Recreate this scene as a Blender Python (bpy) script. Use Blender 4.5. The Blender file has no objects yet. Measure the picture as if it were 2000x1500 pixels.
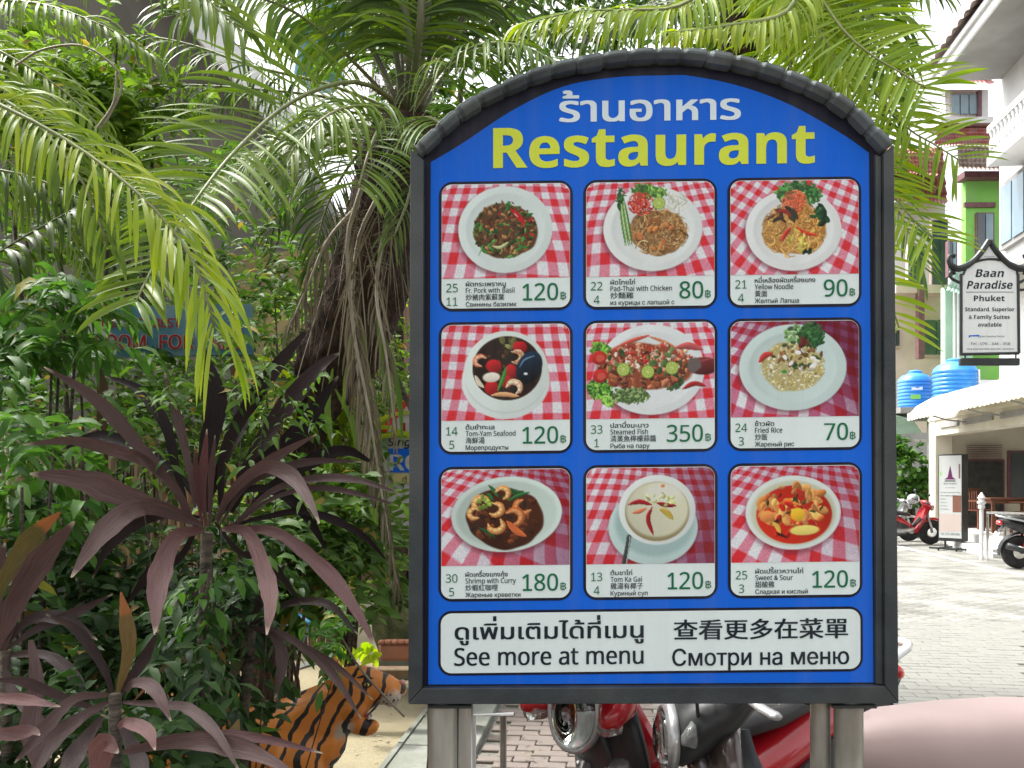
import bpy, bmesh, math, random
import numpy as np
from mathutils import Vector, Matrix, noise

SC = bpy.context.scene
COL = SC.collection
rnd = random.Random(7)
rng = np.random.default_rng(11)
R = math.radians
FPX, HX, HY, EYE = 1750.0, 1000.0, 930.0, 1.55

# ---------------------------------------------------------------- camera, sky, sun, exposure
cam = bpy.data.cameras.new('camera')
cam_o = bpy.data.objects.new('camera', cam)
COL.objects.link(cam_o)
cam_o.location = (0, 0, EYE)
cam_o.rotation_euler = (R(90), 0, 0)
cam.sensor_width = 36.0
cam.lens = 31.5
cam.shift_y = 0.09
cam.clip_start = 0.05
cam.clip_end = 2000
SC.camera = cam_o

SUN_EL, SUN_AZ = R(60), R(298)          # azimuth from +Y, clockwise: ahead, over the garden
w = bpy.data.worlds.new('World')
SC.world = w
w.use_nodes = True
nt = w.node_tree
bg = nt.nodes['Background']
sky = nt.nodes.new('ShaderNodeTexSky')
sky.sky_type = 'NISHITA'
sky.sun_disc = False
sky.sun_elevation = SUN_EL
sky.sun_rotation = SUN_AZ
sky.air_density = 1.0
sky.dust_density = 6.0
sky.ozone_density = 1.0
hs = nt.nodes.new('ShaderNodeHueSaturation')
hs.inputs['Saturation'].default_value = 0.12
nt.links.new(sky.outputs[0], hs.inputs['Color'])
nt.links.new(hs.outputs[0], bg.inputs[0])
bg.inputs[1].default_value = 0.15
sun = bpy.data.lights.new('sun', 'SUN')
sun.energy = 1.5
sun.angle = R(8)
sun.color = (1.0, 0.96, 0.9)
sun_o = bpy.data.objects.new('sun', sun)
COL.objects.link(sun_o)
sd = Vector((math.sin(SUN_AZ) * math.cos(SUN_EL), math.cos(SUN_AZ) * math.cos(SUN_EL), math.sin(SUN_EL)))
sun_o.rotation_euler = sd.to_track_quat('Z', 'Y').to_euler()
sun_o.location = (0, 0, 30)
vs = SC.view_settings
vs.view_transform = 'Standard'
vs.look = 'None'
vs.exposure = 1.66
vs.gamma = 1.0
vs.use_curve_mapping = False
SC.cycles.max_bounces = 8
SC.cycles.transparent_max_bounces = 16


# ---------------------------------------------------------------- helpers
def at(px, py, d):
    """a point at distance d in front of the lens, from its place in the 2000 x 1500 photograph"""
    return Vector(((px - HX) / FPX * d, d, EYE - (py - HY) / FPX * d))


def lin(c):
    c = np.asarray(c, float)
    if c.max() > 1.0:
        c = c / 255.0
    return np.where(c <= 0.04045, c / 12.92, ((c + 0.055) / 1.055) ** 2.4)


def prop(o, label=None, cat=None, group=None, kind=None):
    for k, v in (('label', label), ('category', cat), ('group', group), ('kind', kind)):
        if v:
            o[k] = v
    return o


def thing(name, label, cat, loc=(0, 0, 0), group=None, rz=0.0):
    o = bpy.data.objects.new(name, None)
    COL.objects.link(o)
    o.location = loc
    o.rotation_euler = (0, 0, rz)
    o.empty_display_size = 0.1
    return prop(o, label, cat, group)


def root_loc(p):
    v = Vector((0, 0, 0))
    while p:
        v += p.location
        p = p.parent
    return v


def link(name, me, parent=None, world=False):
    o = bpy.data.objects.new(name, me)
    COL.objects.link(o)
    if parent:
        o.parent = parent
        if world:
            o.location = -root_loc(parent)
    return o


def qmesh(name, V, F, mat, parent=None, attrs=None, smooth=True, world=True, col=None, kind=None):
    """fast mesh from numpy quads"""
    V = np.asarray(V, np.float32).reshape(-1, 3)
    F = np.asarray(F, np.int32).reshape(-1, 4)
    me = bpy.data.meshes.new(name)
    me.vertices.add(len(V))
    me.vertices.foreach_set('co', V.ravel())
    me.loops.add(F.size)
    me.loops.foreach_set('vertex_index', F.ravel())
    me.polygons.add(len(F))
    me.polygons.foreach_set('loop_start', np.arange(0, F.size, 4, dtype=np.int32))
    me.polygons.foreach_set('loop_total', np.full(len(F), 4, np.int32))
    if smooth:
        me.polygons.foreach_set('use_smooth', np.ones(len(F), bool))
    me.update(calc_edges=True)
    for k, a in (attrs or {}).items():
        at_ = me.attributes.new(k, 'FLOAT', 'POINT')
        at_.data.foreach_set('value', np.asarray(a, np.float32).ravel())
    if col is not None:
        ca = me.color_attributes.new('Col', 'FLOAT_COLOR', 'POINT')
        c4 = np.ones((len(V), 4), np.float32)
        c4[:, :3] = col
        ca.data.foreach_set('color', c4.ravel())
    me.materials.append(mat)
    o = link(name, me, parent, world)
    if kind:
        o['kind'] = kind
    return o


class G:
    """collects polygons for one mesh"""
    def __init__(s):
        s.v, s.f = [], []

    def add(s, v, f):
        n = len(s.v)
        s.v += [tuple(p) for p in v]
        s.f += [tuple(i + n for i in q) for q in f]
        return s

    def box(s, c, d, M=None, ch=0.0):
        x, y, z = d[0] / 2, d[1] / 2, d[2] / 2
        if ch <= 0:
            v = [Vector((a, b, e)) for e in (-z, z) for b in (-y, y) for a in (-x, x)]
            f = [(0, 2, 3, 1), (4, 5, 7, 6), (0, 1, 5, 4), (2, 6, 7, 3), (0, 4, 6, 2), (1, 3, 7, 5)]
        else:
            bm = bmesh.new()
            bmesh.ops.create_cube(bm, size=1.0)
            for q in bm.verts:
                q.co = Vector((q.co.x * 2 * x, q.co.y * 2 * y, q.co.z * 2 * z))
            bmesh.ops.bevel(bm, geom=list(bm.edges), offset=ch, segments=1, affect='EDGES')
            bm.verts.index_update()
            v = [q.co.copy() for q in bm.verts]
            f = [tuple(q.index for q in p.verts) for p in bm.faces]
            bm.free()
        c = Vector(c)
        v = [(M @ p if M else p) + c for p in v]
        return s.add(v, f)

    def tube(s, pts, r, n=10, caps=True, flat=1.0, up=None):
        pts = [Vector(p) for p in pts]
        rs = r if hasattr(r, '__len__') else [r] * len(pts)
        t0 = (pts[1] - pts[0]).normalized()
        a = up.copy() if up else (Vector((0, 0, 1)) if abs(t0.z) < 0.9 else Vector((1, 0, 0)))
        v, f = [], []
        for i, p in enumerate(pts):
            t = (pts[min(i + 1, len(pts) - 1)] - pts[max(i - 1, 0)]).normalized()
            b = t.cross(a)
            if b.length < 1e-6:
                b = t.orthogonal()
            b.normalize()
            a = b.cross(t).normalized()
            for k in range(n):
                th = 2 * math.pi * k / n
                v.append(p + (b * math.cos(th) + a * math.sin(th) * flat) * rs[i])
        for i in range(len(pts) - 1):
            for k in range(n):
                k2 = (k + 1) % n
                f.append((i * n + k, i * n + k2, (i + 1) * n + k2, (i + 1) * n + k))
        if caps:
            f.append(tuple(range(n))[::-1])
            f.append(tuple((len(pts) - 1) * n + k for k in range(n)))
        return s.add(v, f)

    def lathe(s, prof, c=(0, 0, 0), n=24, M=None):
        v, f = [], []
        for r_, z in prof:
            for k in range(n):
                th = 2 * math.pi * k / n
                p = Vector((r_ * math.cos(th), r_ * math.sin(th), z))
                v.append((M @ p if M else p) + Vector(c))
        for i in range(len(prof) - 1):
            for k in range(n):
                k2 = (k + 1) % n
                f.append((i * n + k, i * n + k2, (i + 1) * n + k2, (i + 1) * n + k))
        f.append(tuple(range(n))[::-1])
        f.append(tuple((len(prof) - 1) * n + k for k in range(n)))
        return s.add(v, f)

    def prism(s, poly, off):
        """poly: 3D points of a flat outline; off: extrusion vector"""
        poly = [Vector(p) for p in poly]
        off = Vector(off)
        n = len(poly)
        v = poly + [p + off for p in poly]
        f = [tuple(range(n))[::-1], tuple(range(n, 2 * n))]
        f += [(k, (k + 1) % n, n + (k + 1) % n, n + k) for k in range(n)]
        return s.add(v, f)

    def loft(s, rings, caps=True):
        n = len(rings[0])
        v = [p for r_ in rings for p in r_]
        f = []
        for i in range(len(rings) - 1):
            for k in range(n):
                k2 = (k + 1) % n
                f.append((i * n + k, i * n + k2, (i + 1) * n + k2, (i + 1) * n + k))
        if caps:
            f.append(tuple(range(n))[::-1])
            f.append(tuple((len(rings) - 1) * n + k for k in range(n)))
        return s.add(v, f)

    def ball(s, c, r, n=14, M=None):
        r = r if hasattr(r, '__len__') else (r, r, r)
        v, f = [], []
        m = n // 2
        for i in range(m + 1):
            ph = math.pi * i / m
            q = max(math.sin(ph), 0.02)
            for k in range(n):
                th = 2 * math.pi * k / n
                p = Vector((r[0] * q * math.cos(th), r[1] * q * math.sin(th), r[2] * math.cos(ph)))
                v.append((M @ p if M else p) + Vector(c))
        for i in range(m):
            for k in range(n):
                k2 = (k + 1) % n
                f.append((i * n + k, (i + 1) * n + k, (i + 1) * n + k2, i * n + k2))
        f.append(tuple(range(n)))
        f.append(tuple(m * n + k for k in range(n))[::-1])
        return s.add(v, f)

    def build(s, name, mat, parent=None, smooth=False, world=False, kind=None, fix=True):
        me = bpy.data.meshes.new(name)
        me.from_pydata(s.v, [], s.f)
        if fix:
            bm = bmesh.new()
            bm.from_mesh(me)
            bmesh.ops.recalc_face_normals(bm, faces=bm.faces)
            bm.to_mesh(me)
            bm.free()
        me.materials.append(mat)
        if smooth:
            me.shade_smooth()
            if smooth != 'all':
                me.set_sharp_from_angle(angle=R(38))
        o = link(name, me, parent, world)
        if kind:
            o['kind'] = kind
        return o


def spline(pts, n):
    """Catmull-Rom through pts, n samples, roughly even in length"""
    P = [np.array(p, float) for p in pts]
    P = [2 * P[0] - P[1]] + P + [2 * P[-1] - P[-2]]
    out = []
    for i in range(1, len(P) - 2):
        for k in range(16):
            t = k / 16.0
            a, b, c, d = P[i - 1], P[i], P[i + 1], P[i + 2]
            out.append(0.5 * (2 * b + (c - a) * t + (2 * a - 5 * b + 4 * c - d) * t * t + (3 * b - a - 3 * c + d) * t ** 3))
    out.append(P[-2])
    out = np.array(out)
    L = np.concatenate([[0], np.cumsum(np.linalg.norm(np.diff(out, axis=0), axis=1))])
    s = np.linspace(0, L[-1], n)
    return np.stack([np.interp(s, L, out[:, j]) for j in range(out.shape[1])], 1)


def nrm(a):
    return a / np.maximum(np.linalg.norm(a, axis=-1, keepdims=True), 1e-9)


# ---------------------------------------------------------------- materials
def mat(name, c1, c2=None, rough=0.6, metal=0.0, scale=8.0, bump=0.0, bscale=None, stretch=None, trans=0.0,
        coat=0.0, detail=4.0, spec=0.5, ramp=(0.35, 0.65), dirt=None, dscale=1.5, bdist=0.01, emit=0.0):
    m = bpy.data.materials.new(name)
    m.use_nodes = True
    nt = m.node_tree
    N, L = nt.nodes, nt.links
    b = N['Principled BSDF']
    c2 = c2 or tuple(min(1, x * 1.25) for x in c1)
    tc = N.new('ShaderNodeTexCoord')
    mp = N.new('ShaderNodeMapping')
    if stretch:
        mp.inputs['Scale'].default_value = stretch
    L.new(tc.outputs['Object'], mp.inputs[0])
    nz = N.new('ShaderNodeTexNoise')
    nz.inputs['Scale'].default_value = scale
    nz.inputs['Detail'].default_value = detail
    L.new(mp.outputs[0], nz.inputs['Vector'])
    rp = N.new('ShaderNodeValToRGB')
    rp.color_ramp.elements[0].position, rp.color_ramp.elements[1].position = ramp
    rp.color_ramp.elements[0].color = (*c1, 1)
    rp.color_ramp.elements[1].color = (*c2, 1)
    L.new(nz.outputs['Fac'], rp.inputs[0])
    out = rp.outputs[0]
    if dirt:
        n2 = N.new('ShaderNodeTexNoise')
        n2.inputs['Scale'].default_value = dscale
        n2.inputs['Detail'].default_value = 8
        L.new(tc.outputs['Object'], n2.inputs['Vector'])
        r2 = N.new('ShaderNodeValToRGB')
        r2.color_ramp.elements[0].position, r2.color_ramp.elements[1].position = 0.48, 0.72
        L.new(n2.outputs['Fac'], r2.inputs[0])
        mx = N.new('ShaderNodeMix')
        mx.data_type = 'RGBA'
        L.new(r2.outputs[0], mx.inputs[0])
        L.new(out, mx.inputs[6])
        mx.inputs[7].default_value = (*dirt, 1)
        out = mx.outputs[2]
    L.new(out, b.inputs['Base Color'])
    b.inputs['Roughness'].default_value = rough
    b.inputs['Metallic'].default_value = metal
    b.inputs['Specular IOR Level'].default_value = spec
    b.inputs['Coat Weight'].default_value = coat
    b.inputs['Transmission Weight'].default_value = trans
    if bump > 0:
        bn = N.new('ShaderNodeTexNoise')
        bn.inputs['Scale'].default_value = bscale or scale * 4
        bn.inputs['Detail'].default_value = 5
        L.new(mp.outputs[0], bn.inputs['Vector'])
        bp = N.new('ShaderNodeBump')
        bp.inputs['Strength'].default_value = bump
        bp.inputs['Distance'].default_value = bdist
        L.new(bn.outputs['Fac'], bp.inputs['Height'])
        L.new(bp.outputs[0], b.inputs['Normal'])
    if emit:
        L.new(out, b.inputs['Emission Color'])
        b.inputs['Emission Strength'].default_value = emit
    return m


def leafmat(name, ca, cb, tip=None, rough=0.35, transl=0.35, tipat=0.93, vein=0.0, spot=None, old=None, spec=0.5):
    """leaf: colour from the leaf's own 'tint' value, dry tip from 'along'"""
    m = bpy.data.materials.new(name)
    m.use_nodes = True
    nt = m.node_tree
    N, L = nt.nodes, nt.links
    b = N['Principled BSDF']
    a1 = N.new('ShaderNodeAttribute')
    a1.attribute_name = 'tint'
    a2 = N.new('ShaderNodeAttribute')
    a2.attribute_name = 'along'
    rp = N.new('ShaderNodeValToRGB')
    rp.color_ramp.elements[0].color = (*ca, 1)
    rp.color_ramp.elements[1].color = (*cb, 1)
    if old:
        rp.color_ramp.elements[1].position = 0.9
        e_ = rp.color_ramp.elements.new(0.96)
        e_.color = (*old, 1)
    L.new(a1.outputs['Fac'], rp.inputs[0])
    out = rp.outputs[0]
    tc = N.new('ShaderNodeTexCoord')
    if vein:
        a3 = N.new('ShaderNodeAttribute')
        a3.attribute_name = 'across'
        nz = N.new('ShaderNodeTexNoise')
        cx = N.new('ShaderNodeCombineXYZ')
        ml = N.new('ShaderNodeMath')
        ml.operation = 'MULTIPLY'
        ml.inputs[1].default_value = 14
        L.new(a3.outputs['Fac'], ml.inputs[0])
        L.new(ml.outputs[0], cx.inputs[0])
        m3 = N.new('ShaderNodeMath')
        m3.operation = 'MULTIPLY'
        m3.inputs[1].default_value = 5
        L.new(a2.outputs['Fac'], m3.inputs[0])
        L.new(m3.outputs[0], cx.inputs[1])
        m4 = N.new('ShaderNodeMath')
        m4.operation = 'MULTIPLY'
        m4.inputs[1].default_value = 31.0
        L.new(a1.outputs['Fac'], m4.inputs[0])
        L.new(m4.outputs[0], cx.inputs[2])
        nz.inputs['Scale'].default_value = 1.3
        nz.inputs['Detail'].default_value = 5
        L.new(cx.outputs[0], nz.inputs['Vector'])
        r3 = N.new('ShaderNodeMapRange')
        r3.inputs['To Min'].default_value = 1 - vein
        r3.inputs['To Max'].default_value = 1 + vein * 1.6
        r3.inputs['From Min'].default_value = 0.3
        r3.inputs['From Max'].default_value = 0.7
        L.new(nz.outputs['Fac'], r3.inputs[0])
        vm = N.new('ShaderNodeVectorMath')
        vm.operation = 'SCALE'
        L.new(out, vm.inputs[0])
        L.new(r3.outputs[0], vm.inputs['Scale'])
        out = vm.outputs[0]
        bpv = N.new('ShaderNodeBump')
        bpv.inputs['Strength'].default_value = 0.55
        bpv.inputs['Distance'].default_value = 0.004
        L.new(nz.outputs['Fac'], bpv.inputs['Height'])
        L.new(bpv.outputs[0], b.inputs['Normal'])
    if tip:
        r2 = N.new('ShaderNodeValToRGB')
        r2.color_ramp.elements[0].position = tipat
        r2.color_ramp.elements[1].position = min(1, tipat + 0.05)
        L.new(a2.outputs['Fac'], r2.inputs[0])
        mx = N.new('ShaderNodeMix')
        mx.data_type = 'RGBA'
        L.new(r2.outputs[0], mx.inputs[0])
        L.new(out, mx.inputs[6])
        mx.inputs[7].default_value = (*tip, 1)
        out = mx.outputs[2]
    if spot:
        n2 = N.new('ShaderNodeTexNoise')
        n2.inputs['Scale'].default_value = 9
        n2.inputs['Detail'].default_value = 6
        L.new(tc.outputs['Object'], n2.inputs['Vector'])
        r4 = N.new('ShaderNodeValToRGB')
        r4.color_ramp.elements[0].position, r4.color_ramp.elements[1].position = 0.6, 0.7
        L.new(n2.outputs['Fac'], r4.inputs[0])
        mx = N.new('ShaderNodeMix')
        mx.data_type = 'RGBA'
        L.new(r4.outputs[0], mx.inputs[0])
        L.new(out, mx.inputs[6])
        mx.inputs[7].default_value = (*spot, 1)
        out = mx.outputs[2]
    L.new(out, b.inputs['Base Color'])
    b.inputs['Roughness'].default_value = rough
    b.inputs['Specular IOR Level'].default_value = spec
    if transl:
        tr = N.new('ShaderNodeBsdfTranslucent')
        hv = N.new('ShaderNodeHueSaturation')
        hv.inputs['Value'].default_value = 1.6
        hv.inputs['Saturation'].default_value = 1.1
        L.new(out, hv.inputs['Color'])
        L.new(hv.outputs[0], tr.inputs[0])
        ms = N.new('ShaderNodeMixShader')
        ms.inputs[0].default_value = transl
        L.new(b.outputs[0], ms.inputs[1])
        L.new(tr.outputs[0], ms.inputs[2])
        L.new(ms.outputs[0], N['Material Output'].inputs[0])
    return m


def printmat(name, col=None, rough=0.35, attr=False, ribs=True, grain=0.06):
    """printed vinyl: flat colour (or the 'Col' print) over a finely ribbed sheet"""
    m = bpy.data.materials.new(name)
    m.use_nodes = True
    nt = m.node_tree
    N, L = nt.nodes, nt.links
    b = N['Principled BSDF']
    tc = N.new('ShaderNodeTexCoord')
    if attr:
        a = N.new('ShaderNodeVertexColor')
        a.layer_name = 'Col'
        src = a.outputs[0]
    else:
        rg = N.new('ShaderNodeRGB')
        rg.outputs[0].default_value = (*col, 1)
        src = rg.outputs[0]
    nz = N.new('ShaderNodeTexNoise')
    nz.inputs['Scale'].default_value = 260
    nz.inputs['Detail'].default_value = 3
    L.new(tc.outputs['Object'], nz.inputs['Vector'])
    n2 = N.new('ShaderNodeTexNoise')
    n2.inputs['Scale'].default_value = 3.0
    n2.inputs['Detail'].default_value = 6
    L.new(tc.outputs['Object'], n2.inputs['Vector'])
    ad = N.new('ShaderNodeMath')
    ad.operation = 'ADD'
    L.new(nz.outputs['Fac'], ad.inputs[0])
    L.new(n2.outputs['Fac'], ad.inputs[1])
    mr = N.new('ShaderNodeMapRange')
    mr.inputs['From Min'].default_value = 0.6
    mr.inputs['From Max'].default_value = 1.4
    mr.inputs['To Min'].default_value = 1 - grain
    mr.inputs['To Max'].default_value = 1 + grain
    L.new(ad.outputs[0], mr.inputs[0])
    fac = mr.outputs[0]
    wv = N.new('ShaderNodeTexWave')
    wv.wave_type = 'BANDS'
    wv.bands_direction = 'X'
    wv.inputs['Scale'].default_value = 116
    L.new(tc.outputs['Object'], wv.inputs['Vector'])
    vm = N.new('ShaderNodeVectorMath')
    vm.operation = 'SCALE'
    L.new(src, vm.inputs[0])
    L.new(fac, vm.inputs['Scale'])
    L.new(vm.outputs[0], b.inputs['Base Color'])
    b.inputs['Roughness'].default_value = rough + 0.15
    b.inputs['Specular IOR Level'].default_value = 0.22
    if ribs:
        bp = N.new('ShaderNodeBump')
        bp.inputs['Strength'].default_value = 0.25
        bp.inputs['Distance'].default_value = 0.001
        L.new(wv.outputs['Fac'], bp.inputs['Height'])
        b2 = N.new('ShaderNodeBump')
        b2.inputs['Strength'].default_value = 0.5
        b2.inputs['Distance'].default_value = 0.012
        L.new(n2.outputs['Fac'], b2.inputs['Height'])
        L.new(b2.outputs[0], bp.inputs['Normal'])
        L.new(bp.outputs[0], b.inputs['Normal'])
    # thin film of dust, thicker in faint drips
    m5 = N.new('ShaderNodeMapping')
    m5.inputs['Scale'].default_value = (26, 26, 1.6)
    L.new(tc.outputs['Object'], m5.inputs[0])
    n5 = N.new('ShaderNodeTexNoise')
    n5.inputs['Scale'].default_value = 1.0
    n5.inputs['Detail'].default_value = 6
    L.new(m5.outputs[0], n5.inputs['Vector'])
    r5 = N.new('ShaderNodeMapRange')
    r5.inputs['From Min'].default_value = 0.45
    r5.inputs['From Max'].default_value = 0.8
    r5.inputs['To Max'].default_value = 0.10
    L.new(n5.outputs['Fac'], r5.inputs[0])
    x5 = N.new('ShaderNodeMix')
    x5.data_type = 'RGBA'
    L.new(r5.outputs[0], x5.inputs[0])
    L.new(vm.outputs[0], x5.inputs[6])
    x5.inputs[7].default_value = (0.28, 0.27, 0.23, 1)
    L.new(x5.outputs[2], b.inputs['Base Color'])
    return m


M = {}
M['frame'] = mat('dark_frame_paint', (0.022, 0.029, 0.031), (0.038, 0.047, 0.05), rough=0.5, scale=14, bump=0.12, bscale=180, dirt=(0.08, 0.085, 0.08), dscale=3)
M['trim'] = mat('moulded_dark_trim', (0.075, 0.092, 0.092), (0.17, 0.2, 0.2), rough=0.7, spec=0.3, scale=9, bump=0.2, bscale=60, dirt=(0.1, 0.11, 0.1), dscale=7)
M['blue'] = printmat('blue_print', (0.004, 0.135, 0.72), rough=0.5)
M['navy'] = printmat('navy_print', (0.009, 0.009, 0.024))
M['white'] = printmat('white_print', (0.76, 0.86, 0.84), grain=0.03)
M['yellow'] = printmat('yellow_print', (0.70, 0.80, 0.06), grain=0.04)
M['paleblue'] = printmat('pale_print', (0.76, 0.88, 0.92), grain=0.03)
M['ink'] = printmat('dark_ink', (0.012, 0.02, 0.03), ribs=False)
M['green'] = printmat('green_ink', (0.008, 0.16, 0.065), ribs=False)
M['photo'] = printmat('dish_photo_print', attr=True, grain=0.05)
M['steel'] = mat('brushed_steel', (0.42, 0.42, 0.39), (0.62, 0.62, 0.58), rough=0.38, metal=0.75, scale=5, stretch=(6, 6, 1), bump=0.06, bscale=60, dirt=(0.2, 0.19, 0.16), dscale=2.5)
M['chrome'] = mat('chrome', (0.75, 0.75, 0.75), (0.8, 0.8, 0.8), rough=0.1, metal=1.0)
M['alloy'] = mat('cast_alloy', (0.5, 0.5, 0.51), (0.62, 0.62, 0.63), rough=0.35, metal=0.7)
M['rubber'] = mat('tyre_rubber', (0.012, 0.012, 0.012), (0.03, 0.03, 0.03), rough=0.8, scale=20, bump=0.3)
M['blackplastic'] = mat('black_plastic', (0.012, 0.013, 0.014), (0.025, 0.027, 0.03), rough=0.38, scale=12, bump=0.05, dirt=(0.06, 0.06, 0.055), dscale=4)
M['redpaint'] = mat('red_scooter_paint', (0.42, 0.008, 0.015), (0.5, 0.012, 0.02), rough=0.25, coat=0.7, scale=3)
M['brownpaint'] = mat('bronze_brown_paint', (0.05, 0.035, 0.03), (0.07, 0.05, 0.045), rough=0.25, coat=0.7)
M['whitepaint'] = mat('white_scooter_paint', (0.7, 0.7, 0.7), (0.78, 0.78, 0.78), rough=0.25, coat=0.5)
M['silverpaint'] = mat('silver_scooter_paint', (0.42, 0.44, 0.45), (0.5, 0.52, 0.53), rough=0.3, metal=0.5, coat=0.5)
M['pinkseat'] = mat('faded_pink_vinyl', (0.37, 0.275, 0.26), (0.43, 0.325, 0.31), rough=0.6, scale=3, bump=0.12, bscale=220, bdist=0.002, dirt=(0.31, 0.22, 0.19), dscale=3)
M['blackseat'] = mat('black_vinyl', (0.015, 0.015, 0.016), (0.03, 0.03, 0.03), rough=0.45, bump=0.1, bscale=90)
M['lampred'] = mat('red_lamp_plastic', (0.6, 0.01, 0.01), (0.7, 0.02, 0.02), rough=0.15, coat=1.0)
M['lampclear'] = mat('clear_lamp_plastic', (0.75, 0.78, 0.76), (0.85, 0.86, 0.85), rough=0.05, trans=0.85)
M['lampamber'] = mat('amber_lamp_plastic', (0.8, 0.25, 0.02), (0.85, 0.3, 0.03), rough=0.15, coat=1)


# ================================================================ text as flat print
_glyph_n = {}


def sans(s, bold=False):
    """plain Latin letters and digits -> the matching sans-serif code points (a humanist face)"""
    o = ''
    for ch in s:
        k = ord(ch)
        if 65 <= k <= 90:
            o += chr((0x1D5D4 if bold else 0x1D5A0) + k - 65)
        elif 97 <= k <= 122:
            o += chr((0x1D5EE if bold else 0x1D5BA) + k - 97)
        elif 48 <= k <= 57:
            o += chr((0x1D7EC if bold else 0x1D7E2) + k - 48)
        else:
            o += ch
    return o


def _curve_loops(s, size=1.0):
    cu = bpy.data.curves.new('txt', 'FONT')
    cu.body = s
    cu.size = size
    cu.fill_mode = 'NONE'
    cu.resolution_u = 4
    ob = bpy.data.objects.new('txt', cu)
    me = bpy.data.meshes.new_from_object(ob)
    nv = len(me.vertices)
    co = np.zeros(nv * 3)
    me.vertices.foreach_get('co', co)
    co = co.reshape(-1, 3)[:, :2]
    ne = len(me.edges)
    ed = np.zeros(ne * 2, int)
    me.edges.foreach_get('vertices', ed)
    ed = ed.reshape(-1, 2)
    starts = []
    loops = []
    brk = np.ones(nv, bool)
    for a, b in ed:
        if abs(a - b) == 1:
            brk[max(a, b)] = False
    idx = np.nonzero(brk)[0].tolist() + [nv]
    for i in range(len(idx) - 1):
        if idx[i + 1] - idx[i] > 2:
            loops.append(co[idx[i]:idx[i + 1]].copy())
    bpy.data.meshes.remove(me)
    bpy.data.objects.remove(ob)
    bpy.data.curves.remove(cu)
    return loops


def glyph_count(ch):
    if ch not in _glyph_n:
        _glyph_n[ch] = 0 if ch == ' ' else len(_curve_loops(ch))
    return _glyph_n[ch]


UPPER = 'ิีึืัํ'
TONE = '่้๊๋'


ONE = chr(0x1D7E2 + 1)


def outline(s, face='sans'):
    if face:
        s = sans(s, face == 'bold')
    loops = _curve_loops(s)
    if ONE in s:                                # a foot under the figure one
        k = 0
        for ch in s:
            if ch == ONE:
                q = loops[k]
                xr = q[:, 0].max()
                wd, cx = 0.2, xr - 0.045
                area = 0.5 * np.sum(q[:, 0] * np.roll(q[:, 1], -1) - np.roll(q[:, 0], -1) * q[:, 1])
                b = np.array([(cx - wd, 0), (cx + wd, 0), (cx + wd, 0.065), (cx - wd, 0.065)])
                loops.append(b if area > 0 else b[::-1])
            k += glyph_count(ch)
    if any(c in TONE for c in s):
        k = 0
        for i, ch in enumerate(s):
            n = glyph_count(ch)
            if ch in TONE and i and s[i - 1] in UPPER:
                for q in range(k, min(k + n, len(loops))):
                    loops[q][:, 1] += 0.19
                    loops[q][:, 0] -= 0.01
            k += n
    return loops


def fill_text(s, x, base, height=None, width=None, bold=0.0, rows=34, ref='H', slant=0.0, align='l', xs=1.0, face='sans'):
    """quads (in drawing coordinates, y down) that fill text s, nonzero winding, row by row.
    height: of the reference glyph; width: total; both given = stretched"""
    loops = outline(s, face)
    if not loops:
        return np.zeros((0, 4, 2))
    rl = np.concatenate(outline(ref, face))
    h = rl[:, 1].max() - rl[:, 1].min()
    allp = np.concatenate(loops)
    x0, x1 = allp[:, 0].min(), allp[:, 0].max()
    if height:
        sy = height / h
        sx = sy * xs if not width else width / (x1 - x0)
    else:
        sx = width / (x1 - x0)
        sy = sx
    P = []
    for lp in loops:
        q = lp.copy()
        q[:, 0] = (q[:, 0] - x0) * sx
        q[:, 1] = q[:, 1] * sy
        q[:, 0] += q[:, 1] * slant
        P.append(q)
    if bold:
        B = []
        for k in (-1, -0.33, 0.33, 1):
            for j in (-0.35, 0.35):
                B += [q + np.array([k * bold, j * bold]) for q in P]
        P = B
    A = np.concatenate(P)
    Bn = np.concatenate([np.roll(q, -1, 0) for q in P])
    y0, y1 = A[:, 1].min(), A[:, 1].max()
    nr = max(6, int(rows * (y1 - y0) / ((height or h * sy))))
    ys = np.linspace(y0, y1, nr + 1)
    w_ = (x1 - x0) * sx
    ox = {'l': x, 'c': x - w_ / 2, 'r': x - w_}[align]
    out = []
    for i in range(nr):
        ya, yb = ys[i], ys[i + 1]
        ym = (ya + yb) / 2
        up = (A[:, 1] <= ym) & (Bn[:, 1] > ym)
        dn = (A[:, 1] > ym) & (Bn[:, 1] <= ym)
        k = np.nonzero(up | dn)[0]
        if len(k) < 2:
            continue
        sl = (Bn[k, 0] - A[k, 0]) / (Bn[k, 1] - A[k, 1])
        xm = A[k, 0] + (ym - A[k, 1]) * sl
        sl = np.clip(sl, -2.5, 2.5)
        o = np.argsort(xm)
        wn = 0
        st = None
        for j in o:
            prev = wn
            wn += 1 if up[k[j]] else -1
            if prev == 0 and wn != 0:
                st = j
            elif prev != 0 and wn == 0 and st is not None:
                h2 = (yb - ya) / 2 * 1.02
                out.append([(ox + xm[st] - sl[st] * h2, base - ym + h2), (ox + xm[j] - sl[j] * h2, base - ym + h2),
                            (ox + xm[j] + sl[j] * h2, base - ym - h2), (ox + xm[st] + sl[st] * h2, base - ym - h2)])
    return np.array(out).reshape(-1, 4, 2)


def print_quads(name, quads, mapper, mt, parent, world=True):
    q = quads.reshape(-1, 2)
    V = mapper(q)
    F = np.arange(len(q)).reshape(-1, 4)
    return qmesh(name, V, F, mt, parent, smooth=False, world=world)


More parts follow.
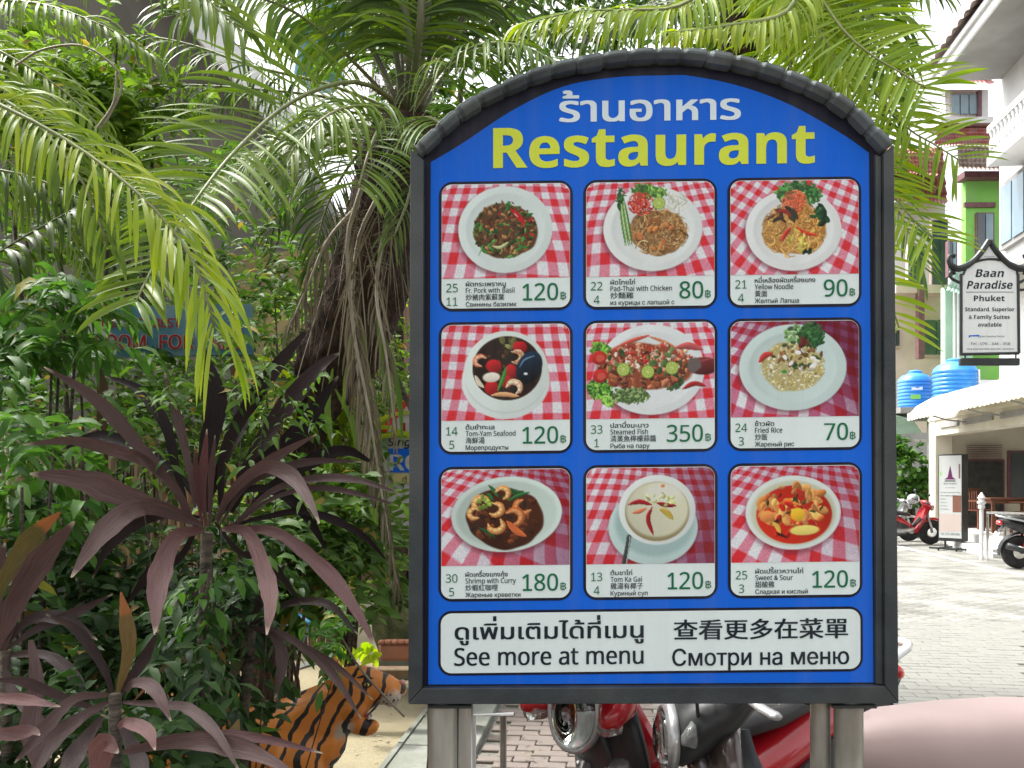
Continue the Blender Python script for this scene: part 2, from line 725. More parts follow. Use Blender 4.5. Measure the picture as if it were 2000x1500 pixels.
def round_rect(x0, y0, x1, y1, r, n=7):
    pts = []
    for cx, cy, a0 in ((x1 - r, y0 + r, -90), (x1 - r, y1 - r, 0), (x0 + r, y1 - r, 90), (x0 + r, y0 + r, 180)):
        for k in range(n + 1):
            a = R(a0 + 90 * k / n)
            pts.append((cx + r * math.cos(a), cy + r * math.sin(a)))
    return np.array(pts)


def flat_poly(name, pts, mapper, mt, parent, world=True):
    g = G()
    V = mapper(np.asarray(pts, float))
    g.add([tuple(v) for v in V], [tuple(range(len(V)))])
    o = g.build(name, mt, parent, world=world, fix=False)
    return o


# ================================================================ the dish photographs, painted as colour per point
class Canvas:
    def __init__(s, w=250.0, h=184.0, k=0.68):
        s.w, s.h = w, h
        s.nx, s.ny = int(w * k), int(h * k)
        xs, ys = np.meshgrid(np.linspace(0, w, s.nx), np.linspace(0, h, s.ny))
        s.x, s.y = xs, ys
        s.c = np.ones((s.ny, s.nx, 3))

    def mix(s, a, col):
        a = np.clip(a, 0, 1)[..., None]
        s.c = s.c * (1 - a) + np.asarray(col, float) * a

    def gingham(s, cell, ang=0.0, persp=0.0, dark=None, red=(222, 50, 58), pink=(224, 140, 160), white=(232, 236, 240), warp=3.0, cx=125, cy=92, seed=0):
        r_ = np.random.default_rng(seed)
        X, Y = s.x - cx, s.y - cy
        z = 1 + persp * (Y / 92.0)
        X2, Y2 = X / z, Y / z * (1 - 0.25 * persp)
        ph = r_.random(4) * 6
        X2 = X2 + warp * np.sin(Y / 31 + ph[0]) + warp * 0.5 * np.sin(X / 17 + ph[1])
        Y2 = Y2 + warp * np.sin(X / 37 + ph[2]) + warp * 0.5 * np.sin(Y / 19 + ph[3])
        c_, s_ = math.cos(ang), math.sin(ang)
        u, v = (c_ * X2 + s_ * Y2) / cell, (-s_ * X2 + c_ * Y2) / cell
        su = np.clip(0.5 + 3.5 * np.sin(np.pi * u), 0, 1)
        sv = np.clip(0.5 + 3.5 * np.sin(np.pi * v), 0, 1)
        wv = 1 + 0.05 * r_.standard_normal(X.shape)
        W, P_, D = (np.asarray(q, float) for q in (white, pink, red))
        a, b = su[..., None], sv[..., None]
        s.c = ((1 - a) * (1 - b) * W + (a * (1 - b) + b * (1 - a)) * P_ + a * b * D) * wv[..., None]
        if dark:
            dx, dy, amt = dark
            t = np.clip((dx * X / 125 + dy * Y / 92) * 0.5 + 0.5, 0, 1) ** 1.3 * amt
            s.c = s.c * (1 - t[..., None] * np.array([0.45, 0.75, 0.6]))
        return s

    def ell(s, cx, cy, rx, ry, col, rot=0.0, soft=1.2, shade=None, wob=0.0, seed=0, alpha=1.0):
        X, Y = s.x - cx, s.y - cy
        c_, s_ = math.cos(rot), math.sin(rot)
        u, v = (c_ * X + s_ * Y) / rx, (-s_ * X + c_ * Y) / ry
        d = np.sqrt(u * u + v * v)
        if wob:
            r_ = np.random.default_rng(seed)
            th = np.arctan2(v, u)
            d = d / (1 + sum(wob / (k ** 0.7) * np.sin(k * th + r_.random() * 6.3) for k in (2, 3, 5, 8, 11)))
        a = np.clip((1 - d) * min(rx, ry) / soft + 0.5, 0, 1) * alpha
        col = np.asarray(col, float)
        if shade is not None:
            g = 1 + shade[0] * u[..., None] + shade[1] * v[..., None]
            if len(shade) > 2:
                g = g + shade[2] * (np.clip(d, 0, 1) ** 3)[..., None]
            col = col * g
        s.mix(a, col)
        return s

    def stroke(s, pts, wd, col, hl=0.35, taper=True):
        P = spline(pts, 14)
        x0, x1 = P[:, 0].min() - wd - 2, P[:, 0].max() + wd + 2
        y0, y1 = P[:, 1].min() - wd - 2, P[:, 1].max() + wd + 2
        i0, i1 = np.searchsorted(s.y[:, 0], [y0, y1])
        j0, j1 = np.searchsorted(s.x[0], [x0, x1])
        if i1 <= i0 or j1 <= j0:
            return s
        X, Y = s.x[i0:i1, j0:j1], s.y[i0:i1, j0:j1]
        best = np.full(X.shape, 9.0)
        sg = np.zeros(X.shape)
        for k in range(len(P) - 1):
            a, b = P[k], P[k + 1]
            ab = b - a
            t = np.clip(((X - a[0]) * ab[0] + (Y - a[1]) * ab[1]) / (ab @ ab + 1e-9), 0, 1)
            dx, dy = X - a[0] - t * ab[0], Y - a[1] - t * ab[1]
            f = (k + t) / (len(P) - 1)
            ww = wd * (np.sin(np.pi * np.clip(f, 0.03, 0.97)) ** 0.5 if taper else 1.0) / 2
            d = np.hypot(dx, dy) / np.maximum(ww, 0.3)
            m_ = d < best
            best = np.where(m_, d, best)
            sg = np.where(m_, -(dx + dy) / np.maximum(ww, 0.3), sg)
        al = np.clip((1 - best) * wd / 2 / 0.8 + 0.5, 0, 1)[..., None]
        cc = np.asarray(col, float) * (1 + hl * np.clip(sg, -1, 1)[..., None] * 0.6)
        s.c[i0:i1, j0:j1] = s.c[i0:i1, j0:j1] * (1 - al) + cc * al
        return s

    def bits(s, n, cx, cy, rx, ry, cols, size=(3, 8), seed=0, asp=(0.4, 1.0), rot=0.0, hl=0.3, power=0.5):
        r_ = np.random.default_rng(seed)
        for k in range(n):
            a = r_.random() * 6.283
            q = r_.random() ** power
            u, v = q * math.cos(a) * rx, q * math.sin(a) * ry
            x, y = cx + u * math.cos(rot) - v * math.sin(rot), cy + u * math.sin(rot) + v * math.cos(rot)
            L_ = r_.uniform(*size)
            th = r_.random() * 3.1416
            dx, dy = math.cos(th) * L_ / 2, math.sin(th) * L_ / 2
            bend = r_.uniform(-0.3, 0.3)
            c = np.asarray(cols[r_.integers(len(cols))], float) * r_.uniform(0.75, 1.2)
            s.stroke([(x - dx, y - dy), (x - dy * bend, y + dx * bend), (x + dx, y + dy)], L_ * r_.uniform(*asp), c, hl)
        return s

    def noodles(s, n, cx, cy, rx, ry, cols, ln=30, wd=2.0, seed=0):
        r_ = np.random.default_rng(seed)
        for k in range(n):
            a = r_.random() * 6.283
            q = r_.random() ** 0.5 * 0.85
            x, y = cx + q * math.cos(a) * rx, cy + q * math.sin(a) * ry
            th = r_.random() * 6.283
            pts = [(x, y)]
            turn = r_.uniform(-0.9, 0.9)
            for j in range(4):
                th += turn + r_.uniform(-0.3, 0.3)
                x += math.cos(th) * ln / 4
                y += math.sin(th) * ln / 4
                e = math.hypot((x - cx) / rx, (y - cy) / ry)
                if e > 1:
                    x, y = cx + (x - cx) / e, cy + (y - cy) / e
                pts.append((x, y))
            s.stroke(pts, wd * r_.uniform(0.7, 1.3), np.asarray(cols[r_.integers(len(cols))], float) * r_.uniform(0.7, 1.15), 0.4, taper=False)
        return s

    def lime(s, x, y, r):
        s.ell(x, y, r, r, (120, 165, 50), soft=1)
        s.ell(x, y, r * 0.86, r * 0.86, (205, 215, 130), soft=1)
        s.ell(x, y, r * 0.74, r * 0.74, (165, 195, 75), soft=1)
        for k in range(8):
            a = k * math.pi / 4 + 0.2
            s.stroke([(x, y), (x + 0.4 * r * math.cos(a), y + 0.4 * r * math.sin(a)), (x + 0.7 * r * math.cos(a), y + 0.7 * r * math.sin(a))], 1.1, (215, 225, 150), 0, taper=False)
        return s

    def plate(s, cx, cy, rx, ry, rim=0.16, tone=(226, 236, 234), shadow=(8, 8), inner=(0.04, 0.02)):
        s.ell(cx + shadow[0] * -0.5, cy + shadow[1] * 0.7, rx * 1.01, ry * 1.01, (110, 40, 55), soft=9, alpha=0.55)
        s.ell(cx, cy, rx, ry, tone, soft=1.3, shade=(-0.03, -0.02))
        t = np.asarray(tone, float)
        s.ell(cx, cy, rx * (1 - rim), ry * (1 - rim), t * 0.955, soft=4, shade=(inner[0], inner[1], 0.03))
        s.ell(cx, cy, rx * (1 - rim * 1.5), ry * (1 - rim * 1.5), t * 0.985, soft=5, shade=(0.02, 0.02))
        return s

    def lettuce(s, cx, cy, rx, ry, seed=0, cols=((60, 110, 50), (95, 150, 60), (130, 180, 80), (40, 85, 45))):
        s.ell(cx, cy, rx * 0.9, ry * 0.9, (55, 95, 48), wob=0.08, seed=seed)
        s.bits(int(rx * ry / 9) + 14, cx, cy, rx, ry, cols, (5, 11), seed, (0.4, 0.8), hl=0.5)
        return s


def shrimp(c, x, y, r, rot, cols=((235, 165, 110), (245, 205, 160))):
    pts = [(x + r * math.cos(rot + a), y + r * 0.85 * math.sin(rot + a)) for a in (0, 1.1, 2.2, 3.3, 4.1)]
    c.stroke(pts, r * 0.85, cols[0], 0.4)
    c.stroke([(p[0] * 0.93 + x * 0.07, p[1] * 0.93 + y * 0.07) for p in pts], r * 0.4, cols[1], 0.3)
    for a in (0.6, 1.4, 2.2, 3.0, 3.7):
        c.stroke([(x + r * 0.65 * math.cos(rot + a), y + r * 0.55 * math.sin(rot + a)), (x + r * math.cos(rot + a), y + r * 0.85 * math.sin(rot + a)),
                  (x + r * 1.3 * math.cos(rot + a), y + r * 1.1 * math.sin(rot + a))], 1.0, (205, 100, 55), 0, taper=False)


def dish(i):
    c = Canvas()
    if i == 0:
        c.gingham(17, 0.0, 0.22, warp=2, seed=1)
        c.plate(124, 89, 92, 85, tone=(222, 236, 232))
        c.ell(124, 92, 62, 54, (92, 62, 32), wob=0.05, seed=3, soft=3)
        c.bits(210, 124, 90, 60, 54, ((120, 80, 42), (150, 104, 60), (82, 52, 28), (168, 124, 76), (56, 66, 28), (58, 40, 22)), (5, 12), 2, (0.4, 0.9), hl=0.6)
        c.bits(42, 124, 92, 61, 54, ((52, 120, 48), (34, 90, 36), (90, 150, 70)), (6, 14), 4, (0.25, 0.6), hl=0.5)
        c.bits(12, 126, 86, 52, 46, ((170, 30, 28), (130, 26, 22)), (8, 14), 5, (0.25, 0.4), hl=0.5)
        c.stroke([(136, 50), (147, 60), (163, 78)], 10, (196, 22, 32), 0.7)
        c.stroke([(141, 57), (149, 65)], 2, (250, 200, 200), 0)
        c.stroke([(100, 122), (114, 124), (130, 114)], 6, (205, 205, 150), 0.4)
        c.bits(5, 155, 118, 15, 14, ((70, 150, 60),), (10, 15), 8, (0.3, 0.5))
        c.stroke([(82, 118), (76, 130), (72, 140)], 2, (110, 150, 90), 0)
    elif i == 1:
        c.gingham(15, -0.12, 0.25, warp=3, seed=2)
        c.plate(130, 91, 97, 83, tone=(230, 238, 236))
        c.bits(90, 172, 44, 26, 26, ((232, 232, 215), (220, 224, 200), (240, 240, 228)), (10, 22), 6, (0.08, 0.14), hl=0.3)
        c.lettuce(116, 18, 26, 15, 2, ((90, 150, 60), (140, 190, 90), (70, 120, 50)))
        c.lettuce(140, 20, 14, 10, 5, ((90, 150, 60), (150, 190, 90)))
        c.ell(140, 98, 57, 44, (140, 100, 55), wob=0.06, seed=4, soft=3)
        c.noodles(190, 140, 97, 60, 46, ((205, 165, 105), (225, 190, 135), (160, 112, 62), (110, 70, 36), (190, 145, 85)), 26, 2.0, 3)
        c.bits(50, 168, 84, 26, 24, ((195, 155, 95), (170, 130, 75)), (3, 6), 9)
        c.noodles(60, 107, 42, 25, 22, ((216, 70, 50), (235, 95, 70), (180, 45, 38)), 26, 2.2, 7)
        c.bits(14, 130, 100, 40, 30, ((200, 130, 70), (175, 105, 60)), (9, 14), 12, (0.6, 0.9))
        for k in range(7):
            c.stroke([(64 + k * 1.6, 22 + k * 2), (68 + k * 2.2, 70), (76 + k * 2.3, 124)], 3.4, ((70, 120, 50), (120, 160, 90), (190, 205, 160))[k % 3], 0.5)
        c.bits(14, 66, 30, 6, 18, ((40, 90, 40), (60, 110, 50)), (14, 22), 3, (0.15, 0.25))
        c.lime(142, 41, 12.5)
    elif i == 2:
        c.gingham(14.5, 0.55, 0.2, warp=3, seed=5)
        c.plate(123, 97, 94, 80, tone=(232, 238, 236))
        c.lettuce(132, 28, 46, 26, 3, ((50, 110, 55), (80, 145, 70), (35, 85, 45), (120, 165, 95)))
        c.ell(124, 97, 61, 50, (175, 125, 65), wob=0.05, seed=8, soft=3)
        c.noodles(240, 124, 97, 63, 54, ((222, 165, 80), (235, 190, 110), (190, 125, 55), (238, 178, 95), (205, 140, 70)), 30, 2.1, 8)
        c.noodles(70, 125, 41, 24, 21, ((235, 105, 65), (245, 130, 90), (215, 80, 55)), 26, 2.0, 4)
        c.bits(10, 172, 70, 14, 20, ((25, 60, 35), (40, 80, 45)), (12, 20), 5, (0.5, 0.8), hl=0.6)
        c.bits(10, 104, 68, 26, 12, ((95, 60, 40), (45, 60, 35), (60, 45, 35)), (14, 24), 15, (0.3, 0.5), hl=0.6)
        c.stroke([(118, 92), (108, 104), (99, 120)], 8, (200, 45, 35), 0.6)
        c.stroke([(128, 92), (148, 104), (172, 108)], 7, (212, 60, 42), 0.6)
        c.stroke([(90, 62), (106, 60), (118, 70)], 8, (150, 40, 40), 0.6)
        c.bits(14, 135, 118, 22, 22, ((235, 215, 105), (220, 190, 80)), (10, 18), 25, (0.3, 0.5))
        c.bits(3, 150, 138, 8, 4, ((30, 60, 35),), (8, 12), 2)
    elif i == 3:
        c.gingham(16.5, 0.03, 0.15, warp=2, seed=7)
        c.ell(125, 108, 86, 74, (225, 236, 232), soft=2, shade=(-0.04, -0.03))
        c.ell(126, 104, 78, 66, (170, 190, 185), soft=7, alpha=0.5)
        c.ell(126, 90, 82, 78, (224, 236, 230), soft=1.5, shade=(-0.05, -0.02))
        c.ell(128, 84, 68, 62, (58, 34, 20), soft=1.5)
        c.ell(128, 84, 64, 58, (40, 24, 16), soft=5)
        c.bits(60, 128, 82, 60, 52, ((52, 34, 20), (34, 40, 22), (88, 60, 32), (30, 26, 20)), (6, 14), 3, hl=0.6)
        c.bits(6, 132, 36, 22, 8, ((110, 110, 60), (150, 150, 90)), (8, 14), 2)
        for (x, y, w_, h_) in ((102, 80, 15, 14), (136, 90, 12, 14), (153, 44, 14, 12), (98, 122, 14, 15), (126, 110, 12, 12)):
            c.ell(x, y, w_, h_, (176, 26, 30), wob=0.06, seed=int(x), soft=2, shade=(-0.15, -0.25))
        c.stroke([(66, 98), (73, 112), (82, 120)], 9, (226, 214, 190), 0.3)
        c.ell(97, 101, 17, 9.5, (238, 232, 215), rot=-0.05, soft=2, shade=(0, -0.1))
        shrimp(c, 77, 70, 12, 1.5, ((210, 120, 80), (240, 200, 170)))
        shrimp(c, 144, 62, 13, 4.2, ((225, 190, 160), (200, 150, 110)))
        c.ell(171, 83, 24, 33, (18, 34, 50), rot=0.45, soft=1.5, shade=(-0.5, -0.5))
        c.stroke([(152, 82), (162, 68), (182, 60)], 3, (110, 150, 175), 0.2)
        c.ell(164, 95, 4, 2.5, (225, 235, 240))
        c.stroke([(110, 126), (120, 104), (126, 82)], 8, (70, 140, 50), 0.5)
        shrimp(c, 140, 122, 14, 3.3, ((236, 190, 150), (250, 225, 200)))
        c.stroke([(98, 136), (120, 134), (150, 138)], 9, (230, 170, 120), 0.4)
    elif i == 4:
        c.gingham(16, 0.0, 0.2, warp=2, seed=9)
        c.plate(127, 90, 104, 87, tone=(230, 238, 238))
        c.ell(115, 84, 92, 46, (150, 78, 50), wob=0.05, seed=3, soft=4)
        c.stroke([(60, 45), (95, 32), (122, 24)], 8, (205, 90, 70), 0.4)
        c.stroke([(122, 26), (150, 36), (175, 48)], 6, (210, 130, 90), 0.3)
        c.lettuce(28, 52, 20, 16, 2, ((120, 180, 70), (150, 205, 90), (90, 150, 55)))
        c.lettuce(25, 125, 26, 20, 3, ((110, 175, 60), (150, 205, 90), (70, 130, 45)))
        c.lettuce(42, 145, 14, 14, 6, ((120, 180, 70), (150, 205, 90)))
        c.lettuce(85, 140, 38, 15, 7, ((120, 150, 90), (80, 110, 60), (160, 180, 120)))
        c.lettuce(170, 112, 22, 18, 8, ((40, 70, 35), (60, 95, 45)))
        c.bits(170, 112, 92, 88, 34, ((130, 60, 42), (96, 48, 34), (160, 92, 60), (72, 50, 34), (188, 120, 86)), (7, 16), 4, (0.4, 0.8), hl=0.6)
        c.bits(210, 122, 66, 84, 27, ((228, 180, 150), (215, 130, 100), (198, 70, 56), (236, 212, 190), (226, 150, 118), (182, 56, 48)), (4, 10), 6, (0.4, 0.9), hl=0.5)
        c.bits(24, 122, 76, 80, 30, ((70, 100, 50), (100, 130, 70)), (6, 12), 7)
        c.stroke([(176, 48), (200, 45), (226, 52)], 14, (190, 90, 90), 0.5)
        c.ell(228, 84, 32, 17, (110, 42, 45), soft=2, shade=(-0.1, -0.3))
        c.stroke([(205, 78), (228, 74), (250, 70)], 4, (150, 70, 72), 0.3)
        c.ell(210, 82, 14, 14, (110, 100, 98), soft=4, wob=0.1)
        c.stroke([(188, 128), (210, 118), (232, 122)], 10, (165, 45, 45), 0.5)
        for x, y in ((25, 66), (27, 101)):
            c.ell(x, y, 15, 13, (186, 48, 40), wob=0.05, soft=2, shade=(-0.1, -0.2))
            c.ell(x + 2, y + 1, 9, 7, (212, 92, 76), wob=0.1, soft=2)
        for x, y in ((72, 89), (120, 94), (167, 87)):
            c.lime(x, y, 13)
    elif i == 5:
        c.gingham(17, 0.25, 0.3, dark=(1.0, -0.7, 1.0), red=(205, 45, 62), pink=(205, 120, 150), warp=5, seed=12)
        c.plate(121, 89, 105, 83, rim=0.18, tone=(206, 226, 222))
        c.lettuce(124, 24, 18, 16, 4, ((130, 175, 110), (170, 205, 150)))
        c.lettuce(157, 30, 26, 26, 3, ((50, 100, 55), (75, 130, 70), (35, 75, 42)))
        c.ell(120, 88, 63, 46, (190, 178, 120), wob=0.06, seed=9, soft=4)
        c.bits(420, 120, 88, 64, 47, ((222, 210, 150), (205, 188, 120), (236, 228, 180), (176, 155, 90), (240, 235, 205)), (3, 7), 3, (0.4, 0.7), hl=0.4)
        c.bits(40, 128, 66, 52, 26, ((130, 90, 50), (165, 120, 80), (110, 80, 40), (60, 90, 50)), (6, 12), 6, hl=0.5)
        c.stroke([(56, 78), (66, 66), (80, 62)], 12, (190, 55, 50), 0.4)
        c.bits(12, 130, 76, 40, 25, ((240, 236, 215), (250, 245, 230)), (8, 13), 16)
        c.bits(8, 132, 40, 14, 8, ((100, 40, 35), (60, 90, 45)), (10, 14), 5)
        c.ell(104, 97, 5, 3.5, (60, 150, 60))
    elif i == 6:
        c.gingham(18, 0.3, 0.45, dark=(1.0, -0.1, 0.7), warp=4, seed=14)
        c.ell(126, 92, 108, 74, (110, 45, 60), soft=10, alpha=0.6, rot=-0.08)
        c.ell(127, 86, 108, 72, (205, 222, 214), rot=-0.08, soft=1.5, shade=(0.04, -0.02, 0.04))
        c.ell(127, 86, 98, 63, (192, 210, 200), rot=-0.08, soft=5, shade=(0.07, 0.02))
        c.ell(124, 94, 76, 58, (70, 36, 18), wob=0.04, seed=4, soft=3, shade=(0.1, -0.1))
        c.bits(60, 124, 92, 70, 50, ((90, 46, 22), (55, 30, 18), (115, 60, 28)), (6, 14), 4, hl=0.6)
        for k, (x0, y0, x1, y1) in enumerate(((92, 30, 110, 52), (118, 54, 160, 42), (130, 60, 172, 44), (74, 112, 104, 130), (88, 46, 100, 58), (120, 36, 150, 46))):
            c.stroke([(x0, y0), ((x0 + x1) / 2, (y0 + y1) / 2 - 2), (x1, y1)], 7, ((50, 110, 55), (38, 88, 48))[k % 2], 0.6)
        for x, y, r_, ro in ((118, 46, 13, 3.5), (78, 66, 15, 2.0), (104, 76, 14, 4.5), (66, 84, 12, 1.0), (106, 106, 15, 5.4), (160, 72, 16, 0.5), (140, 92, 17, 3.8)):
            shrimp(c, x, y, r_, ro, ((226, 150, 80), (246, 205, 140)) if x < 130 else ((190, 105, 55), (225, 160, 100)))
        c.stroke([(128, 100), (146, 118), (164, 128)], 13, (212, 110, 60), 0.5)
        c.bits(16, 84, 66, 14, 14, ((130, 160, 60), (160, 180, 80)), (5, 9), 9)
    elif i == 7:
        c.gingham(15.5, 0.08, 0.3, dark=(1.0, 0.2, 0.85), warp=3, seed=17)
        c.ell(130, 118, 88, 74, (100, 30, 45), soft=9, alpha=0.5)
        c.ell(130, 114, 87, 72, (198, 222, 218), soft=1.5, shade=(-0.02, -0.04))
        c.ell(134, 104, 78, 66, (150, 180, 176), soft=9, alpha=0.7)
        c.ell(138, 81, 75, 67, (226, 234, 230), soft=1.5, shade=(-0.05, -0.03))
        c.ell(138, 84, 63, 57, (150, 138, 98), soft=2)
        c.ell(138, 80, 61, 53, (216, 216, 188), soft=6, shade=(0.03, -0.04))
        c.ell(150, 48, 34, 18, (228, 230, 215), soft=9)
        c.stroke([(82, 70), (104, 65), (127, 71)], 9, (165, 24, 34), 0.5)
        c.stroke([(138, 68), (156, 72), (174, 73)], 9, (150, 22, 30), 0.5)
        c.stroke([(128, 76), (120, 98), (130, 128)], 9, (160, 24, 34), 0.5)
        c.stroke([(90, 86), (102, 84), (116, 78)], 8, (222, 130, 90), 0.4)
        c.stroke([(144, 80), (156, 86), (168, 98)], 12, (196, 170, 70), 0.4)
        c.stroke([(146, 36), (152, 34)], 6, (235, 140, 60), 0.2)
        c.bits(14, 140, 62, 30, 14, ((190, 200, 130), (215, 215, 160)), (5, 10), 5)
        c.stroke([(83, 132), (80, 150), (72, 188)], 9, (58, 62, 60), 0.6, taper=False)
        c.stroke([(85, 132), (83, 150), (77, 188)], 2, (170, 185, 185), 0.2, taper=False)
    else:
        c.gingham(17.5, 0.28, 0.4, warp=3, seed=21, dark=(0.8, -0.6, 0.45))
        c.ell(120, 95, 94, 74, (110, 45, 60), soft=9, alpha=0.5)
        c.ell(121, 89, 93, 71, (222, 232, 226), soft=1.5, shade=(-0.02, 0.0))
        c.ell(121, 90, 83, 62, (200, 205, 178), soft=5, shade=(-0.03, 0.0))
        c.ell(123, 93, 74, 56, (196, 44, 24), soft=2.5, shade=(-0.1, 0.05))
        c.bits(70, 122, 76, 68, 40, ((220, 140, 70), (236, 170, 95), (198, 105, 50), (228, 150, 85)), (11, 20), 4, (0.5, 0.9), hl=0.45)
        c.bits(12, 122, 92, 64, 42, ((214, 46, 30), (226, 60, 40)), (13, 20), 8, (0.5, 0.9), hl=0.5)
        c.bits(12, 120, 84, 60, 36, ((45, 50, 30), (60, 75, 35)), (8, 14), 9, (0.3, 0.5), hl=0.6)
        c.ell(130, 93, 14, 13, (240, 190, 50), soft=2, shade=(-0.05, -0.12))
        c.ell(143, 123, 29, 9.5, (238, 222, 120), rot=-0.05, soft=2, shade=(0, -0.08))
        c.stroke([(82, 108), (90, 116), (96, 128)], 9, (225, 190, 80), 0.4)
        c.ell(70, 96, 15, 11, (235, 150, 80), wob=0.08, soft=2, shade=(-0.1, -0.2))
        c.stroke([(88, 128), (98, 132), (108, 136)], 6, (70, 30, 22), 0.4)
    return c


# ================================================================ the big menu sign
SD = 1.86                                # distance of the printed face
S = SD / FPX


def place(px, py, dz=0.0):
    """a point of the sign's own drawing (photo pixels) on its face, dz metres proud of it"""
    px, py = np.asarray(px, float), np.asarray(py, float)
    dz = np.zeros_like(px) + dz
    return np.stack([(px - HX) * S, SD - dz, EYE - (py - HY) * S], -1)


def design(q, dz=0.0):
    """regular card grid -> the slightly skewed print"""
    q = np.asarray(q, float)
    u, v = (q[:, 0] - 857) / 827.0, (q[:, 1] - 354) / 968.0
    x = (1 - v) * (857 + u * 827) + v * (855.5 + u * 831.5)
    y = (1 - u) * (354 + v * 968) + u * (343 + v * 970)
    return place(x, y, dz)


sign = thing('menu_sign', 'large blue arched restaurant menu board with nine dish photos on steel posts', 'menu board', (at(1270, 930, SD).x, SD + 0.03, 0))
OUT = [(812, 292), (900, 212), (975, 172), (1050, 141), (1125, 121), (1200, 109), (1290, 103), (1375, 107), (1450, 120), (1550, 152), (1650, 202), (1737, 287)]
IN = [(841, 315), (900, 280), (1000, 214), (1100, 167), (1200, 149), (1300, 145), (1350, 146), (1450, 167), (1550, 205), (1650, 262), (1699, 297)]
out_c = spline(OUT, 60)
in_c = spline(IN, 48)

# carcass behind the print
g = G()
body = [(806, 296)] + [(x, y + 8) for x, y in out_c] + [(1740, 290), (1748, 1368), (800, 1371)]
poly = [Vector(place(x, y, -0.012)) for x, y in body]
g.prism(poly, (0, 0.10, 0))
g.build('cabinet', M['frame'], sign, world=True)
# dark printed margin and blue field
mg = [(829, 305)] + [(x, y + 24) for x, y in spline(OUT, 50)[2:-2]] + [(1716, 295), (1722, 1345), (826, 1345)]
flat_poly('dark_margin', mg, lambda q: place(q[:, 0], q[:, 1], -0.006), M['navy'], sign)
bl = [(x, y) for x, y in in_c] + [(1708, 1334), (836, 1338)]
flat_poly('blue_field', bl, lambda q: place(q[:, 0], q[:, 1], -0.0052), M['blue'], sign)


def bar(name, a, b, c, d, z0, z1):
    g = G()
    P = [Vector(place(*p, z1)) for p in (a, b, c, d)]
    off = Vector((0, z1 - z0, 0))
    g.prism(P, off)
    o = g.build(name, M['frame'], sign, world=True)
    bv = o.modifiers.new('edge', 'BEVEL')
    bv.width = 0.0015
    bv.segments = 2
    return o


bar('frame_side', (803, 296), (829, 318), (826, 1340), (799, 1370), -0.02, 0.016)
bar('frame_side', (1740, 287), (1720, 305), (1723, 1336), (1749, 1369), -0.02, 0.016)
bar('frame_lip', (1708, 303), (1719.5, 308), (1722.5, 1336), (1709, 1335), -0.02, 0.006)
bar('bottom_rail', (799, 1371.5), (826.5, 1341), (1722.5, 1337), (1749, 1370), -0.02, 0.0175)

# moulded trim over the arch: one tile-like piece after another
cum = np.concatenate([[0], np.cumsum(np.linalg.norm(np.diff(out_c, axis=0), axis=1))])
NSEG = 20
for k in range(NSEG):
    rings = []
    for j, (f, bulge) in enumerate(((0.0, -0.45), (0.10, -0.45), (0.24, 0.9), (0.34, 1.0), (0.84, 1.0), (0.93, 0.75), (1.0, -0.45))):
        s_ = (k + f * 0.995) / NSEG * cum[-1]
        p = np.array([np.interp(s_, cum, out_c[:, 0]), np.interp(s_, cum, out_c[:, 1])])
        q = np.array([np.interp(min(s_ + 4, cum[-1]), cum, out_c[:, 0]), np.interp(min(s_ + 4, cum[-1]), cum, out_c[:, 1])])
        q0 = np.array([np.interp(max(s_ - 4, 0), cum, out_c[:, 0]), np.interp(max(s_ - 4, 0), cum, out_c[:, 1])])
        t = nrm(q - q0)
        n_ = np.array([-t[1], t[0]])          # towards the inside of the arch (y down)
        if n_[1] < 0:
            n_ = -n_
        wdt = 19.5 + 2.2 * bulge + (3 if k % 5 == 2 else 0)
        dep = 0.024 + 0.006 * bulge
        ring = []
        for a_, z_ in ((-1.0 - bulge * 0.8, -0.06), (-1.5 - bulge * 0.8, 0.6), (1.5, 0.92), (wdt * 0.38, 1.0), (wdt * 0.55, 0.97), (wdt * 0.93, 0.62), (wdt, -0.2), (wdt * 0.6, -0.4)):
            pp = p + n_ * a_
            ring.append(Vector(place(pp[0], pp[1], dep * z_ if z_ > 0 else z_ * 0.06)))
        rings.append(ring)
    g = G().loft(rings)
    g.build('trim_tile', M['trim'], sign, smooth=False, world=True)

# heading
print_quads('thai_heading', fill_text('ร้านอาหาร', 1094, 236, height=40, width=352, bold=2.0, rows=70, ref='น'), lambda q: place(q[:, 0], q[:, 1] - (q[:, 0] - 1094) * 0.0145, -0.0042), M['paleblue'], sign)
print_quads('restaurant_lettering', fill_text('Restaurant', 964, 327, height=78, width=628, bold=0.9, rows=110, ref='R', face='bold'), lambda q: place(q[:, 0], q[:, 1] - (q[:, 0] - 964) * 0.0165, -0.0042), M['yellow'], sign)

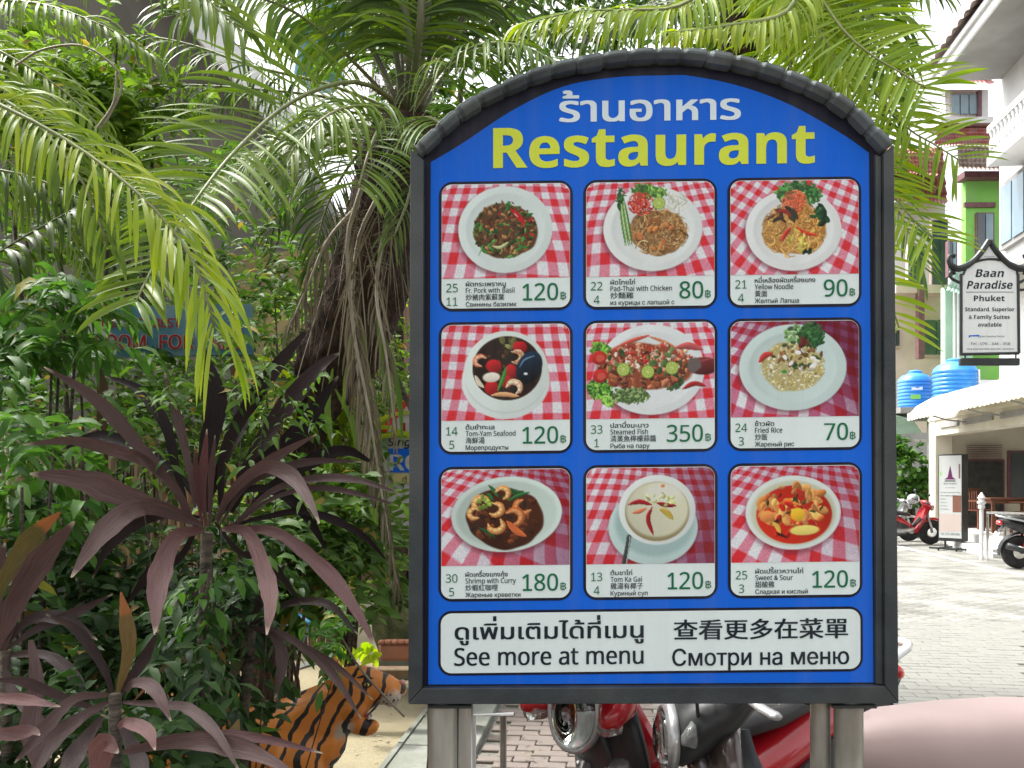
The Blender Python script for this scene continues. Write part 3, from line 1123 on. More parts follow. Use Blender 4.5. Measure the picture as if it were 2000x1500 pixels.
ROWS = [(354, 608, 544), (629, 888, 822), (912, 1176, 1106)]
COLS = [857, 1139.5, 1421.5]
CARDS = [('25', '11', 'ผัดกระเพราหมู', 'Fr. Pork with Basil', '炒豬肉紫蘇葉', 'Свинины базилик', '120', 78, 95, 75, 99),
         ('22', '4', 'ผัดไทยไก่', 'Pad-Thai with Chicken', '炒麵雞', 'из курицы с лапшой с', '80', 48, 120, 45, 125),
         ('21', '4', 'หมี่เหลืองผัดเครื่องแกง', 'Yellow Noodle', '黃面', 'Желтый Лапша', '90', 118, 75, 24, 86),
         ('14', '5', 'ต้มยำทะเล', 'Tom-Yam Seafood', '海鮮湯', 'Морепродукты', '120', 56, 97, 37, 83),
         ('33', '1', 'ปลานึ่งมะนาว', 'Steamed Fish', '清蒸魚檸檬蒜醬', 'Рыба на пару', '350', 74, 73, 89, 76),
         ('24', '3', 'ข้าวผัด', 'Fried Rice', '炒飯', 'Жареный рис', '70', 37, 53, 24, 76),
         ('30', '5', 'ผัดเครื่องแกงกุ้ง', 'Shrimp with Curry', '炒蝦紅咖哩', 'Жареные креветки', '180', 82, 98, 63, 107),
         ('13', '4', 'ต้มขาไก่', 'Tom Ka Gai', '雞湯有椰子', 'Куриный суп', '120', 42, 61, 63, 72),
         ('25', '3', 'ผัดเปรี้ยวหวานไก่', 'Sweet & Sour', '甜酸雞', 'Сладкая и кислый', '120', 93, 73, 37, 102)]
for i in range(9):
    r_, c_ = divmod(i, 3)
    y0, y1, yp = ROWS[r_]
    x0 = COLS[c_]
    x1 = x0 + 262
    D = lambda dz: (lambda q, dz=dz: design(q, dz))
    card = flat_poly('menu_card', round_rect(x0 + 5.5, y0 + 5.5, x1 - 5.5, y1 - 5.5, 20), D(-0.0036), M['white'], sign)
    flat_poly('card_border', round_rect(x0, y0, x1, y1, 27), D(-0.0044), M['navy'], card)
    cv = dish(i)
    ix0, ix1, iy0 = x0 + 6.2, x1 - 6.2, y0 + 6.5
    gx = ix0 + cv.x / cv.w * (ix1 - ix0)
    gy = iy0 + cv.y / cv.h * (yp - iy0)
    rr = 19.0                                   # round the two upper corners
    for side in (0, 1):
        ccx = ix0 + rr if side == 0 else ix1 - rr
        ccy = iy0 + rr
        m_ = ((gx < ccx) if side == 0 else (gx > ccx)) & (gy < ccy)
        dx, dy = gx - ccx, gy - ccy
        l_ = np.maximum(np.abs(dx), np.abs(dy)) / np.maximum(np.hypot(dx, dy), 1e-6)
        gx = np.where(m_, ccx + dx * l_, gx)
        gy = np.where(m_, ccy + dy * l_, gy)
    V = design(np.stack([gx.ravel(), gy.ravel()], 1), -0.003)
    ny, nx = cv.ny, cv.nx
    a = np.arange(ny * nx).reshape(ny, nx)
    F = np.stack([a[:-1, :-1], a[1:, :-1], a[1:, 1:], a[:-1, 1:]], -1).reshape(-1, 4)
    colr = lin(np.clip(cv.c.reshape(-1, 3), 3, 246) / 255.0) * 0.95
    qmesh('dish_photo', V, F, M['photo'], card, smooth=False, col=colr)
    n1, n2, th, en, zh, ru, pr, wt, we, wz, wr = CARDS[i]
    tb = y1 - 50                                # reference line
    X = x0
    qs = [fill_text(n1, X + 26, tb + 12.5, height=16.5, ref='2', align='c', xs=0.95), fill_text(n2, X + 26, tb + 39, height=16.5, ref='2', align='c', xs=0.95)]
    print_quads('item_number', np.concatenate(qs), D(-0.0024), M['green'], card)
    qs = [fill_text(th, X + 53, tb + 1.5, height=7.0, width=wt, ref='น', bold=0.22), fill_text(en, X + 53, tb + 14.5, height=9.6, width=we, ref='H', bold=0.12),
          fill_text(zh, X + 53, tb + 28.0, height=11.5, width=wz, ref='面', bold=0.1), fill_text(ru, X + 53, tb + 41.5, height=9.2, width=wr, ref='Н', bold=0.12)]
    print_quads('dish_name', np.concatenate(qs), D(-0.0024), M['ink'], card)
    pw = 69 if len(pr) == 3 else 46
    if pr == '350':
        pw = 70
    px = x1 - 28 - pw - (1 if len(pr) == 3 else 0)
    qs = [fill_text(pr, px, tb + 30, height=33, width=pw, ref='2', bold=0.35), fill_text('฿', x1 - 24, tb + 29.5, height=17, width=11, ref='฿')]
    print_quads('price', np.concatenate(qs), D(-0.0024), M['green'], card)

panel = flat_poly('menu_card', round_rect(862, 1199, 1679, 1316, 21), lambda q: design(q, -0.0036), M['white'], sign)
flat_poly('card_border', round_rect(857, 1194, 1684, 1321, 26), lambda q: design(q, -0.0044), M['navy'], panel)
DT = lambda q: design(q, -0.0024)
qs = [fill_text('ดูเพิ่มเติมได้ที่เมนู', 890, 1250, height=24, width=366, ref='น', bold=0.9, rows=60),
      fill_text('See more at menu', 889, 1301, height=34, width=367, ref='H', bold=0.7, rows=60),
      fill_text('查看更多在菜單', 1316, 1252, height=37, width=338, ref='更', bold=0.9, rows=60),
      fill_text('Смотри на меню', 1313, 1306, height=33, width=343, ref='Н', bold=0.6, rows=60)]
print_quads('notice_lettering', np.concatenate(qs), DT, M['ink'], panel)

# posts
def post(x0, x1, dy, square=False):
    a, b = at(x0, 0, SD + dy).x, at(x1, 0, SD + dy).x
    g = G()
    if square:
        g.box(((a + b) / 2, SD + dy + 0.02, (1.098 - 0.0) / 2), (b - a, 0.045, 1.098), ch=0.003)
    else:
        g.tube([((a + b) / 2, SD + dy + 0.02, 0.0), ((a + b) / 2, SD + dy + 0.02, 0.55), ((a + b) / 2, SD + dy + 0.02, 1.098)], (b - a) / 2, n=28)
    g.build('post', M['steel'], sign, smooth=True, world=True)


post(835, 892, 0.02)
post(894, 923, 0.045, True)
post(1636, 1692, 0.02)
post(1589, 1628, 0.05)
for x in (880, 1660):
    g = G().box(at(x, 1374, SD + 0.03), (0.09, 0.06, 0.006))
    g.build('mounting_plate', M['frame'], sign, world=True)


# ================================================================ ground
U = Vector((math.sin(R(7.8)), math.cos(R(7.8)), 0))
Vv = Vector((U.y, -U.x, 0))


def st(a, s, z=0.0):
    """street frame: a metres to the side, s metres along the street"""
    p = Vv * a + U * s
    return Vector((p.x, p.y, z))


RZ = -R(7.8)
RM = Matrix.Rotation(RZ, 3, 'Z')

M['soil'] = mat('garden_soil', (0.035, 0.024, 0.015), (0.09, 0.065, 0.04), rough=0.95, scale=9, bump=0.6, bscale=40, bdist=0.03)
M['paver'] = mat('grey_concrete_paver', (0.17, 0.17, 0.15), (0.27, 0.27, 0.245), rough=0.85, scale=2.2, bump=0.25, bscale=120, bdist=0.004, dirt=(0.11, 0.105, 0.09), dscale=1.6)
M['paverpink'] = mat('pink_concrete_paver', (0.15, 0.122, 0.106), (0.22, 0.182, 0.16), rough=0.88, scale=2.5, bump=0.3, bscale=110, bdist=0.004, dirt=(0.10, 0.09, 0.07), dscale=2.5)
M['joint'] = mat('joint_sand', (0.11, 0.107, 0.09), (0.18, 0.175, 0.15), rough=0.95, scale=30, bump=0.3)
M['aggregate'] = mat('exposed_aggregate', (0.17, 0.14, 0.075), (0.33, 0.285, 0.18), rough=0.85, scale=110, bump=0.5, bscale=140, bdist=0.004, dirt=(0.2, 0.17, 0.1), dscale=1.2, ramp=(0.3, 0.7))
M['kerb'] = mat('weathered_kerb_concrete', (0.15, 0.16, 0.135), (0.26, 0.27, 0.235), rough=0.9, scale=5, bump=0.35, bscale=60, dirt=(0.14, 0.15, 0.11), dscale=2.2)
M['paint'] = mat('road_line_paint', (0.62, 0.62, 0.6), (0.74, 0.74, 0.72), rough=0.6, scale=14, dirt=(0.45, 0.45, 0.43), dscale=3)
M['porch'] = mat('pale_porch_floor', (0.5, 0.5, 0.47), (0.6, 0.6, 0.57), rough=0.5, scale=2)

g = G()
g.add([(-90, -30, -0.05), (110, -30, -0.05), (110, 160, -0.05), (-90, 160, -0.05)], [(0, 1, 2, 3)])
prop(g.build('ground', M['soil'], fix=False), kind='structure')

# street bed, then pavers
g = G()
g.add([st(-0.05, 1.0, -0.012), st(14, 1.0, -0.012), st(14, 60, -0.012), st(-0.05, 60, -0.012)], [(0, 1, 2, 3)])
street = g.build('street', M['joint'], fix=False)
street['kind'] = 'structure'


def paver_mesh(w_, l_, seed):
    r_ = random.Random(seed)
    g = G()
    x, y, c = w_ / 2, l_ / 2, 0.004
    j = [r_.uniform(-0.0012, 0.0012) for _ in range(4)]
    v = [(-x, -y, -0.03), (x, -y, -0.03), (x, y, -0.03), (-x, y, -0.03), (-x, -y, -0.005), (x, -y, -0.005), (x, y, -0.005), (-x, y, -0.005),
         (-x + c, -y + c, j[0]), (x - c, -y + c, j[1]), (x - c, y - c, j[2]), (-x + c, y - c, j[3])]
    f = [(8, 9, 10, 11), (4, 5, 9, 8), (5, 6, 10, 9), (6, 7, 11, 10), (7, 4, 8, 11), (0, 1, 5, 4), (1, 2, 6, 5), (2, 3, 7, 6), (3, 0, 4, 7)]
    me = bpy.data.meshes.new('paver')
    me.from_pydata([tuple(p) for p in v], [], f)
    return me


def visible_px(p, pad=12):
    if p.y < 0.5:
        return False
    x, y = HX + p.x / p.y * FPX, HY + (EYE - p.z) / p.y * FPX
    return -pad < x < 2000 + pad and y < 1500 + pad


def hidden_by_sign(p):
    x, y = HX + p.x / p.y * FPX, HY + (EYE - p.z) / p.y * FPX
    return 812 < x < 1738 and y < 1362


PW, PL = 0.232, 0.118                      # across the street, along it
cand = []
for i in range(int(11.3 / PW)):
    for j in range(int(22 / PL)):
        a = 0.0 + PW * (i + 0.5) + (PW / 2 if j % 2 else 0)
        s_ = 3.2 + PL * (j + 0.5)
        cand.append((a, s_))
meshes = [paver_mesh(PW - 0.007, PL - 0.007, k) for k in range(6)]
for me in meshes:
    me.materials.append(M['paver'])
near, far = [], []
for a, s_ in cand:
    p = st(a, s_, 0)
    if not visible_px(p, 20):
        continue
    if hidden_by_sign(p) and not s_ < 7:
        if s_ > 12:
            far.append((a, s_))
        continue
    near.append((p.y, a, s_)) if not hidden_by_sign(p) else far.append((a, s_))
near.sort()
vis = near
for k, (_, a, s_) in enumerate(vis[:300]):
    o = link('paver', meshes[rnd.randrange(6)], street)
    o.location = st(a, s_, rnd.uniform(-0.001, 0.0012))
    o.rotation_euler = (rnd.uniform(-0.004, 0.004), rnd.uniform(-0.004, 0.004), RZ + rnd.choice((0, math.pi)))
rest = [(a, s_) for _, a, s_ in vis[300:]] + far
bx = np.array([(-1, -1, -0.03), (1, -1, -0.03), (1, 1, -0.03), (-1, 1, -0.03), (-1, -1, -0.004), (1, -1, -0.004), (1, 1, -0.004), (-1, 1, -0.004),
               (-.97, -.94, 0), (.97, -.94, 0), (.97, .94, 0), (-.97, .94, 0)])
bx[:, 0] *= (PW - 0.007) / 2
bx[:, 1] *= (PL - 0.007) / 2
rm = np.array(RM)
bxr = bx @ rm.T
fq = np.array([(8, 9, 10, 11), (4, 5, 9, 8), (5, 6, 10, 9), (6, 7, 11, 10), (7, 4, 8, 11)])
ctr = np.array([tuple(st(a, s_, rnd.uniform(-0.002, 0.0015))) for a, s_ in rest])
V = (ctr[:, None, :] + bxr[None]).reshape(-1, 3)
F = (np.arange(len(rest))[:, None, None] * 12 + fq[None]).reshape(-1, 4)
qmesh('pavers', V, F, M['paver'], street, smooth=False, kind='stuff')
g = G()
g.add([st(-0.05, 24.8, -0.002), st(14, 24.8, -0.002), st(14, 60, -0.002), st(-0.05, 60, -0.002)], [(0, 1, 2, 3)])
g.build('far_paving', M['paver'], street, fix=False)

# pink pavers between the garden kerb and the street
g = G()
g.add([(-0.44, 2.6, -0.012), (0.30, 2.6, -0.012), (0.75, 6.4, -0.012), (-0.06, 6.4, -0.012)], [(0, 1, 2, 3)])
fp = g.build('pavement', M['joint'], fix=False)
fp['kind'] = 'structure'
pm = [paver_mesh(0.192, 0.092, 40 + k) for k in range(4)]
for me in pm:
    me.materials.append(M['paverpink'])
for j in range(40):
    for i in range(5):
        x = -0.46 + 0.2 * i + (0.1 if j % 2 else 0)
        y = 2.7 + 0.1 * j
        q = Vector((x + 0.12 * (y - 2.7) + 0.1, y, 0))
        o = link('paver', pm[rnd.randrange(4)], fp)
        o.location = (q.x, q.y, rnd.uniform(0.003, 0.006))
        o.rotation_euler = (rnd.uniform(-0.01, 0.01), rnd.uniform(-0.01, 0.01), -R(6.8))

# garden patio and its kerb stones
g = G()
g.prism([(-0.86, 3.0, 0.02), (-3.4, 3.4, 0.02), (-4.2, 11, 0.02), (0.05, 11, 0.02)], (0, 0, -0.06))
patio = g.build('patio', M['aggregate'])
patio['kind'] = 'structure'
def kerb_pt(t, off):
    p = Vector((-0.84, 3.0, 0)).lerp(Vector((-0.2, 9.2, 0)), t)
    return p + Vector((0.9947, -0.1027, 0)) * off


kr = thing('garden_kerb', 'weathered grey concrete kerb stones edging the beige garden patio', 'kerb', (-0.6, 5, 0))
kr['kind'] = 'structure'
for k in range(9):
    t0, t1 = k / 9 + 0.001, (k + 1) / 9 - 0.001
    g = G()
    z = 0.035 + rnd.uniform(-0.003, 0.003)
    g.prism([kerb_pt(t0, 0.012) + Vector((0, 0, z)), kerb_pt(t1, 0.012) + Vector((0, 0, z)), kerb_pt(t1, 0.43) + Vector((0, 0, z)), kerb_pt(t0, 0.43) + Vector((0, 0, z))], (0, 0, -0.09))
    o = g.build('kerb_stone', M['kerb'], kr, world=True)
    b = o.modifiers.new('edge', 'BEVEL')
    b.width = 0.006
    b.segments = 2
    g = G()
    g.prism([kerb_pt(t0, -0.02) + Vector((0, 0, z + 0.01)), kerb_pt(t1, -0.02) + Vector((0, 0, z + 0.01)), kerb_pt(t1, 0.01) + Vector((0, 0, z + 0.01)), kerb_pt(t0, 0.01) + Vector((0, 0, z + 0.01))], (0, 0, -0.09))
    g.build('edging_strip', M['kerb'], kr, world=True)
g = G()
a, b = Vector((-2.25, 5.9, 0.024)), Vector((-1.5, 7.6, 0.024))
nn = Vector((0.9, -0.4, 0)).normalized() * 0.05
g.prism([a - nn, a + nn, b + nn, b - nn], (0, 0, 0.012))
g.build('joint_strip', M['kerb'], patio)

# ---- painted line and the far kerb line
def strip(name, a0, a1, w_, z, m_, parent=None):
    a0, a1 = Vector(a0), Vector(a1)
    n_ = Vector((a1.y - a0.y, a0.x - a1.x, 0)).normalized() * w_ / 2
    g = G()
    g.add([a0 - n_ + Vector((0, 0, z)), a0 + n_ + Vector((0, 0, z)), a1 + n_ + Vector((0, 0, z)), a1 - n_ + Vector((0, 0, z))], [(0, 1, 2, 3)])
    return g.build(name, m_, parent, fix=False)


strip('road_line', (7.55, 9.4, 0), (9.1, 26.0, 0), 0.13, 0.004, M['paint'], street)

# ================================================================ the right side of the street
M['cream'] = mat('cream_render', (0.62, 0.58, 0.47), (0.7, 0.66, 0.55), rough=0.8, scale=2, bump=0.05, dirt=(0.55, 0.5, 0.4), dscale=0.8)
M['whitewall'] = mat('white_render', (0.7, 0.71, 0.71), (0.78, 0.79, 0.79), rough=0.8, scale=2, dirt=(0.6, 0.61, 0.61), dscale=0.7)
M['greywall'] = mat('grey_render', (0.28, 0.275, 0.265), (0.34, 0.335, 0.325), rough=0.85, scale=2, dirt=(0.23, 0.225, 0.21), dscale=0.8)
M['greenwall'] = mat('lime_green_render', (0.2, 0.52, 0.09), (0.26, 0.6, 0.13), rough=0.8, scale=2, dirt=(0.22, 0.42, 0.14), dscale=1)
M['mintwall'] = mat('pale_mint_render', (0.36, 0.6, 0.42), (0.42, 0.66, 0.48), rough=0.8, scale=2, dirt=(0.3, 0.5, 0.38), dscale=1)
M['pinkwall'] = mat('pinkish_render', (0.6, 0.47, 0.4), (0.7, 0.56, 0.48), rough=0.8, scale=2, dirt=(0.45, 0.36, 0.3), dscale=1)
M['redtile'] = mat('red_roof_tile', (0.36, 0.1, 0.08), (0.52, 0.2, 0.17), rough=0.75, scale=3, dirt=(0.42, 0.3, 0.28), dscale=1.6)
M['browntile'] = mat('weathered_roof_tile', (0.24, 0.17, 0.14), (0.42, 0.33, 0.29), rough=0.85, scale=3, dirt=(0.16, 0.13, 0.1), dscale=1.6)
M['glass'] = mat('dark_window_glass', (0.03, 0.045, 0.055), (0.06, 0.08, 0.09), rough=0.05, scale=1, spec=0.9)
M['blueglass'] = mat('bluish_window_glass', (0.12, 0.2, 0.25), (0.2, 0.3, 0.34), rough=0.05, scale=1, spec=0.9)
M['darkroom'] = mat('dark_interior_panel', (0.02, 0.02, 0.018), (0.04, 0.04, 0.035), rough=0.7)  # flat dark tone painted in for the unlit room behind the porch
M['canvas'] = mat('cream_awning_canvas', (0.66, 0.63, 0.5), (0.74, 0.71, 0.58), rough=0.85, scale=4, bump=0.1, dirt=(0.55, 0.5, 0.35), dscale=2, )
M['tank'] = mat('blue_tank_plastic', (0.02, 0.2, 0.58), (0.03, 0.26, 0.66), rough=0.35, scale=2, dirt=(0.12, 0.32, 0.55), dscale=2)
M['wood'] = mat('reddish_brown_wood', (0.12, 0.04, 0.02), (0.22, 0.08, 0.04), rough=0.5, scale=4, stretch=(1, 1, 8))
M['maroon'] = mat('maroon_trim', (0.14, 0.06, 0.07), (0.2, 0.09, 0.1), rough=0.6)
M['blackmetal'] = mat('black_painted_metal', (0.015, 0.018, 0.018), (0.03, 0.035, 0.035), rough=0.4, scale=10)
M['bluegreenroof'] = mat('pale_green_sheet_roof', (0.4, 0.62, 0.5), (0.5, 0.7, 0.58), rough=0.5)


def sbox(g, a0, a1, s0, s1, z0, z1, ch=0.0):
    c = (st(a0, s0) + st(a1, s1)) / 2
    c = Vector((c.x, c.y, (z0 + z1) / 2))
    return g.box(c, (abs(a1 - a0), abs(s1 - s0), z1 - z0), M=RM, ch=ch)


def tile_roof(corners, rows, cols, bumpy=0.05, th=0.08):
    """corrugated, stepped courses over a 3- or 4-cornered slope: corners = eave left, eave right, ridge right, ridge left"""
    e0, e1, r1, r0 = [Vector(c) for c in corners]
    n_ = (e1 - e0).cross(r0 - e0 if (r0 - e0).length > 0.1 else r1 - e0).normalized()
    if n_.z < 0:
        n_ = -n_
    V_, F_ = [], []
    m_ = cols * 4
    for r in range(rows):
        for half in (0, 1):
            t = (r + half * 1.05) / rows
            L_, R_ = e0.lerp(r0, min(t, 1)), e1.lerp(r1, min(t, 1))
            for k in range(m_ + 1):
                p = L_.lerp(R_, k / m_)
                w_ = abs(math.sin(math.pi * k / 4))
                V_.append(tuple(p + n_ * (bumpy * w_ + (th if half == 0 else 0.01))))
    for r in range(rows * 2 - 1):
        b = r * (m_ + 1)
        for k in range(m_):
            F_.append((b + k, b + k + 1, b + m_ + 2 + k, b + m_ + 1 + k))
    return V_, F_


# ---- restaurant across the street: porch, awning, furniture
br = thing('porch_restaurant', 'cream restaurant porch with cream awning and dark openings across the street', 'restaurant building', st(8.5, 20, 0))
g = sbox(G(), 7.05, 11.5, 10.0, 22.7, -0.04, 0.34)
sbox(g, 6.7, 7.05, 18.0, 20.4, -0.04, 0.17)
g.build('porch_floor', M['porch'], br, world=True)
for s0 in (22.25, 14.0):
    sbox(G(), 7.0, 7.4, s0, s0 + 0.45, 0.34, 3.05, ch=0.02).build('porch_pillar', M['cream'], br, world=True)
g = sbox(G(), 7.02, 7.38, 14.4, 22.25, 2.5, 3.05)
sbox(g, 6.98, 7.02, 14.0, 22.7, 2.86, 2.92)
g.build('beam', M['cream'], br, world=True)
for s0, s1 in ((14.6, 16.2), (16.7, 18.4), (18.8, 20.4), (20.7, 21.9)):
    g = sbox(G(), 6.975, 7.015, s0, s1, 2.66, 2.78)
    g.build('beam_panel', M['greywall'], br, world=True)
g = sbox(G(), 7.4, 11.5, 10, 22.6, 2.9, 3.2)
g.build('porch_ceiling', M['whitewall'], br, world=True)
g = sbox(G(), 9.6, 9.8, 10, 22.7, 0.34, 2.9)
sbox(g, 7.4, 11.5, 22.5, 22.7, 0.34, 2.9)
g.build('inner_wall', M['cream'], br, world=True)
for a0, a1, z0, z1, m_ in ((7.74, 8.56, 0.4, 1.9, 'darkroom'), (8.74, 9.55, 1.05, 2.1, 'glass')):
    f = sbox(G(), a0 - 0.05, a1 + 0.05, 22.43, 22.5, z0 - 0.05, z1 + 0.05).build('window_frame', M['maroon'], br, world=True)
    sbox(G(), a0, a1, 22.4, 22.44, z0, z1).build('opening_panel', M[m_], f, world=True)
for k in range(7):
    sbox(G(), 7.76, 8.54, 22.36, 22.42, 1.96 + k * 0.05, 1.985 + k * 0.05).build('louvre_slat', M['browntile'], br, world=True)
# upper white block with balcony, eave and window
ub = thing('white_apartment_building', 'tall white building with a baluster balcony and a grey soffit eave', 'apartment building', st(10, 15, 0))
sbox(G(), 7.5, 14, 8.0, 19.8, 3.25, 13.0).build('wall', M['whitewall'], ub, world=True)
sbox(G(), 6.85, 7.5, 8.0, 18.7, 7.62, 7.8).build('balcony_slab', M['whitewall'], ub, world=True)
sbox(G(), 6.85, 6.97, 8.0, 18.7, 8.28, 8.4).build('balcony_rail', M['whitewall'], ub, world=True)
bg_ = G().lathe([(0.05, 0), (0.05, 0.05), (0.03, 0.08), (0.06, 0.17), (0.05, 0.26), (0.025, 0.38), (0.05, 0.44), (0.05, 0.48)], n=10)
b0 = bg_.build('baluster', M['whitewall'], ub, smooth=True)
first = True
s_ = 18.6
while s_ > 9:
    o = b0 if first else b0.copy()
    if not first:
        COL.objects.link(o)
    o.parent = ub
    o.location = st(6.91, s_, 7.8) - root_loc(ub)
    first = False
    s_ -= 0.17
g = G()
E_ = [st(6.25, 19.7, 9.75), st(6.25, 7, 9.75), st(8.5, 7, 9.75), st(8.5, 19.7, 9.75)]
g.prism(E_, (0, 0, 0.06))
g.build('soffit', M['greywall'], ub, world=True)
g = sbox(G(), 6.2, 6.25, 7, 19.75, 9.72, 9.96)
sbox(g, 6.14, 6.2, 7, 19.8, 9.9, 10.0)
g.build('gutter_fascia', M['whitewall'], ub, world=True)
V_, F_ = tile_roof([st(6.1, 19.9, 10.0), st(6.1, 7, 10.0), st(9.6, 7, 12.5), st(9.6, 17, 12.5)], 12, 40)
qmesh('roof_tiles', V_, F_, M['browntile'], ub, smooth=False, kind='stuff')
G().lathe([(0.17, 0), (0.17, -0.05), (0.12, -0.09), (0.02, -0.1)], c=st(6.75, 16.3, 9.75), n=20).build('soffit_lamp', M['whitewall'], ub, smooth=True, world=True)
f = sbox(G(), 7.4, 7.5, 18.25, 19.5, 6.15, 7.5).build('window_frame', M['greywall'], ub, world=True)
for k in range(2):
    sbox(G(), 7.375, 7.405, 18.35 + k * 0.56, 18.85 + k * 0.56, 6.25, 7.4).build('window_pane', M['blueglass'], f, world=True)
f = sbox(G(), 7.4, 7.5, 16.0, 17.4, 3.9, 5.2).build('window_frame', M['greywall'], ub, world=True)
sbox(G(), 7.375, 7.405, 16.1, 17.3, 4.0, 5.1).build('window_pane', M['blueglass'], f, world=True)
g = G()
g.prism([st(6.7, 19.3, 5.35), st(7.5, 19.3, 5.75), st(7.5, 19.3, 5.65), st(6.7, 19.3, 5.25)], tuple(U * -9))
g.build('window_canopy', M['greywall'], ub, world=True)

# awning
aw = thing('awning', 'long cream canvas awning with scalloped valance over the restaurant porch', 'awning', st(6.6, 17, 2.8))
rings = []
n_s = 60
for k in range(n_s + 1):
    s_ = 20.9 - k * 8.2 / n_s
    wob = 0.012 * math.sin(k * 0.9) + 0.01 * math.sin(k * 2.3)
    end = 0.16 if k == 0 else 0.05 if k == 1 else 0
    rings.append([st(a + (0.05 if k == 0 else 0), s_, z + w_ * wob - (end * (0.4 if a > 6.5 else 1)) * 0.5) for a, z, w_ in
                  ((7.05, 3.38, 0.3), (6.75, 3.34, 1), (6.4, 3.24, 1), (6.15, 3.1, 1), (6.02, 2.95, 1), (6.0, 2.93, 0.5), (6.02, 2.90, 0.5), (6.2, 3.05, 1), (6.45, 3.18, 1), (6.8, 3.29, 1))])
G().loft(rings).build('awning_canvas', M['canvas'], aw, smooth='all', world=True)
g = G()
vv, ff = [], []
for k in range(241):
    s_ = 20.9 - k * 8.2 / 240
    sc = 0.03 * abs(math.sin(k * math.pi / 6))
    wv = 0.012 * math.sin(k * 0.21)
    for z in (2.94, 2.80 - sc):
        vv.append(st(5.995 + wv, s_, z))
        vv.append(st(6.003 + wv, s_, z))
for k in range(240):
    b = 4 * k
    ff += [(b, b + 4, b + 6, b + 2), (b + 1, b + 3, b + 7, b + 5), (b + 2, b + 6, b + 7, b + 3), (b, b + 1, b + 5, b + 4)]
g.add(vv, ff)
g.build('valance', M['canvas'], aw, world=True)

M['greyprint'] = mat('faded_grey_print', (0.42, 0.42, 0.36), (0.5, 0.5, 0.44), rough=0.8)
for wd_, ox_, wl_ in (('BAAN', 0, 0.66), ('PARADISE', 0.8, 1.5)):
    tq = fill_text(wd_, ox_, 0, height=0.17, width=wl_, ref='H', rows=16, face='bold')
    print_quads('awning_lettering', tq, lambda q: np.array([tuple(st(6.06 - (0.2 + float(v)) * 0.15, 19.2 - float(u), 3.04 - float(v) * 0.8)) for u, v in q]), M['greyprint'], aw)
g = G()
for s_ in (20.2, 18.2, 16.2, 14.4):
    g.tube([st(7.0, s_, 2.7), st(6.6, s_, 2.75), st(6.05, s_, 2.92)], 0.018, n=6)
g.build('awning_arm', M['greywall'], aw, world=True)


# porch furniture
def chair(loc, rz, label):
    t = thing('wooden_chair', label, 'chair', loc, 'wooden chairs on the restaurant porch', rz)
    for x in (-0.24, 0.24):
        for y in (-0.22, 0.22):
            G().box((x, y, 0.22 if y < 0 else 0.45), (0.045, 0.045, 0.44 if y < 0 else 0.9)).build('leg', M['wood'], t)
    for k in range(5):
        G().box((0, -0.2 + k * 0.1, 0.45), (0.54, 0.085, 0.022)).build('seat_slat', M['wood'], t)
    for k in range(6):
        G().box((-0.2 + k * 0.08, 0.22, 0.68), (0.05, 0.02, 0.42)).build('back_slat', M['wood'], t)
    G().box((0, 0.22, 0.91), (0.56, 0.035, 0.06)).build('top_rail', M['wood'], t)
    for x in (-0.26, 0.26):
        G().box((x, 0, 0.66), (0.05, 0.5, 0.03)).build('arm', M['wood'], t)
    return t


pc = at(1914, 1000, 20.0)
chair((pc.x, pc.y, 0.34), R(25), 'slatted wooden chair on the porch nearest the standing light box')
pc = at(2008, 1000, 19.0)
chair((pc.x, pc.y, 0.34), R(-150), 'slatted wooden chair cut off by the photo edge, beyond the porch table')
pc = at(1968, 1000, 19.4)
tb = thing('porch_table', 'dark wooden table between the porch chairs', 'table', (pc.x, pc.y, 0.34), rz=R(-8))
G().box((0, 0, 0.72), (0.95, 0.7, 0.04), ch=0.008).build('table_top', M['wood'], tb)
G().box((0, 0, 0.66), (0.85, 0.6, 0.07)).build('apron', M['wood'], tb)
for x in (-0.4, 0.4):
    for y in (-0.28, 0.28):
        G().box((x, y, 0.34), (0.06, 0.06, 0.68)).build('leg', M['wood'], tb)

# steel handrail beside the porch step
hr = thing('handrail', 'shiny steel handrail with an ornamental cap beside the porch step', 'railing', (at(1930, 1080, 16.4).x, 16.4, 0))
A0, A1 = at(1929, 1001, 16.4), at(2030, 1003, 15.2)
g = G().tube([(A0.x, A0.y, 0), (A0.x, A0.y, A0.z), A1, (A1.x, A1.y, 0)], 0.028, n=10)
g.build('rail_tube', M['chrome'], hr, smooth=True, world=True)
B0 = A0.lerp(A1, 0.35)
G().tube([(B0.x, B0.y, 0), (B0.x, B0.y, B0.z)], 0.025, n=10).build('rail_post', M['chrome'], hr, smooth=True, world=True)
G().tube([(A0.x - 0.02, A0.y + 0.1, 0.15), (A1.x, A1.y + 0.1, 0.15)], 0.016, n=8).build('low_rail', M['chrome'], hr, smooth=True, world=True)
G().lathe([(0.06, 0), (0.06, 0.05), (0.045, 0.06), (0.075, 0.1), (0.075, 0.13), (0.045, 0.14), (0.07, 0.2), (0.04, 0.25), (0.01, 0.3)], c=(A0.x + 0.02, A0.y + 0.25, 0.95), n=14).build('ornamental_cap', M['whitewall'], hr, smooth=True, world=True)
G().tube([(A0.x + 0.02, A0.y + 0.25, 0), (A0.x + 0.02, A0.y + 0.25, 0.95)], 0.035, n=10).build('cap_post', M['whitewall'], hr, smooth=True, world=True)

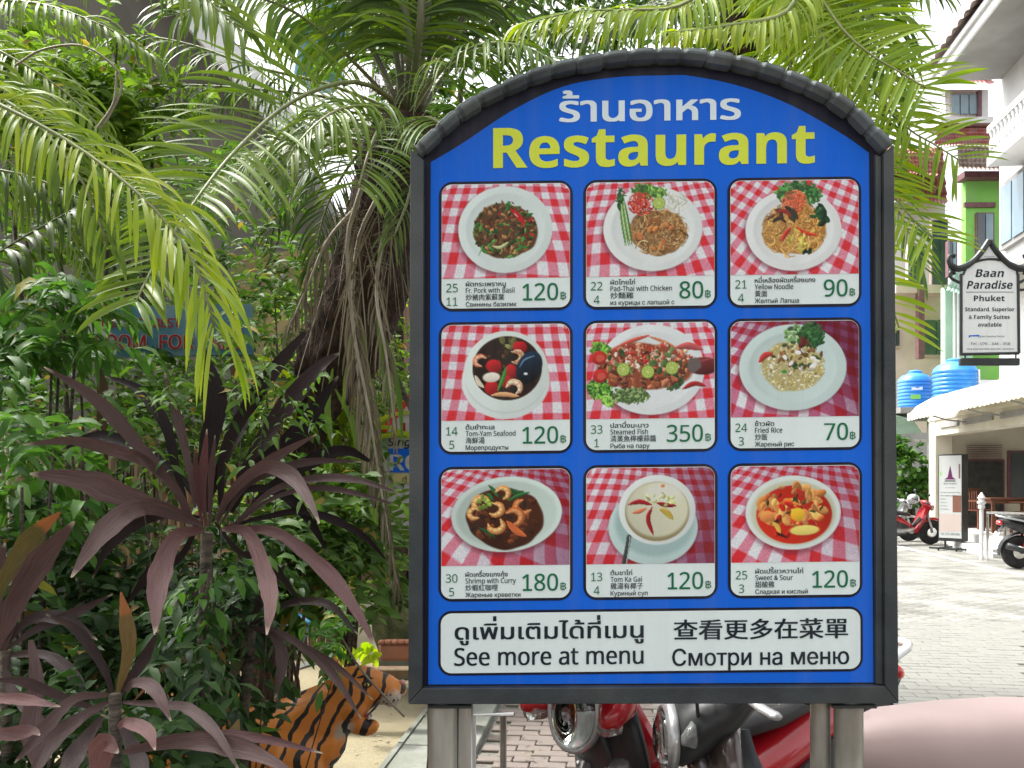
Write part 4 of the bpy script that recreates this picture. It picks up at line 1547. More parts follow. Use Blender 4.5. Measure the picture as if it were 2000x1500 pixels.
# ---- standing light box
lb_o = at(1857, 1070, 18.7)
lb = thing('standing_light_box', 'upright white light box advertisement with a room photo on a wheeled black stand', 'standing sign', (lb_o.x, 18.7, 0), rz=R(-48))
G().box((0.0, 0.12, 1.1), (0.5, 0.28, 1.82), ch=0.01).build('box_body', M['blackmetal'], lb)
fc = thing('face_panel', None, None)
bpy.data.objects.remove(fc)
face = G().box((0, -0.025, 1.12), (0.45, 0.012, 1.72)).build('face_panel', printmat('light_box_print', (0.5, 0.52, 0.51), ribs=False), lb)


def lbp(q):
    return np.stack([q[:, 0], np.full(len(q), -0.034), q[:, 1] * -1 + 2.0], -1)


M['softprint'] = printmat('beige_room_photo', (0.5, 0.42, 0.38), ribs=False)
M['brownprint'] = printmat('brown_room_photo', (0.2, 0.09, 0.06), ribs=False)
M['purple'] = printmat('purple_print', (0.12, 0.02, 0.1), ribs=False)
print_quads('lettering', np.concatenate([fill_text('Baan Paradise', 0, 0.62, height=0.035, width=0.26, align='c', rows=10), fill_text('Hotel & Rooms', 0, 0.7, height=0.02, width=0.2, align='c', rows=8),
            fill_text('Standard, Superior & Family', -0.2, 0.8, height=0.025, width=0.4, rows=8), fill_text('Suites available with fridge', -0.2, 0.87, height=0.025, width=0.36, rows=8),
            fill_text('Wifi zone', -0.2, 0.94, height=0.022, width=0.12, rows=8), fill_text('Safety box', -0.2, 1.01, height=0.022, width=0.14, rows=8), fill_text('Hot shower', -0.2, 1.08, height=0.022, width=0.15, rows=8),
            fill_text('Air condition', -0.2, 1.15, height=0.022, width=0.17, rows=8), fill_text('Tel. 076 346 058', 0, 1.68, height=0.05, width=0.38, align='c', rows=10)]), lbp, M['ink'], face, world=False)
for nm, pts, m_, dz in (('logo', [(0, 0.22), (0.05, 0.47), (0.12, 0.52), (-0.12, 0.52), (-0.05, 0.47)], 'purple', 0), ('logo_base', [(-0.1, 0.54), (0.1, 0.54), (0.12, 0.56), (-0.12, 0.56)], 'ink', 0),
                        ('room_photo', [(0.05, 0.85), (0.22, 0.85), (0.22, 1.2), (0.05, 1.2)], 'brownprint', 0.0), ('room_photo', [(-0.22, 1.24), (0.22, 1.24), (0.22, 1.6), (-0.22, 1.6)], 'softprint', 0.0),
                        ('side_mark', [(0.17, 0.2), (0.2, 0.2), (0.2, 0.5), (0.17, 0.5)], 'maroon', 0), ('side_mark', [(-0.21, 0.35), (-0.18, 0.35), (-0.18, 0.45), (-0.21, 0.45)], 'greenwall', 0)):
    flat_poly(nm, pts, lambda q: lbp(q) + np.array([0, 0.0006, 0]), M[m_], face, world=False)
g = G()
g.box((-0.16, 0.12, 0.12), (0.035, 0.035, 0.16)).box((0.2, 0.12, 0.12), (0.035, 0.035, 0.16))
g.build('stand_upright', M['blackmetal'], lb)
G().box((-0.16, 0.12, 0.05), (0.05, 0.75, 0.035)).build('stand_foot', M['blackmetal'], lb)
G().box((0.2, 0.12, 0.05), (0.05, 0.75, 0.035)).build('stand_foot', M['blackmetal'], lb)
G().box((0.02, -0.2, 0.05), (0.75, 0.04, 0.035)).build('stand_bar', M['blackmetal'], lb)
for x in (-0.16, 0.2):
    for y in (-0.22, 0.46):
        G().lathe([(0.018, -0.012), (0.018, 0.012)], c=(x, y, 0.018), n=10, M=Matrix.Rotation(R(90), 3, 'Y')).build('caster', M['rubber'], lb)

# ---- hanging hotel sign
HD = 9.0
hg = thing('hanging_hotel_sign', 'white hanging hotel sign in a black scrolled frame with pointed arch', 'hanging sign', at(1932, 700, HD))
hp = lambda px, py, dy=0.0: tuple(at(px, py, HD) + Vector((0, dy, 0)))
arch = [(1881, 690), (1881, 537)] + [(1935 + 52 * math.cos(R(a)), 540 - 32 * math.sin(R(a))) for a in range(170, 5, -15)] + [(1986, 537), (1988, 688)]
g = G().prism([hp(x, y) for x, y in arch], (0, 0.03, 0))
M['hotelwhite'] = printmat('white_hotel_print', (0.8, 0.82, 0.81), ribs=False, grain=0.02)
hface = g.build('sign_panel', M['hotelwhite'], hg, world=True)
g = G().prism([hp(1932, 477, 0.002), hp(1912, 507, 0.002), hp(1954, 510, 0.002)], (0, 0.03, 0))
g.build('pointed_panel', M['hotelwhite'], hg, world=True)
g = G()
for a, b in (((1877, 535), (1877, 692)), ((1988, 535), (1990, 690)), ((1875, 692), (1990, 690))):
    g.tube([hp(*a), hp(*b)], 0.016, n=6)
pr = [(1881, 537)] + [(1935 + 54 * math.cos(R(a)), 540 - 34 * math.sin(R(a))) for a in range(170, 5, -15)] + [(1987, 537)]
g.tube([hp(*p) for p in pr], 0.013, n=6)
g.build('sign_frame', M['blackmetal'], hg, world=True)
for mir in (-1, 1):
    cur = [(0, -470), (14, -491), (30, -509), (46, -520), (62, -525), (74, -519), (79, -509), (75, -499), (67, -501)]
    pts = spline([hp(1932 + mir * x, -y) for x, y in cur], 26)
    G().tube(pts, [0.03 if i < 12 else 0.034 if i < 20 else 0.024 for i in range(26)], n=8, up=Vector((0, 1, 0))).build('scroll_bracket', M['blackmetal'], hg, smooth=True, world=True)
    pts = spline([hp(1932 + mir * x, y) for x, y in ((58, 552), (66, 548), (74, 543), (77, 534), (71, 530), (67, 536))], 14)
    G().tube(pts, 0.016, n=8, up=Vector((0, 1, 0))).build('scroll_curl', M['blackmetal'], hg, smooth=True, world=True)
g = G().box(hp(1932, 707), (0.6, 0.05, 0.075), ch=0.008)
g.build('bottom_board', M['blackmetal'], hg, world=True)
g = G()
for x in (1885, 1984):
    g.tube([hp(x, 690), hp(x, 703)], 0.008, n=6)
g.build('hanger', M['blackmetal'], hg, world=True)
hl = lambda q: np.array([tuple(at(float(x), float(y), HD) + Vector((0, -0.0025, 0))) for x, y in q])
T = lambda s_, cx, by, h, wd, f='sans', sl=0.0: fill_text(s_, cx, by, height=h, width=wd, align='c', rows=22, slant=sl, face=f)
print_quads('hotel_name', np.concatenate([T('Baan', 1932, 541, 15, 54, 'bold', 0.22), T('Paradise', 1932, 564, 15, 88, 'bold', 0.22)]), hl, M['ink'], hface)
print_quads('lettering', np.concatenate([T('Phuket', 1932, 588, 10.5, 60, 'bold'), T('Standard, Superior', 1933, 608, 7.5, 96, 'bold'), T('& Family Suites', 1932, 623, 7.5, 80, 'bold'),
            T('available', 1933, 638, 7.5, 46, 'bold'), T('Tel : 076 - 346 - 058', 1934, 674, 5, 77), T('www.baan-paradise-asia.com / phuket.es', 1934, 683, 3.2, 92), T('Baan Paradise Phuket', 1938, 658.5, 3, 48), T('no vacancies', 1932, 502, 2.5, 20)]), hl, M['ink'], hface)
flat_poly('rule_line', [(1886, 570), (1980, 570), (1980, 571), (1886, 571)], hl, M['ink'], hface)
flat_poly('blue_logo', [(1892, 655), (1912, 654), (1913, 660), (1910, 657), (1896, 657), (1892, 660)], hl, M['blue'], hface)
PX = at(2075, 0, HD).x
g = G().tube([hp(1990, 566), hp(2075, 566)], 0.014, n=8)
g.tube([hp(1990, 520), hp(2075, 520)], 0.014, n=8)
g.build('wall_arm', M['blackmetal'], hg, world=True)
pl = thing('sign_pole', 'dark steel pole carrying the hanging hotel sign beside the street', 'pole', (PX, HD, 0))
G().tube([(0, 0, 0), (0, 0, 4.4)], 0.045, n=14).build('pole_tube', M['blackmetal'], pl, smooth=True)
G().lathe([(0.12, 0), (0.12, 0.02), (0.05, 0.04)], n=16).build('base_plate', M['blackmetal'], pl)

# ---- water tanks
def tank(px, d, r_, h_, z0, label):
    x = (px - HX) / FPX * d
    t = thing('water_tank', label, 'water tank', (x, d, z0), 'blue water tanks above the awning')
    prof = [(r_ * 0.92, 0)]
    n_ = 9
    for k in range(n_):
        z = h_ * 0.82 * (k + 0.5) / n_
        prof += [(r_ * 0.96, z - 0.4 * h_ * 0.82 / n_), (r_, z - 0.2 * h_ * 0.82 / n_), (r_, z + 0.2 * h_ * 0.82 / n_), (r_ * 0.965, z + 0.42 * h_ * 0.82 / n_)]
    prof += [(r_ * 0.93, h_ * 0.86), (r_ * 0.75, h_ * 0.94), (r_ * 0.45, h_ * 0.985), (r_ * 0.42, h_)]
    G().lathe(prof, n=32).build('tank_body', M['tank'], t, smooth=True)
    G().lathe([(r_ * 0.4, h_ * 0.99), (r_ * 0.4, h_ * 1.05), (r_ * 0.3, h_ * 1.08)], n=20).build('tank_lid', M['tank'], t, smooth=True)
    G().tube([(r_ * 0.8, -r_ * 0.7, 0.02), (r_ * 0.78, -r_ * 0.72, h_ * 0.8)], 0.02, n=6).build('pipe', M['whitewall'], t, smooth=True)
    return t


t1 = tank(1787, 24, 0.44, 1.0, 3.3, 'shorter blue water tank with printed labels, next to the palm frond tip')
g = G().add([(-0.26, -0.38, 0.52), (0.0, -0.455, 0.52), (0.0, -0.455, 0.6), (-0.26, -0.38, 0.6)], [(0, 1, 2, 3)])
g.build('tank_label', M['whitewall'], t1, fix=False)
g = G().add([(-0.28, -0.37, 0.28), (-0.05, -0.452, 0.28), (-0.05, -0.452, 0.4), (-0.28, -0.37, 0.4)], [(0, 1, 2, 3)])
g.build('tank_label', M['greenwall'], t1, fix=False)
tank(1865, 22.6, 0.53, 1.12, 3.3, 'taller ribbed blue water tank directly below the hanging sign')
sh = thing('tank_platform', 'low grey roof platform under the blue water tanks', 'platform', (11.2, 24.2, 0))
G().box((11.4, 24.4, 3.22), (3.2, 3.6, 0.14)).build('platform_slab', M['greywall'], sh, world=True)
for x in (10.0, 12.6):
    G().box((x, 25.6, 1.58), (0.16, 0.16, 3.16)).build('platform_post', M['greywall'], sh, world=True)

# ---- green house beside the restaurant
gh = thing('green_house', 'lime green house with brown tiled roof behind the water tanks', 'house', (17.0, 32, 0))
P = lambda px, py, d: at(px, py, d)
def wbox(x0, x1, y0, y1, d, dep, name, m_, par, ch=0):
    a, b = at(x0, y1, d), at(x1, y0, d)
    return G().box(((a.x + b.x) / 2, d + dep / 2, (a.z + b.z) / 2), (b.x - a.x, dep, b.z - a.z), ch=ch).build(name, m_, par, world=True)


wbox(1886, 2060, 345, 740, 30, 0.3, 'upper_wall', M['greenwall'], gh)
wbox(1846, 1900, 560, 1010, 29, 0.3, 'mint_wall', M['mintwall'], gh)
wbox(1884, 1945, 395, 404, 29.9, 0.1, 'string_course', M['maroon'], gh)
V_, F_ = tile_roof([at(1872, 338, 29), at(2060, 345, 29), at(2050, 290, 33), at(1868, 285, 33)], 6, 22, 0.07, 0.1)
qmesh('roof_tiles', V_, F_, M['browntile'], gh, smooth=False, kind='stuff')
wbox(1884, 2050, 334, 346, 29.6, 0.6, 'eave_board', M['maroon'], gh)
for x0, x1, y0, y1 in ((1908, 1942, 415, 545), (1900, 1940, 590, 690), (1852, 1870, 470, 540)):
    f = wbox(x0, x1, y0, y1, 29.85, 0.2, 'window_frame', M['maroon'], gh)
    wbox(x0 + 2, (x0 + x1) / 2 - 1, y0 + 2, y1 - 2, 29.8, 0.06, 'window_pane', M['glass'], f)
    wbox((x0 + x1) / 2 + 1, x1 - 2, y0 + 2, y1 - 2, 29.8, 0.06, 'window_pane', M['blueglass'], f)
V_, F_ = tile_roof([at(1846, 572, 28), at(1905, 590, 28), at(1900, 540, 30), at(1870, 520, 30)], 5, 8, 0.05, 0.08)
qmesh('canopy_tiles', V_, F_, M['bluegreenroof'], gh, smooth=False, kind='stuff')
for x in (1872, 1864):
    G().tube([at(x, 570, 28.6), at(x, 1000, 28.6)], 0.04, n=8).build('downpipe', M['whitewall'], gh, smooth=True, world=True)

# ---- pink house with the tiled tower
ph = thing('tower_house', 'pinkish house with red tiled pyramid tower roofs behind the palm fronds', 'house', (17.5, 40, 0))
wbox(1700, 1852, 570, 1010, 34, 0.5, 'lower_wall', M['pinkwall'], ph)
wbox(1690, 1846, 395, 560, 36, 0.4, 'middle_wall', M['whitewall'], ph)
for x0, x1, y0, y1 in ((1808, 1849, 625, 692), (1745, 1757, 645, 675), (1775, 1805, 480, 560), (1822, 1850, 430, 560)):
    f = wbox(x0 - 2, x1 + 2, y0 - 3, y1 + 5, 33.9, 0.2, 'window_frame', M['pinkwall'], ph)
    wbox(x0, (x0 + x1) / 2 - .6, y0, y1, 33.82, 0.1, 'window_pane', M['glass'], f)
    wbox((x0 + x1) / 2 + .6, x1, y0, y1, 33.82, 0.1, 'window_pane', M['glass'], f)
wbox(1750, 1862, 556, 572, 33, 0.8, 'floor_band', M['pinkwall'], ph)
wbox(1794, 1806, 560, 700, 32.9, 0.25, 'corner_pillar', M['maroon'], ph)
wbox(1846, 1930, 175, 250, 40, 0.8, 'tower_wall', M['whitewall'], ph)
wbox(1838, 1940, 228, 240, 39.5, 1.2, 'tower_band', M['whitewall'], ph)
f = wbox(1856, 1912, 180, 225, 39.9, 0.2, 'window_frame', M['pinkwall'], ph)
for k in range(3):
    wbox(1859 + k * 17.5, 1874 + k * 17.5, 183, 222, 39.8, 0.12, 'window_pane', M['blueglass'], f)
wbox(1911, 1918, 176, 226, 39.7, 0.2, 'tower_post', M['maroon'], ph)
ap = at(1876, 76, 41.8)
e0, e1 = at(1826, 168, 39.3), at(1925, 168, 39.3)
e2, e3 = at(1935, 166, 44), at(1835, 166, 44)
for q in ((e0, e1, ap, ap), (e1, e2, ap, ap), (e3, e0, ap, ap)):
    V_, F_ = tile_roof(q, 9, 12, 0.09, 0.12)
    qmesh('tower_roof_tiles', V_, F_, M['redtile'], ph, smooth=False, kind='stuff')
for q, mm in (((at(1820, 292, 38), at(1945, 292, 38), at(1932, 246, 40.4), at(1838, 246, 40.4)), 'redtile'), ((at(1690, 400, 35), at(1850, 405, 35), at(1840, 290, 38.5), at(1700, 290, 38.5)), 'redtile'),
              ((at(1690, 340, 34), at(1832, 352, 34), at(1830, 300, 37), at(1690, 300, 37)), 'redtile')):
    V_, F_ = tile_roof(q, 6 if mm == 'redtile' else 5, 22, 0.09, 0.12)
    qmesh('roof_tiles', V_, F_, M[mm], ph, smooth=False, kind='stuff')

# ---- bits at street level past the scooters
cn = thing('side_canopy', 'pale green sheet canopy on steel posts beside the restaurant', 'canopy', (10.6, 24, 0))
g = G().prism([at(1700, 800, 23), at(1782, 822, 23), at(1800, 846, 25.6), at(1700, 850, 25.6)], (0, 0, 0.04))
g.build('canopy_sheet', M['bluegreenroof'], cn, world=True)
for x, d in ((1813, 24), (1742, 23.5)):
    G().tube([(at(x, 0, d).x, d, 0), (at(x, 0, d).x, d, 2.9)], 0.035, n=8).build('canopy_post', M['steel'], cn, smooth=True, world=True)
wbox(1700, 1826, 858, 863, 24, 0.06, 'canopy_beam', M['steel'], cn)
gp = thing('green_pillar', 'narrow lime green pillar with a white globe lamp at the porch corner', 'pillar', (at(1824, 0, 23.9).x, 24.6, 0))
wbox(1820, 1832, 815, 1040, 24.6, 0.3, 'pillar_shaft', M['greenwall'], gp)
gl = thing('globe_lamp', 'white globe wall lamp fixed on the lime green pillar', 'lamp', tuple(at(1818, 890, 24.4)))
G().ball((0, 0, 0.05), 0.075, n=16).build('globe', M['whitewall'], gl, smooth=True)
G().tube([(0, 0, -0.03), (0.02, 0.02, -0.09), (0.06, 0.2, -0.09)], 0.015, n=6).build('lamp_arm', M['blackmetal'], gl)
bw = thing('yard_wall', 'shaded grey yard wall behind the parked scooters and the leafy tree', 'wall', (8, 28, 0))
wbox(1600, 1850, 845, 1040, 28, 0.3, 'wall_face', M['greywall'], bw)
bw['kind'] = 'structure'

# ================================================================ structures behind the garden
lb2 = thing('ramp_building', 'grey building with a white sloping concrete stair band behind the palms', 'building', (-4, 9.5, 0))
g = G().prism([at(-200, -200, 9.6), at(330, -120, 9.6), at(560, 260, 9.6), at(640, 420, 9.6), at(640, 1060, 9.6), at(-200, 1060, 9.6)], (0, 3.0, 0))
g.build('grey_wall', mat('dim_grey_brown_render', (0.10, 0.095, 0.08), (0.15, 0.14, 0.12), rough=0.9, scale=2, dirt=(0.07, 0.07, 0.05), dscale=1), lb2, world=True)
g = G().prism([at(238, -100, 9.15), at(300, -100, 9.15), at(602, 250, 9.2), at(545, 262, 9.2)], (0, 0.5, 0))
g.build('stair_band', M['whitewall'], lb2, world=True)
g = G().prism([at(306, -100, 12.2), at(760, -100, 12.2), at(712, 236, 9.35), at(700, 245, 9.3), at(598, 246, 9.3)], (0, 0.4, -0.1))
g.build('white_wall', mat('bright_white_render', (0.82, 0.83, 0.83), (0.88, 0.88, 0.88), rough=0.8, dirt=(0.7, 0.69, 0.66)), lb2, world=True)
dr = thing('teal_drum', 'teal plastic drum standing on the white stair wall', 'drum', at(618, 165, 9.05))
G().lathe([(0.2, 0), (0.235, 0.06), (0.235, 0.5), (0.25, 0.52), (0.235, 0.54), (0.225, 0.66), (0.18, 0.78), (0.05, 0.84)], n=24, M=Matrix.Rotation(R(10), 3, 'Y')).build('drum_body', mat('teal_plastic', (0.03, 0.16, 0.22), (0.05, 0.22, 0.28), rough=0.4), dr, smooth=True)
G().lathe([(0.06, 0.84), (0.06, 0.9)], n=12, M=Matrix.Rotation(R(10), 3, 'Y')).build('drum_cap', M['blackplastic'], dr)
tw = thing('bamboo_fence', 'brown weathered bamboo fence panels behind the garden plants', 'fence', (-3, 8, 0))
M['tan'] = mat('tan_board', (0.22, 0.16, 0.07), (0.34, 0.26, 0.12), rough=0.8, scale=2, stretch=(1, 1, 0.3), dirt=(0.1, 0.1, 0.04), dscale=2)
M['bamboo'] = mat('weathered_bamboo', (0.1, 0.05, 0.025), (0.2, 0.12, 0.06), rough=0.75, scale=5, stretch=(3, 3, 0.3), dirt=(0.06, 0.07, 0.03), dscale=3)
x = -4.75
while x < -1.55:
    h_ = 1.95 + rnd.uniform(-0.1, 0.1)
    G().tube([(x, 8 + rnd.uniform(-.02, .02), 0), (x, 8, h_ / 2), (x + rnd.uniform(-.02, .02), 8, h_)], 0.036, n=6).build('bamboo_pole', M['bamboo'], tw, world=True, smooth=True)
    x += 0.078
for z in (0.5, 1.5):
    G().box((-3.1, 7.95, z), (3.3, 0.04, 0.07)).build('cross_rail', M['bamboo'], tw, world=True)
tbd = thing('tan_board', 'tall tan wooden board standing behind the palm trunk', 'board', at(520, 1180, 7.4))
g = G().prism([at(455, 500, 7.4), at(592, 488, 7.4), at(600, 800, 7.4), at(448, 800, 7.4)], (0, 0.05, 0))
g.build('board_face', M['tan'], tbd, world=True)
G().box((at(475, 0, 7.5).x, 7.48, 1.0), (0.08, 0.06, 2.0)).build('board_leg', M['bamboo'], tbd, world=True)
G().box((at(570, 0, 7.5).x, 7.48, 1.0), (0.08, 0.06, 2.0)).build('board_leg', M['bamboo'], tbd, world=True)
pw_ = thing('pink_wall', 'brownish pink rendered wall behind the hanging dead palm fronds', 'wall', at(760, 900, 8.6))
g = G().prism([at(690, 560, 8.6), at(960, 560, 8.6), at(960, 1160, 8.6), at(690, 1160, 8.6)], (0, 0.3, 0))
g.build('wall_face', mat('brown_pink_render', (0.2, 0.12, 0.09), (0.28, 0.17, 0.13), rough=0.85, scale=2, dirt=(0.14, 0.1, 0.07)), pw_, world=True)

# blue board with red lettering
M['boardblue'] = mat('faded_blue_board', (0.03, 0.12, 0.19), (0.055, 0.18, 0.27), rough=0.6, scale=2.5, dirt=(0.3, 0.38, 0.42), dscale=3)
M['redink'] = printmat('dark_red_ink', (0.3, 0.015, 0.02), ribs=False)
M['whiteink'] = printmat('white_ink', (0.5, 0.5, 0.5), ribs=False)
bs = thing('hand_painted_board', 'faded blue board with dark red hand painted capitals among the leaves', 'painted board', at(330, 700, 3.4))
g = G().prism([at(170, 600, 3.4), at(490, 594, 3.4), at(492, 692, 3.4), at(172, 698, 3.4)], (0, 0.03, 0))
bf = g.build('board_face', M['boardblue'], bs, world=True)
g = G().prism([at(168, 602, 3.392), at(215, 601, 3.392), at(207, 640, 3.392), at(240, 676, 3.392), at(170, 682, 3.392)], (0, 0.008, 0))
g.build('white_patch', M['whiteink'], bf, world=True)
bq = lambda q, e=0.0: np.array([tuple(at(float(x), float(y), 3.39 - e)) for x, y in q])
for wd_, ox_, wl_ in (('PERHAPS', 186, 92), ('BEST', 300, 52)):
    print_quads('lettering', fill_text(wd_, ox_, 639, height=17, width=wl_, bold=0.6), bq, M['redink'], bf)
for wd_, ox_, wl_ in (('A', 160, 22), ('ROOM', 186, 98), ('FOR', 312, 66), ('ALL', 408, 62)):
    print_quads('lettering_outline', fill_text(wd_, ox_, 681, height=27, width=wl_, bold=2.2, rows=40), bq, M['whiteink'], bf)
    print_quads('lettering', fill_text(wd_, ox_, 681, height=27, width=wl_, bold=0.9, rows=40), lambda q: bq(q, 0.003), M['redink'], bf)
for x in (200, 460):
    G().box((at(x, 0, 3.45).x, 3.45, 1.05), (0.03, 0.03, 2.1)).build('board_post', M['bamboo'], bs, world=True)

# white gabled sign behind the menu board
ws = thing('gabled_room_sign', 'white gabled sign with red edge, script lettering and blue band, half behind the menu board', 'sign', at(800, 1040, 3.9))
g = G().prism([at(748, 838, 3.9), at(850, 715, 3.9), at(950, 838, 3.9), at(950, 1046, 3.9), at(762, 1046, 3.9), at(748, 900, 3.9)], (0, 0.03, 0))
wf = g.build('sign_panel', M['whiteink'], ws, world=True)
g = G().prism([at(744, 838, 3.892), at(850, 705, 3.892), at(850, 722, 3.892), at(752, 846, 3.892)], (0, 0.045, 0))
g.build('red_edge', M['lampred'], ws, world=True)
wq = lambda q, e=0.0: np.array([tuple(at(float(x), float(y), 3.893 - e)) for x, y in q])
flat_poly('blue_band', [(758, 876), (940, 876), (940, 922), (762, 922)], wq, M['blue'], wf)
flat_poly('yellow_band', [(764, 926), (940, 926), (940, 944), (768, 944)], wq, mat('ochre_print', (0.42, 0.36, 0.16)), wf)
print_quads('room_lettering', np.concatenate([fill_text('ROOM', 762, 918, height=30, width=150, bold=1.4)]), lambda q: wq(q, 0.002), M['whiteink'], wf)
print_quads('lettering', np.concatenate([fill_text('Single', 757, 871, height=15, width=62, slant=0.25, bold=0.5)]), lambda q: wq(q, 0.002), M['ink'], wf)
print_quads('lettering', fill_text('d', 786, 942, height=12, width=8), lambda q: wq(q, 0.002), M['ink'], wf)
print_quads('red_lettering', fill_text('U', 788, 848, height=22, width=16, bold=1.2), wq, M['redink'], wf)
G().box((at(850, 0, 4.0).x, 3.97, 0.65), (0.06, 0.05, 1.3)).build('sign_post', M['bamboo'], ws, world=True)


# ================================================================ leaves, fronds, plants
def blades(base, d, n, L, W, droop, nseg=6, fold=0.25, prof='lance', twist=None, curve=None):
    """many leaf blades at once. base,d,n: (N,3); L,W,droop: (N,). returns V, F, along, across"""
    base, d, n = (np.asarray(a, float).reshape(-1, 3) for a in (base, d, n))
    N_ = len(base)
    L, W, droop = (np.broadcast_to(np.asarray(a, float), (N_,)) for a in (L, W, droop))
    t = np.linspace(0, 1, nseg + 1)
    dd = nrm(d)
    pts = [base]
    dirs = [dd]
    cur = dd
    for k in range(nseg):
        g_ = droop[:, None] * (0.25 + t[k + 1]) / nseg * np.array([0, 0, -1.0])
        cur = nrm(cur + g_)
        if curve is not None:
            cur = nrm(cur + curve / nseg)
        pts.append(pts[-1] + cur * (L / nseg)[:, None])
        dirs.append(cur)
    P_ = np.stack(pts, 1)
    D_ = np.stack(dirs, 1)
    nn = np.repeat(n[:, None, :], nseg + 1, 1)
    side = nrm(np.cross(D_, nn))
    if twist is not None:
        up = nrm(np.cross(side, D_))
        a_ = twist[:, None, None] * t[None, :, None]
        side = side * np.cos(a_) + up * np.sin(a_)
    up = nrm(np.cross(side, D_))
    if prof == 'lance':
        w_ = np.sin(np.pi * np.clip(t * 0.93 + 0.05, 0, 1)) ** 0.75
        w_[0], w_[-1] = 0.35, 0.03
    elif prof == 'strap':
        w_ = np.minimum(1, 0.3 + 1.9 * t) * np.clip((1.02 - t) * 3.2, 0, 1) ** 0.8
    else:                                   # broad leaf
        w_ = np.sin(np.pi * t ** 0.8) ** 0.8
        w_[0], w_[-1] = 0.12, 0.02
    hw = (W / 2)[:, None, None] * w_[None, :, None]
    cf, sf = math.cos(fold), math.sin(fold)
    Vv_ = np.stack([P_ - side * hw * cf + up * hw * sf, P_, P_ + side * hw * cf + up * hw * sf], 2)   # N, k, 3, 3
    al = np.broadcast_to(t[None, :, None], (N_, nseg + 1, 3))
    ac = np.broadcast_to(np.array([-1, 0, 1.0])[None, None, :], (N_, nseg + 1, 3))
    idx = np.arange(N_ * (nseg + 1) * 3).reshape(N_, nseg + 1, 3)
    F_ = np.stack([idx[:, :-1, :-1], idx[:, 1:, :-1], idx[:, 1:, 1:], idx[:, :-1, 1:]], -1).reshape(-1, 4)
    return Vv_.reshape(-1, 3), F_, al.ravel(), ac.ravel()


def leaf_cloud(name, base, d, n, L, W, droop, m_, parent=None, tint=None, kind=None, **kw):
    V_, F_, al, ac = blades(base, d, n, L, W, droop, **kw)
    N_ = len(np.asarray(base).reshape(-1, 3))
    tint = rng.random(N_) if tint is None else np.broadcast_to(tint, (N_,))
    ti = np.repeat(tint, len(V_) // N_)
    return qmesh(name, V_, F_, m_, parent, {'tint': ti, 'along': al, 'across': ac}, kind=kind)


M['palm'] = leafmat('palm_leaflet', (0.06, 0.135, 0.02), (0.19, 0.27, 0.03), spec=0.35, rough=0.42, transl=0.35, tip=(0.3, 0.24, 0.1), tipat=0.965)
M['palmlime'] = leafmat('sun_brightened_lime_leaflet', (0.18, 0.29, 0.025), (0.38, 0.45, 0.045), spec=0.35, rough=0.38, transl=0.42, tip=(0.35, 0.3, 0.12), tipat=0.97)  # lime leaf colour, with the sunlit brightness of the outer fronds put in
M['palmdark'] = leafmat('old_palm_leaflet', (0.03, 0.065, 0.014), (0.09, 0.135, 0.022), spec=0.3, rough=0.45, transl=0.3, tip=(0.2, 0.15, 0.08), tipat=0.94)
M['palmdry'] = leafmat('dry_palm_leaflet', (0.07, 0.055, 0.032), (0.22, 0.185, 0.115), rough=0.7, transl=0.1)
M['rachis'] = mat('palm_midrib', (0.16, 0.2, 0.06), (0.26, 0.3, 0.11), rough=0.4, scale=6, stretch=(1, 1, 1), dirt=(0.18, 0.14, 0.07), dscale=4)
M['petiole'] = mat('spiny_petiole', (0.075, 0.1, 0.035), (0.15, 0.17, 0.075), rough=0.4, scale=10, dirt=(0.12, 0.09, 0.05), dscale=5)
M['dryrib'] = mat('dry_midrib', (0.24, 0.2, 0.14), (0.38, 0.34, 0.26), rough=0.7, scale=12)
M['fibre'] = mat('dark_palm_fibre', (0.02, 0.012, 0.008), (0.09, 0.05, 0.035), rough=0.95, scale=14, stretch=(3, 3, 1), bump=1.0, bscale=34, bdist=0.03)
M['leafbase'] = mat('old_leaf_base', (0.06, 0.035, 0.025), (0.17, 0.11, 0.07), rough=0.85, scale=8, bump=0.5)
M['bark'] = mat('thin_bark', (0.03, 0.022, 0.015), (0.10, 0.08, 0.055), rough=0.9, scale=14, stretch=(1, 1, 5), bump=0.8)
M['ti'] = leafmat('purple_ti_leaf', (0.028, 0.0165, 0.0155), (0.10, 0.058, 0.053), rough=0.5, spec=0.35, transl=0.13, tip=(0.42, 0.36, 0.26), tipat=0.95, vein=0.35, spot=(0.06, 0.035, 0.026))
M['tidark'] = leafmat('shade_darkened_ti_leaf', (0.010, 0.006, 0.006), (0.034, 0.019, 0.018), rough=0.6, spec=0.2, transl=0.1, tip=(0.2, 0.16, 0.11), tipat=0.96, vein=0.4)  # ti leaf colour darkened for the shade the upper blades stand in
M['fibrestrand'] = leafmat('dark_fibre_strand', (0.02, 0.012, 0.008), (0.07, 0.05, 0.035), rough=0.9, transl=0.0)
M['tipink'] = leafmat('pinkish_ti_leaf', (0.085, 0.038, 0.038), (0.16, 0.08, 0.073), rough=0.5, spec=0.35, transl=0.18, tip=(0.42, 0.36, 0.26), tipat=0.94, vein=0.3)
M['tiolive'] = leafmat('brownish_green_ti_leaf', (0.07, 0.06, 0.022), (0.11, 0.07, 0.025), rough=0.4, transl=0.2, vein=0.3, tip=(0.25, 0.1, 0.04), tipat=0.75)
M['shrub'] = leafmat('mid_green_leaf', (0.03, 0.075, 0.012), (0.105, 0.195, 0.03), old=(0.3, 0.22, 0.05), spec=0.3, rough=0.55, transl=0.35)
M['shruby'] = leafmat('yellow_green_leaf', (0.07, 0.14, 0.018), (0.2, 0.31, 0.045), old=(0.34, 0.26, 0.06), spec=0.3, rough=0.55, transl=0.4)
